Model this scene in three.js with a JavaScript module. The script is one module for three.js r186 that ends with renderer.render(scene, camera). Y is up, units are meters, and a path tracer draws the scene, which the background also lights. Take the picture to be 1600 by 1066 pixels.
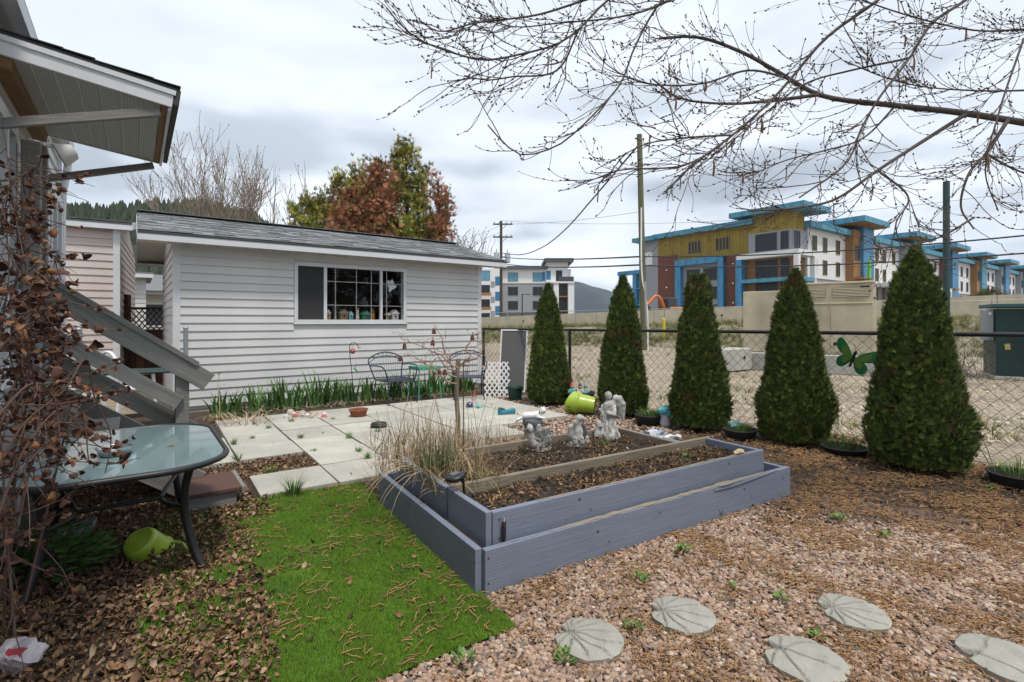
import * as THREE from 'three';
import { mergeGeometries, mergeVertices } from 'three/addons/utils/BufferGeometryUtils.js';
import { RoundedBoxGeometry } from 'three/addons/geometries/RoundedBoxGeometry.js';
import { ImprovedNoise } from 'three/addons/math/ImprovedNoise.js';
import { MarchingCubes } from 'three/addons/objects/MarchingCubes.js';

// ---------- camera (level, 18 mm lens with a little vertical shift) ----------
const scene = new THREE.Scene();
const camera = new THREE.PerspectiveCamera(67.35, 1024 / 682, 0.05, 6000);
camera.position.set(0, 1.4, 0);
camera.setViewOffset(1600, 1066, 0, 31.5, 1600, 1066);
const renderer = new THREE.WebGLRenderer({ antialias: true });
renderer.toneMapping = THREE.LinearToneMapping;
renderer.toneMappingExposure = 1.5;
renderer.shadowMap.enabled = true;

// ---------- sky: high bright overcast with broken darker cloud low down ----------
const NZ = new ImprovedNoise();
const fbm = (x, y, z, o = 5) => { let s = 0, a = 0.5, f = 1; for (let i = 0; i < o; i++) { s += a * NZ.noise(x * f, y * f, z * f); a *= 0.5; f *= 2.03; } return s; };
const clamp = (v, a = 0, b = 1) => Math.min(b, Math.max(a, v));
const sstep = (a, b, x) => { const t = clamp((x - a) / (b - a)); return t * t * (3 - 2 * t); };
const lerp = (a, b, t) => a + (b - a) * t;
{
  const W = 1024, H = 512, d = new Float32Array(W * H * 4);
  for (let j = 0; j < H; j++) for (let i = 0; i < W; i++) {
    const u = (i + 0.5) / W, v = (j + 0.5) / H, th = (u - 0.5) * 2 * Math.PI, la = (v - 0.5) * Math.PI;
    const y = Math.sin(la), c = Math.cos(la), x = c * Math.cos(th), z = c * Math.sin(th);
    const yy = Math.max(y, 0) + 0.11, px = x / yy, pz = z / yy;
    const n1 = fbm(px * 0.55 + 3.1, 1.7, pz * 0.55 + 8.2, 6), n2 = fbm(px * 1.3 + 11, 4.2, pz * 1.3, 6), n3 = fbm(x * 3 + 5, y * 11, z * 3, 6);
    const low = 1 - sstep(0.1, 0.62, y);
    let t = 0.72 + (0.05 + 0.12 * low) * n1 + (0.035 + 0.05 * low) * n2;                    // cloud brightness
    const dark = sstep(0.0, 0.36, n1 * 0.55 + n3 * 0.8 + 0.06) * low;
    t -= dark * 0.34; t += low * sstep(0.02, 0.35, -n3) * 0.12;
    t = clamp(t, 0.30, 0.90);
    const blue = clamp(1 - t) * 0.5;
    const k = (j * W + i) * 4;
    d[k] = t * (0.90 - blue * 0.42); d[k + 1] = t * (0.945 - blue * 0.2); d[k + 2] = t * (1.0 + blue * 0.1); d[k + 3] = 1;
    if (y < 0) { d[k] = 0.2; d[k + 1] = 0.18; d[k + 2] = 0.16; }
  }
  const sky = new THREE.DataTexture(d, W, H, THREE.RGBAFormat, THREE.FloatType);
  sky.mapping = THREE.EquirectangularReflectionMapping; sky.magFilter = THREE.LinearFilter; sky.minFilter = THREE.LinearFilter; sky.needsUpdate = true;
  scene.background = sky; scene.environment = sky;
}
const sun = new THREE.DirectionalLight(new THREE.Color(1.0, 0.955, 0.88), 2.0);
sun.position.set(5, 24, 9); sun.castShadow = true; sun.shadow.radius = 18;
Object.assign(sun.shadow.camera, { left: -30, right: 30, top: 30, bottom: -30, near: 1, far: 80 }); sun.shadow.mapSize.set(2048, 2048);
scene.add(sun, sun.target);

// ---------- helpers ----------
function rng(seed) { let a = seed >>> 0; return () => { a = (a + 0x6D2B79F5) | 0; let t = Math.imul(a ^ (a >>> 15), 1 | a); t = (t + Math.imul(t ^ (t >>> 7), 61 | t)) ^ t; return ((t ^ (t >>> 14)) >>> 0) / 4294967296; }; }
const V = (x, y, z) => new THREE.Vector3(x, y, z);
const HOR = 501.5, F = 800;
const at = (px, py, d) => V((px - 800) / F * d, 1.4 - (py - HOR) / F * d, -d);         // point on the ray of a measured pixel, at a known distance
const gnd = (px, py) => at(px, py, 1.4 * F / (py - HOR));
const CA = 0.805, SA = 0.593, TH = Math.atan2(SA, CA);
const Y = (a, b, y = 0) => V(CA * a - SA * b, y, -(SA * a + CA * b));                  // yard frame: a along the shed front, b towards the shed
const used = {};
function numbered(n) { used[n] = (used[n] || 0) + 1; return used[n] === 1 ? n : n + '_' + String(used[n] - 1).padStart(3, '0'); }
function sh(o) { o.traverse(m => { if (m.isMesh) { m.castShadow = true; m.receiveShadow = true; } }); return o; }
function thing(name, label, category, pos = V(0, 0, 0), turn = 0, group) {
  const o = new THREE.Group(); o.name = numbered(name); o.position.copy(pos); o.rotation.y = turn; o.userData = { label, category };
  if (group) o.userData.group = group; scene.add(o); return o;
}
function part(name, geo, m, parent, label) { const o = new THREE.Mesh(geo, m); o.name = name; parent.add(o); if (label) o.userData.label = label; o.castShadow = o.receiveShadow = true; return o; }
function struct(name, geo, m, label) { const o = new THREE.Mesh(geo, m); o.name = numbered(name); o.userData = { kind: 'structure' }; if (label) o.userData.label = label; scene.add(o); o.castShadow = o.receiveShadow = true; return o; }
function inst(name, geo, m, list, parent, cols) {         // list of Matrix4
  const o = new THREE.InstancedMesh(geo, m, list.length); o.name = name; list.forEach((x, i) => o.setMatrixAt(i, x));
  if (cols) cols.forEach((c, i) => o.setColorAt(i, c)); o.castShadow = o.receiveShadow = true; (parent || scene).add(o); return o;
}
function stuff(o, label, category) { o.userData = { kind: 'stuff' }; if (label) o.userData.label = label; if (category) o.userData.category = category; return o; }
const M4 = (p, e, s) => new THREE.Matrix4().compose(p, new THREE.Quaternion().setFromEuler(e), typeof s === 'number' ? V(s, s, s) : s);
const merge = (a) => mergeGeometries(a.map(g => { const h = g.index ? g.toNonIndexed() : g; for (const k of Object.keys(h.attributes)) if (!['position', 'normal', 'uv', 'color'].includes(k)) h.deleteAttribute(k); return h; }), false);
function muv(g, s = 1) {                                  // uv in metres from the dominant axis of each face
  const h = g.index ? g.toNonIndexed() : g, p = h.attributes.position, uv = new Float32Array(p.count * 2), a = V(), b = V(), c = V(), n = V();
  for (let i = 0; i < p.count; i += 3) {
    a.fromBufferAttribute(p, i); b.fromBufferAttribute(p, i + 1); c.fromBufferAttribute(p, i + 2);
    n.copy(b).sub(a).cross(c.clone().sub(a)); const x = Math.abs(n.x), y = Math.abs(n.y), z = Math.abs(n.z);
    [a, b, c].forEach((q, k) => { const o = (i + k) * 2; if (x >= y && x >= z) { uv[o] = q.z * s; uv[o + 1] = q.y * s; } else if (y >= z) { uv[o] = q.x * s; uv[o + 1] = q.z * s; } else { uv[o] = q.x * s; uv[o + 1] = q.y * s; } });
  }
  h.setAttribute('uv', new THREE.BufferAttribute(uv, 2)); return h;
}
const box = (w, h, d, x = 0, y = 0, z = 0) => muv(new THREE.BoxGeometry(w, h, d).translate(x, y, z));      // centred
const bx0 = (x0, x1, y0, y1, z0, z1) => box(x1 - x0, y1 - y0, z1 - z0, (x0 + x1) / 2, (y0 + y1) / 2, (z0 + z1) / 2);
const rbox = (w, h, d, r = 0.006, x = 0, y = 0, z = 0) => muv(new RoundedBoxGeometry(w, h, d, 1, r).translate(x, y, z));
const cyl = (r0, r1, h, n = 10, x = 0, y = 0, z = 0) => new THREE.CylinderGeometry(r0, r1, h, n).translate(x, y + h / 2, z);
function bar(p, q, w, h = w, up = V(0, 1, 0)) {           // rectangular bar from p to q
  const L = p.distanceTo(q), g = new RoundedBoxGeometry(w, h, L, 1, Math.min(w, h) * 0.08), m = new THREE.Matrix4().lookAt(q, p, up); 
  const guv = muv(g.rotateY(Math.PI / 2)).rotateY(-Math.PI / 2); guv.applyMatrix4(m).translate((p.x + q.x) / 2, (p.y + q.y) / 2, (p.z + q.z) / 2); return guv;
}
function tube(pts, r, seg = 0, rad = 6, taper) {          // r: number or [r0, r1]
  const c = pts.length > 2 ? new THREE.CatmullRomCurve3(pts) : new THREE.LineCurve3(pts[0], pts[1]), n = seg || Math.max(1, (pts.length - 1) * 3);
  const g = new THREE.TubeGeometry(c, n, 1, rad, false), P = g.attributes.position, N = g.attributes.normal, q = V();
  for (let i = 0; i <= n; i++) { c.getPointAt(i / n, q); const R = Array.isArray(r) ? lerp(r[0], r[1], i / n) : r; for (let j = 0; j <= rad; j++) { const k = i * (rad + 1) + j; P.setXYZ(k, q.x + N.getX(k) * R, q.y + N.getY(k) * R, q.z + N.getZ(k) * R); } }
  return g;
}
const lathe = (pts, n = 20) => new THREE.LatheGeometry(pts.map(p => new THREE.Vector2(p[0], p[1])), n);
function jitter(g, amp, fr, seed = 0) { const p = g.attributes.position; for (let i = 0; i < p.count; i++) { const x = p.getX(i), y = p.getY(i), z = p.getZ(i); p.setXYZ(i, x + amp * NZ.noise(x * fr + seed, y * fr, z * fr), y + amp * NZ.noise(x * fr, y * fr + 7.3 + seed, z * fr), z + amp * NZ.noise(x * fr, y * fr, z * fr + 3.9 + seed)); } g.computeVertexNormals(); return g; }
function tint(g, c) { const n = g.attributes.position.count, a = new Float32Array(n * 3); for (let i = 0; i < n; i++) a.set([c.r, c.g, c.b], i * 3); g.setAttribute('color', new THREE.BufferAttribute(a, 3)); return g; }
const rgb = (r, g, b) => new THREE.Color().setRGB(r, g, b);
// blobby solid from tapered capsules and balls (distance field, smooth union)
function blob(parts, cell, k = 0.02, colour) {
  let lo = V(1e9, 1e9, 1e9), hi = V(-1e9, -1e9, -1e9);
  for (const s of parts) for (const q of [[s[0], s[3]], [s[1], s[4]]]) { const [x, y, z] = q[0], r = q[1] * 1.3 + 2 * cell; lo.min(V(x - r, y - r, z - r)); hi.max(V(x + r, y + r, z + r)); }
  const size = Math.max(hi.x - lo.x, hi.y - lo.y, hi.z - lo.z), n = Math.min(78, Math.ceil(size / cell) + 4), cs = size / (n - 4);
  const mc = new MarchingCubes(n, new THREE.MeshStandardMaterial(), false, false, 400000); mc.isolation = 0;
  const c = V((lo.x + hi.x) / 2, (lo.y + hi.y) / 2, (lo.z + hi.z) / 2), h = n / 2;
  for (let z = 0; z < n; z++) for (let y = 0; y < n; y++) for (let x = 0; x < n; x++) {
    const X = c.x + (x - h) * cs, Yy = c.y + (y - h) * cs, Z = c.z + (z - h) * cs; let D = 1e9;
    for (const s of parts) {
      const [ax, ay, az] = s[0], [bx, by, bz] = s[1], ux = bx - ax, uy = by - ay, uz = bz - az, L = ux * ux + uy * uy + uz * uz;
      const t = L ? clamp(((X - ax) * ux + (Yy - ay) * uy + (Z - az) * uz) / L) : 0;
      const dd = Math.hypot(X - ax - ux * t, Yy - ay - uy * t, Z - az - uz * t) - lerp(s[3], s[4], t), hh = clamp(0.5 + 0.5 * (D - dd) / k);
      D = D > 1e8 ? dd : lerp(D, dd, hh) - k * hh * (1 - hh);
    }
    mc.setCell(x, y, z, -D);
  }
  mc.update(); const g = new THREE.BufferGeometry(), m = mc.count;
  const P = mc.positionArray.slice(0, m * 3); for (let i = 0; i < m; i++) { P[i * 3] = P[i * 3] * h * cs + c.x; P[i * 3 + 1] = P[i * 3 + 1] * h * cs + c.y; P[i * 3 + 2] = P[i * 3 + 2] * h * cs + c.z; }
  g.setAttribute('position', new THREE.BufferAttribute(P, 3)); g.setAttribute('normal', new THREE.BufferAttribute(mc.normalArray.slice(0, m * 3), 3)); g.setAttribute('uv', new THREE.BufferAttribute(new Float32Array(m * 2), 2));
  if (colour) { const C = new Float32Array(m * 3); for (let i = 0; i < m; i++) { const q = colour(P[i * 3], P[i * 3 + 1], P[i * 3 + 2]); C[i * 3] = q.r; C[i * 3 + 1] = q.g; C[i * 3 + 2] = q.b; } g.setAttribute('color', new THREE.BufferAttribute(C, 3)); }
  return g;
}
const S = (a, b, r0, r1 = r0) => [a, b, 0, r0, r1];      // capsule for blob()

// ---------- textures ----------
function tex(n, fn, srgb = true, m = n) { const d = new Uint8Array(n * m * 4); for (let j = 0; j < m; j++) for (let i = 0; i < n; i++) { const c = fn(i / n, j / m), k = (j * n + i) * 4; for (let q = 0; q < 3; q++) d[k + q] = clamp(Array.isArray(c) ? c[q] : c) * 255; d[k + 3] = 255; }
  const t = new THREE.DataTexture(d, n, m); t.wrapS = t.wrapT = THREE.RepeatWrapping; t.magFilter = THREE.LinearFilter; t.minFilter = THREE.LinearMipmapLinearFilter; t.generateMipmaps = true; if (srgb) t.colorSpace = THREE.SRGBColorSpace; t.needsUpdate = true; return t; }
const pn = (u, v, f, s = 0) => { // tileable noise
  const a = u * 2 * Math.PI, b = v * 2 * Math.PI, r = f / 6.283; return NZ.noise(Math.cos(a) * r + s, Math.sin(a) * r + 3 * s, Math.cos(b) * r + 5 * s) * 0.6 + NZ.noise(Math.sin(b) * r + s, Math.cos(a) * r * 0.9 - s, Math.sin(a) * r + 2 * s) * 0.6; };
const pf = (u, v, f, s, o = 4) => { let r = 0, a = 0.55; for (let i = 0; i < o; i++) { r += a * pn(u, v, f * (1 << i), s + i * 3.7); a *= 0.55; } return r; };
const rep = (t, x, y = x) => { const c = t.clone(); c.repeat.set(x, y); c.needsUpdate = true; return c; };
const T = {
  mottle: tex(512, (u, v) => 0.86 + 0.26 * pf(u, v, 4, 1.3, 6)),
  faint: tex(512, (u, v) => 0.95 + 0.07 * pf(u, v, 5, 4.3, 6)),
  grain: tex(512, (u, v) => { const w = pn(u, v, 3, 2.2) * 0.05, g = NZ.noise((v + w) * 60, u * 2, 1) * 0.16 + NZ.noise((v + w) * 170, u * 4, 5) * 0.16 + NZ.noise(v * 21, u * 1.3, 9) * 0.14; return 0.88 + g * 0.55 + 0.06 * pf(u, v, 8, 4); }),
  concrete: tex(512, (u, v) => { const k = 0.86 + 0.17 * pf(u, v, 3, 7.1, 7), s = pn(u, v, 90, 3) > 0.42 ? -0.12 : 0; return [k + s, k + s, (k + s) * 0.985]; }),
  paint: tex(1024, (u, v) => { const g = 0.95 + 0.05 * NZ.noise(v * 70, u * 3, 2) + 0.05 * pf(u, v, 6, 3, 5), c = pn(u, v, 34, 5) * (0.6 + pn(u, v, 5, 8)); return c > 0.52 ? [0.72, 0.62, 0.5] : c > 0.5 ? [0.85, 0.83, 0.8] : NZ.noise(v * 190, u * 5, 4) > 0.62 ? g * 0.72 : g; }),
  speck: tex(512, (u, v) => 0.8 + 0.5 * pf(u, v, 40, 2.5, 4)),
  bump: tex(512, (u, v) => 0.5 + 0.5 * pf(u, v, 14, 6.1, 6), false),
  grainB: tex(512, (u, v) => 0.5 + 0.3 * NZ.noise(v * 80, u * 3, 2) + 0.3 * NZ.noise(v * 200, u * 5, 7), false),
};
const mat = (c, rough = 0.8, o = {}) => new THREE.MeshStandardMaterial({ color: Array.isArray(c) ? rgb(...c) : c, roughness: rough, metalness: 0, ...o });
const phys = (c, o = {}) => new THREE.MeshPhysicalMaterial({ color: Array.isArray(c) ? rgb(...c) : c, ...o });
const VC = (rough = 0.85, o = {}) => new THREE.MeshStandardMaterial({ color: 0xffffff, vertexColors: true, roughness: rough, ...o });
const M = {
  whiteVinyl: mat([0.64, 0.635, 0.625], 0.5, { map: rep(T.faint, 0.3, 0.3) }),
  whiteTrim: mat([0.68, 0.69, 0.71], 0.5, { map: rep(T.faint, 0.6) }),
  soffit: mat([0.52, 0.51, 0.47], 0.6), 
  pinkVinyl: mat([0.60, 0.51, 0.48], 0.6, { map: rep(T.faint, 0.3) }),
  greyWood: mat([0.27, 0.26, 0.245], 0.85, { map: T.grain, bumpMap: T.grainB, bumpScale: 0.002 }),
  rawWood: mat([0.36, 0.27, 0.17], 0.85, { map: T.grain, bumpMap: T.grainB, bumpScale: 0.002 }),
  brownWood: mat([0.11, 0.055, 0.035], 0.85, { map: T.grain, bumpMap: T.grainB, bumpScale: 0.002 }),
  bluePaint: mat([0.205, 0.235, 0.305], 0.6, { map: rep(T.paint, 0.7, 0.9), bumpMap: rep(T.grainB, 1, 2), bumpScale: 0.0016 }),
  worn: mat([0.33, 0.27, 0.20], 0.9, { map: T.grain, bumpMap: T.grainB, bumpScale: 0.003 }),
  black: mat([0.018, 0.018, 0.02], 0.45), blackMatte: mat([0.02, 0.02, 0.021], 0.8),
  steel: mat([0.55, 0.55, 0.55], 0.3, { metalness: 1 }), galv: mat([0.34, 0.36, 0.38], 0.5, { metalness: 0.6 }),
  concrete: mat([0.50, 0.49, 0.46], 0.92, { map: rep(T.concrete, 0.8), bumpMap: rep(T.bump, 1.5), bumpScale: 0.004 }),
  glass: phys([1, 1, 1], { roughness: 0.02, transmission: 1, thickness: 0, ior: 1.5 }),
  lime: phys([0.34, 0.46, 0.045], { roughness: 0.38, clearcoat: 0.2 }),
  darkGreen: mat([0.008, 0.045, 0.035], 0.5), white: mat([0.74, 0.74, 0.74], 0.5),
  terracotta: mat([0.36, 0.115, 0.055], 0.8, { map: T.mottle }),
  soil: mat([0.06, 0.042, 0.03], 1, { map: rep(T.speck, 2), bumpMap: rep(T.bump, 2), bumpScale: 0.03 }),
  bark: mat([0.12, 0.095, 0.08], 0.9, { map: rep(T.mottle, 3), bumpMap: rep(T.bump, 3), bumpScale: 0.006 }),
  twig: mat([0.105, 0.07, 0.062], 0.8), rust: mat([0.17, 0.05, 0.03], 0.85, { map: T.mottle }),
};
// ================= setting: ground =================
const WQ = (X, d) => (X + 2.2) * 0.49 + (d - 45) * 0.87, WT = (X, d) => (X + 2.2) * 0.87 - (d - 45) * 0.49;      // distance past / along the far concrete wall
function groundH(X, d) {
  const q = WQ(X, d), top = 0.75 + 0.85 * clamp(WT(X, d) / 34, -0.3, 1.6);
  let h = -0.03 + (top + 0.03) * sstep(-13, -1.5, q);
  if (X < -9) h = lerp(h, 0, sstep(-9, -14, X));
  if (d > 8) h += 0.05 * fbm(X * 0.5, 3, d * 0.5, 4) * sstep(11, 16, d);
  return h;
}
{
  const N = 180, k = 7, P = [], C = [], I = [], f = t => 2600 * Math.sinh(k * t) / Math.sinh(k);
  for (let j = 0; j <= N; j++) for (let i = 0; i <= N; i++) {
    const X = 5 + f(i / N * 2 - 1), d = 8 + f(j / N * 2 - 1); P.push(X, groundH(X, d), -d);
    const q = WQ(X, d), g = sstep(-12, -6, q) * sstep(2, -2, q) * clamp(0.55 + 1.6 * fbm(X * 0.35, 9, d * 0.35, 4)), m = 0.92 + 0.55 * fbm(X * 0.8, 2, d * 0.8, 5) + 0.3 * fbm(X * 0.15, 5, d * 0.15, 3);
    const c = rgb(0.46 * m, 0.375 * m, 0.27 * m).lerp(rgb(0.17, 0.17, 0.075), g * 0.85); C.push(c.r, c.g, c.b);
  }
  for (let j = 0; j < N; j++) for (let i = 0; i < N; i++) { const a = j * (N + 1) + i; I.push(a, a + 1, a + N + 1, a + 1, a + N + 2, a + N + 1); }
  const g = new THREE.BufferGeometry(); g.setAttribute('position', new THREE.Float32BufferAttribute(P, 3)); g.setAttribute('color', new THREE.Float32BufferAttribute(C, 3));
  const uv = []; for (let i = 0; i < P.length; i += 3) uv.push(P[i] * 0.5, P[i + 2] * 0.5); g.setAttribute('uv', new THREE.Float32BufferAttribute(uv, 2)); g.setIndex(I); g.computeVertexNormals();
  struct('ground', g, VC(0.95, { map: T.speck, bumpMap: T.bump, bumpScale: 0.04 }), 'sandy gravel lot beyond the chain-link fence');
}
const PO = [-0.146, 2.596], PE = [0.845, 0.534], PK = [-0.534, 0.845], PTH = Math.atan2(PE[1], PE[0]);
const PL = (e, k, y = 0) => V(PO[0] + PE[0] * e + PK[0] * k, y, -(PO[1] + PE[1] * e + PK[1] * k));           // planter frame: e along its front, k towards the shed
const toP = (X, d) => [(X - PO[0]) * PE[0] + (d - PO[1]) * PE[1], (X - PO[0]) * PK[0] + (d - PO[1]) * PK[1]];
function sheet(name, pts, y, m, label) { const s = new THREE.Shape(pts.map(p => new THREE.Vector2(p.x, p.z))); const g = new THREE.ShapeGeometry(s).rotateX(Math.PI / 2); const P = g.attributes.position; const ix = g.index.array; for (let i = 0; i < ix.length; i += 3) { const t = ix[i]; ix[i] = ix[i + 1]; ix[i + 1] = t; } for (let i = 0; i < P.count; i++) P.setY(i, y); g.computeVertexNormals(); return struct(name, muv(g), m, label); }
sheet('yard_ground', [Y(-4, -4), Y(6.75, -4), Y(6.35, 9.6), Y(-4, 9.6)], 0, mat([0.105, 0.07, 0.045], 1, { map: rep(T.speck, 2.2), bumpMap: rep(T.bump, 2.5), bumpScale: 0.03 }), 'brown mulch ground of the fenced yard');
const inGravel = (X, d) => {
  const [e, k] = toP(X, d); if (e < 0.0 && k > -0.34) return 0; if (e < 0 && k > -0.3 - 0 * e) return 0;
  if (e > -0.02 && e < 2.84 && k > -0.01 && k < 1.65) return 0;
  const n = 0.22 * fbm(X * 1.6, 4, d * 1.6, 4);
  const front = sstep(0.25, -0.25, d - (4.35 - 0.36 * X) + n * 3), b = -SA * X * -1 * 0 + (0.805 * d - 0.593 * X);
  const back = (k > 1.75 && X > -0.3 && b < 8.6) ? sstep(1.2, 0.5, X - 1.1 + 2 * n) * 0.75 : 0;
  return clamp(Math.max(k < 0.3 ? front : (e > 2.84 ? front : 0), back));
};
sheet('gravel_bed', [PL(-2, -0.34), PL(0, -0.34), PL(0, 0.03), PL(2.78, 0.03), PL(2.78, 0.5), V(4.2, 0, -3.0), V(4.2, 0, 0.5), V(-2, 0, 0.5)], 0.004, mat([0.24, 0.165, 0.125], 1, { map: rep(T.speck, 3), bumpMap: rep(T.bump, 4), bumpScale: 0.02 }), 'bed of pinkish crushed stone');
const up = V(0, 1, 0);
function stoneGeo(seed) { const g = new THREE.IcosahedronGeometry(1, 0), p = g.attributes.position; const key = {}; for (let i = 0; i < p.count; i++) { const id = [p.getX(i), p.getY(i), p.getZ(i)].map(v => v.toFixed(3)).join(); const r = rng(seed * 991 + [...id].reduce((a, c) => a * 31 + c.charCodeAt(0) | 0, 7)); const s = key[id] ??= [0.75 + 0.5 * r(), 0.75 + 0.5 * r(), 0.75 + 0.5 * r()]; p.setXYZ(i, p.getX(i) * s[0] * 1.15, p.getY(i) * s[1] * 0.72, p.getZ(i) * s[2]); } g.computeVertexNormals(); return g; }
{
  const R = rng(11), cols = [[0.40, 0.265, 0.195], [0.34, 0.235, 0.18], [0.46, 0.355, 0.27], [0.29, 0.19, 0.14], [0.22, 0.18, 0.155], [0.42, 0.30, 0.19], [0.13, 0.105, 0.095], [0.54, 0.46, 0.37]];
  const L = [[], [], []], C = [[], [], []];
  const put = (X, d, s, y) => { const i = R() * 3 | 0; L[i].push(M4(V(X, y, -d), new THREE.Euler(R() * 0.8 - 0.4, R() * 6.28, R() * 0.8 - 0.4), s)); const c = cols[Math.min(7, Math.floor(R() * R() * 9.5))], m = 0.72 + 0.4 * R(); C[i].push(rgb(c[0] * m, c[1] * m, c[2] * m)); };
  for (let n = 0; n < 105000; n++) { const d = 1.5 + 3.4 * Math.pow(R(), 1.15), X = -0.75 + R() * 5; if (Math.abs(X) > d * 1.12 + 0.1 || R() > inGravel(X, d)) continue; put(X, d, 0.005 + 0.009 * R() + (R() < 0.08 ? 0.006 * R() : 0), 0.006 + 0.011 * R()); }
  for (let n = 0; n < 14000; n++) { const d = 4.9 + 4.6 * R(), X = -1 + R() * 3.6; const [e, k] = toP(X, d); if (k < 1.7 || R() > inGravel(X, d)) continue; put(X, d, 0.011 + 0.011 * R(), 0.009); }
  L.forEach((l, i) => stuff(inst(numbered('gravel'), stoneGeo(i + 1), mat([1, 1, 1], 0.9), l, scene, C[i]), 'pinkish crushed stone gravel covering the path', 'gravel'));
}
// ================= patio of square concrete slabs =================
{
  const patio = new THREE.Group(); patio.name = 'patio'; patio.userData = { kind: 'structure', label: 'patio of pale square concrete pavers with weedy joints' }; scene.add(patio);
  const th = 34.9 * Math.PI / 180, R = rng(5); patio.position.set(-1.46, 0, -4.323); patio.rotation.y = th;
  const skip = new Set(['-1,1', '-2,0', '-2,1', '-2,4', '-2,5', '4,0', '4,1', '3,0', '5,0', '5,1']), ms = [0, 1, 2, 3].map(i => { const k = [1, 0.93, 1.05, 0.88][i]; const m = M.concrete.clone(); m.color = rgb(0.60 * k, 0.575 * k, 0.515 * k); m.map = rep(T.concrete, 0.6 + i * 0.13); m.map.offset.set(i * 0.31, i * 0.17); return m; });
  for (let c = -2; c <= 5; c++) for (let r = 0; r < 6; r++) { if (skip.has(c + ',' + r)) continue;
    const g = rbox(0.594, 0.05, 0.594, 0.007); const o = part('paver', g, ms[R() * 4 | 0], patio); o.position.set(c * 0.61 + 0.305, 0.012 + 0.008 * R(), -(r * 0.61 + 0.305)); o.rotation.set((R() - 0.5) * 0.012, (R() - 0.5) * 0.012, (R() - 0.5) * 0.012); }
}
// ================= artificial turf =================
const turfH = (e, k) => 0.010 + 0.022 * Math.max(0, fbm(e * 1.2 + 4, 1, k * 3.4, 3) * 1.6) * sstep(0, -0.5, e) + 0.045 * Math.max(0, 1 - Math.abs(k - 0.62 - 0.18 * (e + 1)) / 0.09) * sstep(-0.55, -0.9, e) + 0.035 * Math.max(0, 1 - Math.abs(k - 0.95 - 0.3 * (e + 1)) / 0.08) * sstep(-0.5, -0.95, e);
{
  const e0 = -1.45, e1 = -0.005, k0 = -0.32, k1 = 2.14, n = 90, m = 110, P = [], I = [];
  for (let j = 0; j <= m; j++) for (let i = 0; i <= n; i++) { const e = lerp(e0, e1, i / n) + (j === 0 ? 0 : 0), k = lerp(k0, k1, j / m); const q = PL(e, k, turfH(e, k)); P.push(q.x, q.y, q.z); }
  for (let j = 0; j < m; j++) for (let i = 0; i < n; i++) { const a = j * (n + 1) + i; I.push(a, a + 1, a + n + 1, a + 1, a + n + 2, a + n + 1); }
  const g = new THREE.BufferGeometry(); g.setAttribute('position', new THREE.Float32BufferAttribute(P, 3)); g.setIndex(I); g.computeVertexNormals();
  const t = thing('turf_mat', 'bright green artificial turf mat with folds beside the raised bed', 'turf mat');
  part('backing', muv(g), mat([0.03, 0.09, 0.012], 1), t);
  const blades = []; const R = rng(3); for (let i = 0; i < 9; i++) { const a = R() * 6.28, h = 0.012 + 0.010 * R(), w = 0.0013, l = 0.008 * R(), x = (R() - 0.5) * 0.016, z = (R() - 0.5) * 0.016; const b = new THREE.BufferGeometry(); b.setAttribute('position', new THREE.Float32BufferAttribute([x - w * Math.cos(a), 0, z - w * Math.sin(a), x + w * Math.cos(a), 0, z + w * Math.sin(a), x - l * Math.sin(a), h, z + l * Math.cos(a)], 3)); b.computeVertexNormals(); blades.push(b); }
  const bg = merge(blades), L = [], C = [];
  for (let i = 0; i < 44000; i++) { const e = lerp(e0, e1, R()), k = lerp(k0, k1, Math.pow(R(), 1.25)); const p = PL(e, k, turfH(e, k)); const y = 0.85 + 0.35 * R(), s = 0.75 + 0.5 * R(), br = 0.8 + 0.5 * clamp(0.5 + fbm(e * 5, 2, k * 5, 3)); L.push(M4(p, new THREE.Euler(0.25 * (R() - 0.5), R() * 6.28, 0.25 * (R() - 0.5)), V(s, y, s))); const v = R(); C.push(rgb((0.125 + 0.06 * v) * br, (0.24 + 0.07 * v) * br, 0.026 * br)); }
  stuff(inst('turf_pile', bg, mat([1, 1, 1], 0.7, { side: THREE.DoubleSide }), L, t, C));
}
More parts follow.
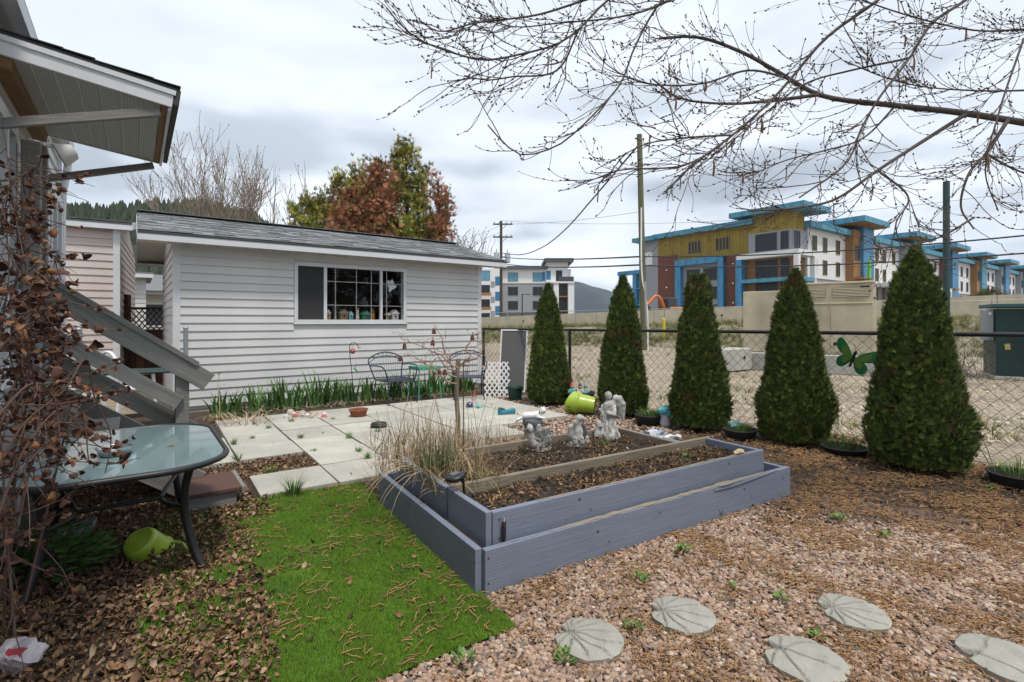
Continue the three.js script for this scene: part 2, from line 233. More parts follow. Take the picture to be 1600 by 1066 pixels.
// ================= raised bed =================
const SOILY = 0.315;
{
  const t = thing('raised_bed', 'blue-grey painted two-tier wooden raised bed full of dark soil', 'raised bed', PL(0, 0), PTH);   // local x = e, local z = -k
  const B = (e0, e1, y0, y1, k0, k1, m = M.bluePaint, name = 'board', lab) => { const g = rbox(e1 - e0, y1 - y0, k1 - k0, 0.006); const lw = e1 - e0 < k1 - k0; if (lw) { const u = g.attributes.uv; for (let i = 0; i < u.count; i++) u.setXY(i, u.getX(i), u.getY(i)); } const o = part(name, g, m, t, lab); o.position.set((e0 + e1) / 2, (y0 + y1) / 2, -(k0 + k1) / 2); return o; };
  // lower tier
  B(0.012, 2.81, -0.02, 0.232, 0, 0.04);
  B(-0.03, 0.010, -0.02, 0.236, 0.03, 1.6);
  B(2.77, 2.808, -0.02, 0.226, 0.043, 1.6);
  B(0.012, 2.768, -0.02, 0.225, 1.56, 1.6);
  // upper tier
  B(0.10, 2.57, 0.19, 0.385, 0.075, 0.113);
  B(0.06, 0.098, 0.19, 0.39, 0.08, 0.55);
  B(0.058, 0.096, 0.19, 0.388, 0.565, 1.38);
  B(2.532, 2.568, 0.19, 0.383, 0.116, 0.58);
  B(0.098, 2.60, 0.19, 0.386, 0.582, 0.62, M.worn, 'divider_board', 'bare weathered divider board');
  B(2.18, 2.216, 0.19, 0.384, 0.622, 1.34, M.worn, 'board', 'bare weathered end board');
  B(0.098, 2.18, 0.19, 0.384, 1.342, 1.38, M.worn, 'board', 'bare weathered rear board');
  B(0.066, 0.104, 0.0, 0.385, 0.117, 0.155, M.greyWood, 'corner_post');
  // weathered bare strips where paint has lifted along the top edges
  const R = rng(8), strip = (e0, e1, y, k, w, m) => { const n = 24, P = [], I = []; for (let i = 0; i <= n; i++) { const e = lerp(e0, e1, i / n), a = w * (0.55 + 0.9 * R()) * Math.sin(Math.PI * clamp(i / n, 0.04, 0.96)) ** 0.4, dy = 0.003 * R(); P.push(e, y + dy, -k + a / 2, e, y + 0.004 + dy, -k, e, y + dy, -k - a / 2); } for (let i = 0; i < n; i++) { const a = i * 3; I.push(a, a + 3, a + 1, a + 1, a + 3, a + 4, a + 1, a + 4, a + 2, a + 2, a + 4, a + 5); } const g = new THREE.BufferGeometry(); g.setAttribute('position', new THREE.Float32BufferAttribute(P, 3)); g.setIndex(I); g.computeVertexNormals(); part('peeled_strip', muv(g), m, t); };
  strip(0.45, 1.5, 0.2325, 0.021, 0.04, M.worn); strip(1.3, 2.5, 0.2325, 0.02, 0.048, M.worn); strip(0.15, 0.6, 0.2325, 0.018, 0.02, M.bluePaint); strip(0.4, 1.6, 0.3855, 0.093, 0.022, M.worn); strip(1.6, 2.5, 0.3855, 0.095, 0.026, M.worn);
  // a loose curl of trim on the front
  part('loose_trim', tube([V(1.85, 0.212, 0.004), V(2.05, 0.213, 0.009), V(2.3, 0.221, 0.007), V(2.62, 0.234, 0.001)], [0.0045, 0.003], 14, 5), M.bluePaint, t, 'strip of trim peeling off the front edge');
  for (const [e, y, k] of [[0.03, 0.19, 0], [0.03, 0.06, 0], [1.3, 0.17, 0], [2.7, 0.16, 0], [0.14, 0.34, 0.075], [0.14, 0.24, 0.075]]) part('screw', cyl(0.005, 0.005, 0.003, 8).rotateX(Math.PI / 2), M.rust, t).position.set(e, y, -k + 0.0005);
  // soil
  const soil = (e0, e1, k0, k1, y0, seed) => { const n = 70, m = 30, g = new THREE.PlaneGeometry(e1 - e0, k1 - k0, n, m).rotateX(-Math.PI / 2), p = g.attributes.position; for (let i = 0; i < p.count; i++) { const x = p.getX(i), z = p.getZ(i); p.setY(i, y0 + 0.035 * fbm(x * 5 + seed, 1, z * 5, 5) + 0.02 * NZ.noise(x * 22, 4, z * 22)); } g.computeVertexNormals(); const o = part('soil', muv(g), M.soil, t); o.position.set((e0 + e1) / 2, 0, -(k0 + k1) / 2); return o; };
  soil(0.09, 2.55, 0.10, 0.59, SOILY, 1); soil(0.09, 2.2, 0.61, 1.36, SOILY + 0.01, 5); soil(2.2, 2.78, 0.03, 1.58, 0.17, 9); soil(0.0, 2.3, 1.36, 1.58, 0.17, 3); soil(0.0, 0.09, 0.03, 1.4, 0.2, 4);
  // clods
  const L = [], C = []; for (let i = 0; i < 2600; i++) { const e = 0.13 + 2.38 * R(), k = 0.13 + (e < 2.15 ? 1.18 : 0.4) * R(); if (Math.abs(k - 0.6) < 0.04) continue; L.push(M4(V(e, SOILY + 0.012 + 0.012 * R(), -k), new THREE.Euler(R() * 3, R() * 3, R() * 3), 0.004 + 0.014 * R() * R())); const v = 0.7 + 0.6 * R(); C.push(rgb(0.05 * v, 0.036 * v, 0.026 * v)); }
  stuff(inst('soil_clods', stoneGeo(9), mat([1, 1, 1], 1), L, t, C));
}
// ================= fallen litter: curled catkins and dead leaves (uncountable) =================
function leafGeo(len, wid, curl, fold, n = 4) { // pointed dead leaf, bent along its length
  const P = [], I = []; for (let i = 0; i <= n; i++) { const t = i / n, w = wid * Math.sin(Math.PI * Math.pow(t, 0.8)) * 0.5 + 0.0004, a = curl * (t - 0.3), x = len * (Math.sin(a) / (curl || 1) + 0.3 * 0), y = len * (1 - Math.cos(a)) / (curl || 1); P.push(x, y + w * fold, -w, x, y, 0, x, y + w * fold * 0.8, w); }
  for (let i = 0; i < n; i++) { const a = i * 3; I.push(a, a + 1, a + 3, a + 1, a + 4, a + 3, a + 1, a + 2, a + 4, a + 2, a + 5, a + 4); }
  const g = new THREE.BufferGeometry(); g.setAttribute('position', new THREE.Float32BufferAttribute(P, 3)); g.setIndex(I); g.computeVertexNormals(); return g;
}
const LEAF = [leafGeo(1, 0.5, 2.0, 0.9), leafGeo(1, 0.4, -2.4, 1.2), leafGeo(1, 0.6, 2.8, 0.7), leafGeo(1, 0.28, 2.4, 1.3)];
const CAT = [0, 1, 2].map(i => { const R = rng(50 + i); return tube([V(-0.5, 0, 0), V(-0.15, 0.05 * i, 0.12 * R()), V(0.2, 0.02, -0.16 * R() - 0.04 * i), V(0.5, 0.06 * R(), 0.1 - 0.2 * R())], [0.045, 0.025], 5, 4); });
const litterMat = mat([1, 1, 1], 0.9, { side: THREE.DoubleSide });
function scatter(name, label, geos, N, seed, X0, X1, d0, d1, dens, yf, size, colour, tilt = 0.7, pow = 1) {
  const R = rng(seed), L = geos.map(() => []), C = geos.map(() => []);
  for (let i = 0; i < N; i++) { const d = lerp(d0, d1, Math.pow(R(), pow)), X = lerp(X0, X1, R()); if (R() > dens(X, d)) continue; const g = R() * geos.length | 0; L[g].push(M4(V(X, yf(X, d, R), -d), new THREE.Euler((R() - 0.5) * tilt * 2, R() * 6.28, (R() - 0.5) * tilt * 2), size(R))); C[g].push(colour(R)); }
  L.forEach((l, i) => l.length && stuff(inst(numbered(name), geos[i], litterMat, l, scene, C[i]), label, 'litter'));
}
const brown = R => { const v = 0.55 + 0.9 * R(), k = R(); return k < 0.5 ? rgb(0.19 * v, 0.105 * v, 0.055 * v) : k < 0.8 ? rgb(0.27 * v, 0.175 * v, 0.10 * v) : k < 0.93 ? rgb(0.075 * v, 0.045 * v, 0.03 * v) : rgb(0.34 * v, 0.25 * v, 0.16 * v); };
const orange = R => { const v = 0.65 + 0.7 * R(); return R() < 0.75 ? rgb(0.31 * v, 0.175 * v, 0.075 * v) : rgb(0.23 * v, 0.135 * v, 0.075 * v); };
const inPlanter = (e, k) => e > -0.04 && e < 2.82 && k > -0.01 && k < 1.62;
const pav = (X, d) => { const rx = X + 1.46, rd = d - 4.323, c = 0.82 * rx + 0.572 * rd, r = -0.572 * rx + 0.82 * rd; return r > -0.02 && r < 3.7 && c > -0.64 && c < 3.7 && !(c < 0 && r > 0.63 && r < 1.25); };
const leafZone = (X, d) => {           // thick leaf drift at the foot of the porch
  { const rx = X + 1.46, rd = d - 4.323, c = 0.82 * rx + 0.572 * rd, r = -0.572 * rx + 0.82 * rd; if (c < 0 && c > -1.3 && r > 0.6 && r < 1.27) return 0.9; }
  const [e, k] = toP(X, d); if (pav(X, d)) return 0; const b = 0.805 * d - 0.593 * X; if (b > 6.3) return 0;
  const edge = -0.97 + 0.35 * fbm(k * 1.7 + 2, 3, e * 0.6, 3) + (k > 1.7 ? 0.25 : 0); const hole = fbm(X * 2.2 + 7, 2, d * 2.2, 3) > 0.27 ? 0.15 : 1;
  return sstep(edge + 0.1, edge - 0.06, e) * hole; };
const baseY = (X, d) => { const [e, k] = toP(X, d); return e > -1.45 && e < 0 && k > -0.32 && k < 2.14 ? turfH(e, k) + 0.010 : 0.004; };
scatter('leaf_litter', 'drift of brown dead leaves by the porch', LEAF, 90000, 21, -5, 0, 1.2, 7, leafZone, (X, d, R) => baseY(X, d) + 0.003 + 0.035 * R() * R(), R => 0.022 + 0.04 * R() * R() + (R() < 0.05 ? 0.03 : 0), brown, 0.8, 1.5);
// scattered catkins on turf, gravel and in the bed
const clump = (X, d, f, t) => sstep(t, t + 0.25, fbm(X * f + 3, 8, d * f, 3) + 0.5);
scatter('catkin_litter', 'fallen orange-brown catkins strewn on turf and gravel', CAT, 70000, 31, -1.8, 4.6, 1.5, 6.2, (X, d) => { const [e, k] = toP(X, d); if (inPlanter(e, k)) return 0; if (pav(X, d)) return 0.02; if (e < 0) return k > -0.32 ? 0.16 * clump(X, d, 3.2, 0.42) + 0.025 : 0.5 * clump(X, d, 2.4, 0.4); return 0.12 + 0.6 * clump(X, d, 2.2, 0.42); }, (X, d, R) => baseY(X, d) + (toP(X, d)[0] > 0 ? 0.018 : 0.004) + 0.008 * R(), R => V(0.035 + 0.045 * R(), 0.07, 0.07), orange, 0.25, 1.2);
scatter('mulch_litter', 'brown bark mulch and leaf scraps under the evergreens', [LEAF[0], LEAF[3], CAT[0], CAT[1]], 42000, 41, -1.2, 6.4, 2.3, 10.2, (X, d) => { const [e, k] = toP(X, d), a = CA * X + SA * d, b = CA * d - SA * X; if (inPlanter(e, k) || pav(X, d) || e < 0 && k < 2.1 || a > 6.5 || b > 9.2) return 0; return clamp(1.1 - inGravel(X, d) * 1.15); }, (X, d, R) => 0.008 + 0.02 * R(), R => 0.022 + 0.035 * R(), R => { const c = R() < 0.35 ? orange(R) : brown(R); return c.multiplyScalar(0.68); }, 0.5, 1.25);
scatter('bed_litter', 'catkins and leaf scraps on the raised bed soil', [CAT[0], CAT[1], CAT[2], LEAF[3], LEAF[1]], 17000, 51, -1, 2.4, 2.6, 5.2, (X, d) => { const [e, k] = toP(X, d); if (!(e > 0.12 && e < 2.5 && k > 0.13 && k < 1.32)) return 0; if (Math.abs(k - 0.6) < 0.035 || (e > 2.16 && k > 0.6)) return 0; return 0.25 + 0.75 * clump(X, d, 3, 0.4); }, (X, d, R) => SOILY + 0.014 + 0.016 * R(), R => 0.02 + 0.032 * R(), R => R() < 0.6 ? orange(R) : brown(R), 0.4);
scatter('turf_leaves', 'single dead leaves on the green turf', LEAF, 420, 61, -1.8, 0.2, 1.8, 4.4, (X, d) => { const [e, k] = toP(X, d); return e < -0.02 && k > -0.3 && k < 2.1 ? 0.15 + 0.85 * clump(X, d, 2.6, 0.45) : 0; }, (X, d, R) => baseY(X, d) + 0.004, R => 0.025 + 0.03 * R(), brown, 0.4);
scatter('patio_leaves', 'leaf scraps on the pavers', LEAF, 500, 71, -4, 1, 4.2, 8.5, (X, d) => pav(X, d) ? 0.35 * clump(X, d, 1.3, 0.5) + 0.03 : 0, () => 0.046, R => 0.02 + 0.025 * R(), brown, 0.35);
// ================= weeds =================
function bladeGeo(h, w, bend, n = 4) { const P = [], I = []; for (let i = 0; i <= n; i++) { const t = i / n, ww = w * (1 - t * t * 0.95) * 0.5, a = bend * t; const x = h * (bend ? (1 - Math.cos(a)) / bend : 0), y = h * (bend ? Math.sin(a) / bend : t); P.push(x, y, -ww, x + ww * 0.25, y, 0, x, y, ww); } for (let i = 0; i < n; i++) { const a = i * 3; I.push(a, a + 3, a + 1, a + 1, a + 3, a + 4, a + 1, a + 4, a + 2, a + 2, a + 4, a + 5); } const g = new THREE.BufferGeometry(); g.setAttribute('position', new THREE.Float32BufferAttribute(P, 3)); g.setIndex(I); g.computeVertexNormals(); return g; }
function tuft(n, h, w, bend, spread, seed, c0, c1) { const R = rng(seed), L = []; for (let i = 0; i < n; i++) { const g = bladeGeo(h * (0.5 + 0.6 * R()), w * (0.7 + 0.6 * R()), bend * (0.3 + R()), 4); const a = R() * 6.28, r = spread * Math.sqrt(R()); g.rotateZ(-0.15 * R()).rotateY(a).translate(r * Math.cos(a), 0, -r * Math.sin(a)); const c = c0.clone().lerp(c1, R()).multiplyScalar(0.75 + 0.5 * R()); L.push(tint(g, c)); } return merge(L); }
const leafMat = VC(0.75, { side: THREE.DoubleSide });
const GR0 = rgb(0.07, 0.16, 0.025), GR1 = rgb(0.15, 0.24, 0.05);
function broad(n, size, spread, seed, c0 = GR0, c1 = GR1) { const R = rng(seed), L = []; for (let i = 0; i < n; i++) { const a = R() * 6.28, r = spread * Math.sqrt(R()), g = leafGeo(size * (0.5 + 0.7 * R()), size * 0.45, 0.9, 0.3, 3); g.rotateZ(0.2 + 0.7 * R()).rotateY(a).translate(r * Math.cos(a), 0.006 + 0.03 * R(), -r * Math.sin(a)); L.push(tint(g, c0.clone().lerp(c1, R()).multiplyScalar(0.7 + 0.6 * R()))); } return merge(L); }
function weed(name, label, geo, p, group) { const o = new THREE.Mesh(geo, leafMat); o.name = numbered(name); o.position.copy(p); o.userData = { label, category: 'weed' }; if (group) o.userData.group = group; o.castShadow = o.receiveShadow = true; scene.add(o); return o; }
weed('grass_tuft', 'spiky green grass tuft growing where pavers meet the turf', tuft(90, 0.19, 0.006, 1.1, 0.05, 1, GR0, GR1), gnd(458, 778).setY(0.02));
weed('grass_tuft', 'low grass tuft in a paver joint behind the spiky tuft', tuft(60, 0.07, 0.005, 1.3, 0.09, 2, GR0, GR1), gnd(422, 743).setY(0.03));
[[1122, 808, 0.045, 'dark green weed at the foot of the raised bed front'], [1310, 818, 0.06, 'leafy weed in mulch beyond the raised bed end'], [1385, 845, 0.04, 'small flat weed in the gravel'], [1000, 915, 0.05, 'leafy weed in gravel in front of the raised bed'], [990, 992, 0.045, 'upright green weed beside the notched stepping stone'], [880, 1040, 0.05, 'dark weed at the edge of a stepping stone'], [1220, 945, 0.04, 'pale weed in gravel between stepping stones'], [1275, 1005, 0.035, 'tiny bright weed by the split-veined stepping stone'], [725, 1045, 0.05, 'weed poking up at the turf corner'], [1065, 868, 0.06, 'flat weed spreading in the gravel'], [1145, 925, 0.03, 'tiny weed sprig in gravel'], [1545, 770, 0.05, 'weed among mulch near the black pot']].forEach(([x, y, s, l], i) => weed('weed', l, broad(22, s * 0.75, s * 0.9, 20 + i), gnd(x, y).setY(0.015)));
[[395, 690], [470, 690], [545, 690], [490, 711], [420, 674], [365, 700], [345, 690], [560, 712], [455, 664], [520, 660], [590, 680], [372, 725], [352, 715], [630, 700], [575, 723]].forEach(([x, y], i) => weed('joint_weed', 'small green weeds growing in the paver joints', tuft(40, 0.05 + 0.025 * (i % 3), 0.006, 1.2, 0.028, 60 + i, GR0, GR1), gnd(x, y).setY(0.03), 'weeds in paver joints'));
// broad-leaved green plant by the porch
{ const t = thing('leafy_shrub', 'low dark green leafy plant beneath the dead vine', 'shrub', gnd(70, 900)); const R = rng(77), L = []; for (let i = 0; i < 420; i++) { const a = R() * 6.28, r = 0.26 * Math.sqrt(R()), h = 0.05 + 0.25 * R() * (1 - r * 2), g = leafGeo(0.05 + 0.03 * R(), 0.035, 0.8, 0.3, 3); g.rotateZ(-0.3 + 0.6 * R()).rotateY(a + R()).translate(r * Math.cos(a) * 1.3, h, -r * Math.sin(a)); L.push(tint(g, rgb(0.035, 0.10, 0.015).lerp(rgb(0.09, 0.2, 0.03), R()))); } part('leaves', merge(L), leafMat, t); const s = []; for (let i = 0; i < 26; i++) { const a = R() * 6.28, r = 0.2 * R(); s.push(tube([V(0.03 * Math.cos(a), 0, 0.03 * Math.sin(a)), V(r * Math.cos(a), 0.15 + 0.12 * R(), r * Math.sin(a))], 0.002, 2, 4)); } part('stems', merge(s), M.twig, t); }
// ================= siding helper: one lapped board per course =================
function lap(L, h, out = 0.024, inn = 0.003) {            // x 0..L, y 0..h, face towards +z, lower edge proud
  const g = new THREE.BufferGeometry(), P = [[0, 0, out], [L, 0, out], [L, h + 0.012, inn], [0, h + 0.012, inn], [0, 0, 0], [L, 0, 0], [L, h + 0.012, 0], [0, h + 0.012, 0]];
  const q = (a, b, c, d) => [a, b, c, a, c, d], I = [...q(0, 1, 2, 3), ...q(4, 5, 1, 0), ...q(4, 0, 3, 7), ...q(1, 5, 6, 2), ...q(3, 2, 6, 7)];
  g.setAttribute('position', new THREE.Float32BufferAttribute(P.flat(), 3)); g.setIndex(I); const n = muv(g); n.computeVertexNormals(); return n;
}
function courses(parent, L, y0, y1, ex, m, tf, holes = [], topFn) {   // tf places a strip; holes = [x0,x1,y0,y1]
  for (let y = y0; y < y1 - 0.02; y += ex) {
    const h = Math.min(ex, y1 - y); let segs = topFn ? [topFn(y + h / 2)] : [[0, L]];
    for (const [a, b, c, d] of holes) if (y + h > c + 0.01 && y < d - 0.01) segs = segs.flatMap(([s, e]) => [[s, Math.min(e, a)], [Math.max(s, b), e]].filter(v => v[1] - v[0] > 0.02));
    for (const [s, e] of segs) { const o = part('siding_board', lap(e - s, h), m, parent); tf(o, s, y); }
  }
}
function shingles(w, len, rowH, tabW, seed, greys) {       // x 0..w, going up +z... returns geometry on plane y=0, rows from z=0 (eave) to z=-len
  const R = rng(seed), L = []; for (let r = 0; r * rowH < len; r++) { let x = -R() * tabW; while (x < w) { const tw = tabW * (0.55 + 0.8 * R()), x0 = Math.max(0, x), x1 = Math.min(w, x + tw - 0.006); if (x1 - x0 > 0.02) { const z1 = -r * rowH, z0 = Math.max(-len, z1 - rowH - 0.01), lift = 0.004 + (R() < 0.5 ? 0.005 : 0); const g = new THREE.BoxGeometry(x1 - x0, 0.006, z1 - z0).rotateX(-0.035).translate((x0 + x1) / 2, lift + 0.006, (z0 + z1) / 2); const k = greys[R() * greys.length | 0]; const v = 0.85 + 0.3 * R(); L.push(tint(g, rgb(k[0] * v, k[1] * v, k[2] * v))); } x += tw; } }
  return muv(merge(L));
}
const shingleMat = VC(0.95, { map: rep(T.speck, 4) });
const GREYS = [[0.20, 0.215, 0.225], [0.27, 0.285, 0.295], [0.34, 0.355, 0.365], [0.15, 0.16, 0.17], [0.24, 0.25, 0.255]];
// ================= shed =================
const shed = thing('garden_shed', 'white vinyl-sided shed with grey shingle roof and wide window', 'shed', Y(0.475, 9.175), TH);
{
  const L = 5.44, D = 3.6, H = 2.62, wx0 = 1.724, wx1 = 3.711, wy0 = 1.385, wy1 = 2.375;
  const inner = mat([0.24, 0.19, 0.13], 0.95, { map: T.grain });
  const W = (n, a) => part(n, bx0(...a), M.whiteVinyl, shed);
  W('wall', [0, wx0 + 0.03, 0.05, H, -0.1, 0]); W('wall', [wx1 - 0.03, L, 0.05, H, -0.1, 0]); W('wall', [wx0 + 0.03, wx1 - 0.03, 0.05, wy0 + 0.03, -0.1, 0]); W('wall', [wx0 + 0.03, wx1 - 0.03, wy1 - 0.03, H, -0.1, 0]);
  W('wall', [0, 0.1, 0.05, H, -D, -0.1]); W('wall', [L - 0.1, L, 0.05, H, -D, -0.1]); W('wall', [0.1, L - 0.1, 0.05, H, -D, -D + 0.1]);
  part('lining', merge([bx0(0.105, wx0, 0.1, 2.5, -0.125, -0.105), bx0(wx1, L - 0.105, 0.1, 2.5, -0.125, -0.105), bx0(0.105, 0.12, 0.1, 2.5, -D + 0.1, -0.13), bx0(L - 0.12, L - 0.105, 0.1, 2.5, -D + 0.1, -0.13), bx0(0.12, L - 0.12, 0.1, 2.5, -D + 0.105, -D + 0.12), bx0(0.1, L - 0.1, 2.52, 2.54, -D + 0.1, -0.1)]), inner, shed);
  part('floor', bx0(0.1, L - 0.1, 0.0, 0.06, -D + 0.1, -0.1), mat([0.12, 0.1, 0.08], 0.9), shed);
  part('foundation', bx0(0.02, L - 0.02, -0.02, 0.12, -D + 0.02, -0.01), M.concrete, shed);
  courses(shed, L - 0.14, 0.1, 2.53, 0.127, M.whiteVinyl, (o, s, y) => o.position.set(s + 0.07, y, 0), [[wx0 - 0.105, wx1 - 0.035, wy0 - 0.03, wy1 + 0.03]]);
  courses(shed, D - 0.1, 0.1, 2.55, 0.127, M.whiteVinyl, (o, s, y) => { o.position.set(0, y, -D + 0.05 + s); o.rotation.y = -Math.PI / 2; }, []);
  courses(shed, D - 0.1, 0.1, 2.55, 0.127, M.whiteVinyl, (o, s, y) => { o.position.set(L, y, -0.05 - s); o.rotation.y = Math.PI / 2; }, []);
  for (const x of [0, L]) { part('corner_trim', bx0(x - (x ? 0.075 : 0.02), x + (x ? 0.02 : 0.075), 0.08, 2.55, -0.075, 0.02), M.whiteTrim, shed); }
  // roof: rise 0.6 over 2.15, overhang 0.35 / 0.45
  const eY = 2.665, rY = 3.275, ov = 0.35, run = D / 2 + ov, sl = Math.hypot(run, rY - eY), ang = Math.atan2(rY - eY, run), RW = L + 0.9;
  for (const s of [1, -1]) {
    const g = new THREE.Group(); g.name = s > 0 ? 'roof' : 'roof_back'; shed.add(g); g.position.set(s > 0 ? -0.45 : L + 0.45, eY, s > 0 ? ov : -D - ov); g.rotation.set(0, s > 0 ? 0 : Math.PI, 0);
    const q = new THREE.Group(); q.name = 'roof_plane'; q.rotation.x = ang; g.add(q);
    const deck = part('roof_deck', bx0(0, RW, -0.03, 0.0, -sl, 0.02), mat([0.1, 0.1, 0.1], 0.95), g); deck.rotation.x = ang;
    const shg = part('shingles', shingles(RW, sl + 0.01, 0.14, 0.28, s > 0 ? 4 : 6, GREYS), shingleMat, g); shg.rotation.x = ang; shg.userData.kind = 'stuff'; g.remove(q);
    part('fascia', bx0(0, RW, -0.125, -0.01, -0.02, 0.005), M.whiteTrim, g);
    part('soffit', bx0(0.02, RW - 0.02, -0.115, -0.1, -ov - 0.02, -0.022), M.soffit, g);
    for (let i = 0; i < 30; i++) part('soffit_groove', bx0(0, 0.006, -0.119, -0.1155, -ov, -0.03), mat([0.3, 0.29, 0.27], 0.8), g).position.x = 0.2 + i * 0.2;
    for (const x of [0.006, RW - 0.006]) { const rk = part('rake_board', bx0(x - 0.012, x + 0.012, -0.14, -0.035, -sl, 0.0), M.whiteTrim, g); rk.rotation.x = ang; const rs = part('rake_soffit', bx0(x < 1 ? 0.02 : RW - 0.45, x < 1 ? 0.45 : RW - 0.02, -0.13, -0.12, -sl, -0.03), M.soffit, g); rs.rotation.x = ang; }
  }
  part('ridge_cap', merge([box(RW, 0.012, 0.16, L / 2, rY + 0.028, -D / 2 + 0.06).applyMatrix4(new THREE.Matrix4()), box(RW, 0.012, 0.16, L / 2, rY + 0.028, -D / 2 - 0.06)]), mat([0.22, 0.235, 0.245], 0.95, { map: rep(T.speck, 4) }), shed);
  // gable infill
  for (const x of [0.0, L]) { const s = new THREE.Shape([new THREE.Vector2(0, 2.5), new THREE.Vector2(-D, 2.5), new THREE.Vector2(-D, 2.62), new THREE.Vector2(-D / 2, 3.2), new THREE.Vector2(0, 2.62)]); const g = new THREE.ExtrudeGeometry(s, { depth: 0.05, bevelEnabled: false }).rotateY(-Math.PI / 2).translate(x ? x + 0.001 : 0.05, 0, 0); g.scale(1, 1, 1); part('gable', muv(g), M.whiteVinyl, shed).position.z = x ? 0 : 0; }
  // window
  const win = new THREE.Group(); win.name = 'window'; shed.add(win);
  const fr = (x0, x1, y0, y1, z0 = -0.06, z1 = 0.03) => rbox(x1 - x0, y1 - y0, z1 - z0, 0.005, (x0 + x1) / 2, (y0 + y1) / 2, (z0 + z1) / 2);
  part('frame', merge([fr(wx0 - 0.03, wx1 + 0.03, wy0 - 0.03, wy0 + 0.035), fr(wx0 - 0.03, wx1 + 0.03, wy1 - 0.035, wy1 + 0.03), fr(wx0 - 0.03, wx0 + 0.03, wy0 + 0.035, wy1 - 0.035), fr(wx1 - 0.03, wx1 + 0.03, wy0 + 0.035, wy1 - 0.035), fr(wx0 - 0.045, wx1 + 0.045, wy0 - 0.045, wy0 - 0.03, -0.01, 0.045)]), M.whiteTrim, win);
  const m1 = 2.2107, m2 = 3.239;
  part('mullion', fr(m1 - 0.028, m1 + 0.028, wy0 + 0.036, wy1 - 0.036, -0.05, 0.025), M.whiteTrim, win); part('mullion', fr(m2 - 0.022, m2 + 0.022, wy0 + 0.036, wy1 - 0.036, -0.05, 0.02), M.whiteTrim, win);
  for (const [a, b] of [[wx0 + 0.03, m1 - 0.028], [m1 + 0.028, m2 - 0.022], [m2 + 0.022, wx1 - 0.03]]) { const p = new THREE.PlaneGeometry(b - a, wy1 - wy0 - 0.07).translate((a + b) / 2, (wy0 + wy1) / 2, -0.02); part('pane', p, M.glass, win); }
  const munt = mat([0.35, 0.34, 0.33], 0.6);
  for (const x of [2.02, 2.40, 2.78, 3.06, 3.36]) part('muntin', box(0.014, wy1 - wy0 - 0.07, 0.008, x, (wy0 + wy1) / 2, -0.035), munt, win);
  for (const y of [2.10, 1.68]) part('muntin', box(wx1 - wx0 - 0.06, 0.014, 0.008, (wx0 + wx1) / 2, y, -0.0355), munt, win);
  part('insect_screen', new THREE.PlaneGeometry(m1 - wx0 - 0.06, wy1 - wy0 - 0.07).translate((wx0 + m1) / 2, (wy0 + wy1) / 2, 0.004), phys([0.05, 0.05, 0.055], { roughness: 1, transmission: 0.5, thickness: 0, side: THREE.DoubleSide }), win);
  part('window_shelf', bx0(wx0 + 0.02, wx1 - 0.02, wy0 - 0.005, wy0 + 0.03, -0.32, -0.07), mat([0.4, 0.38, 0.35], 0.8), shed);
}
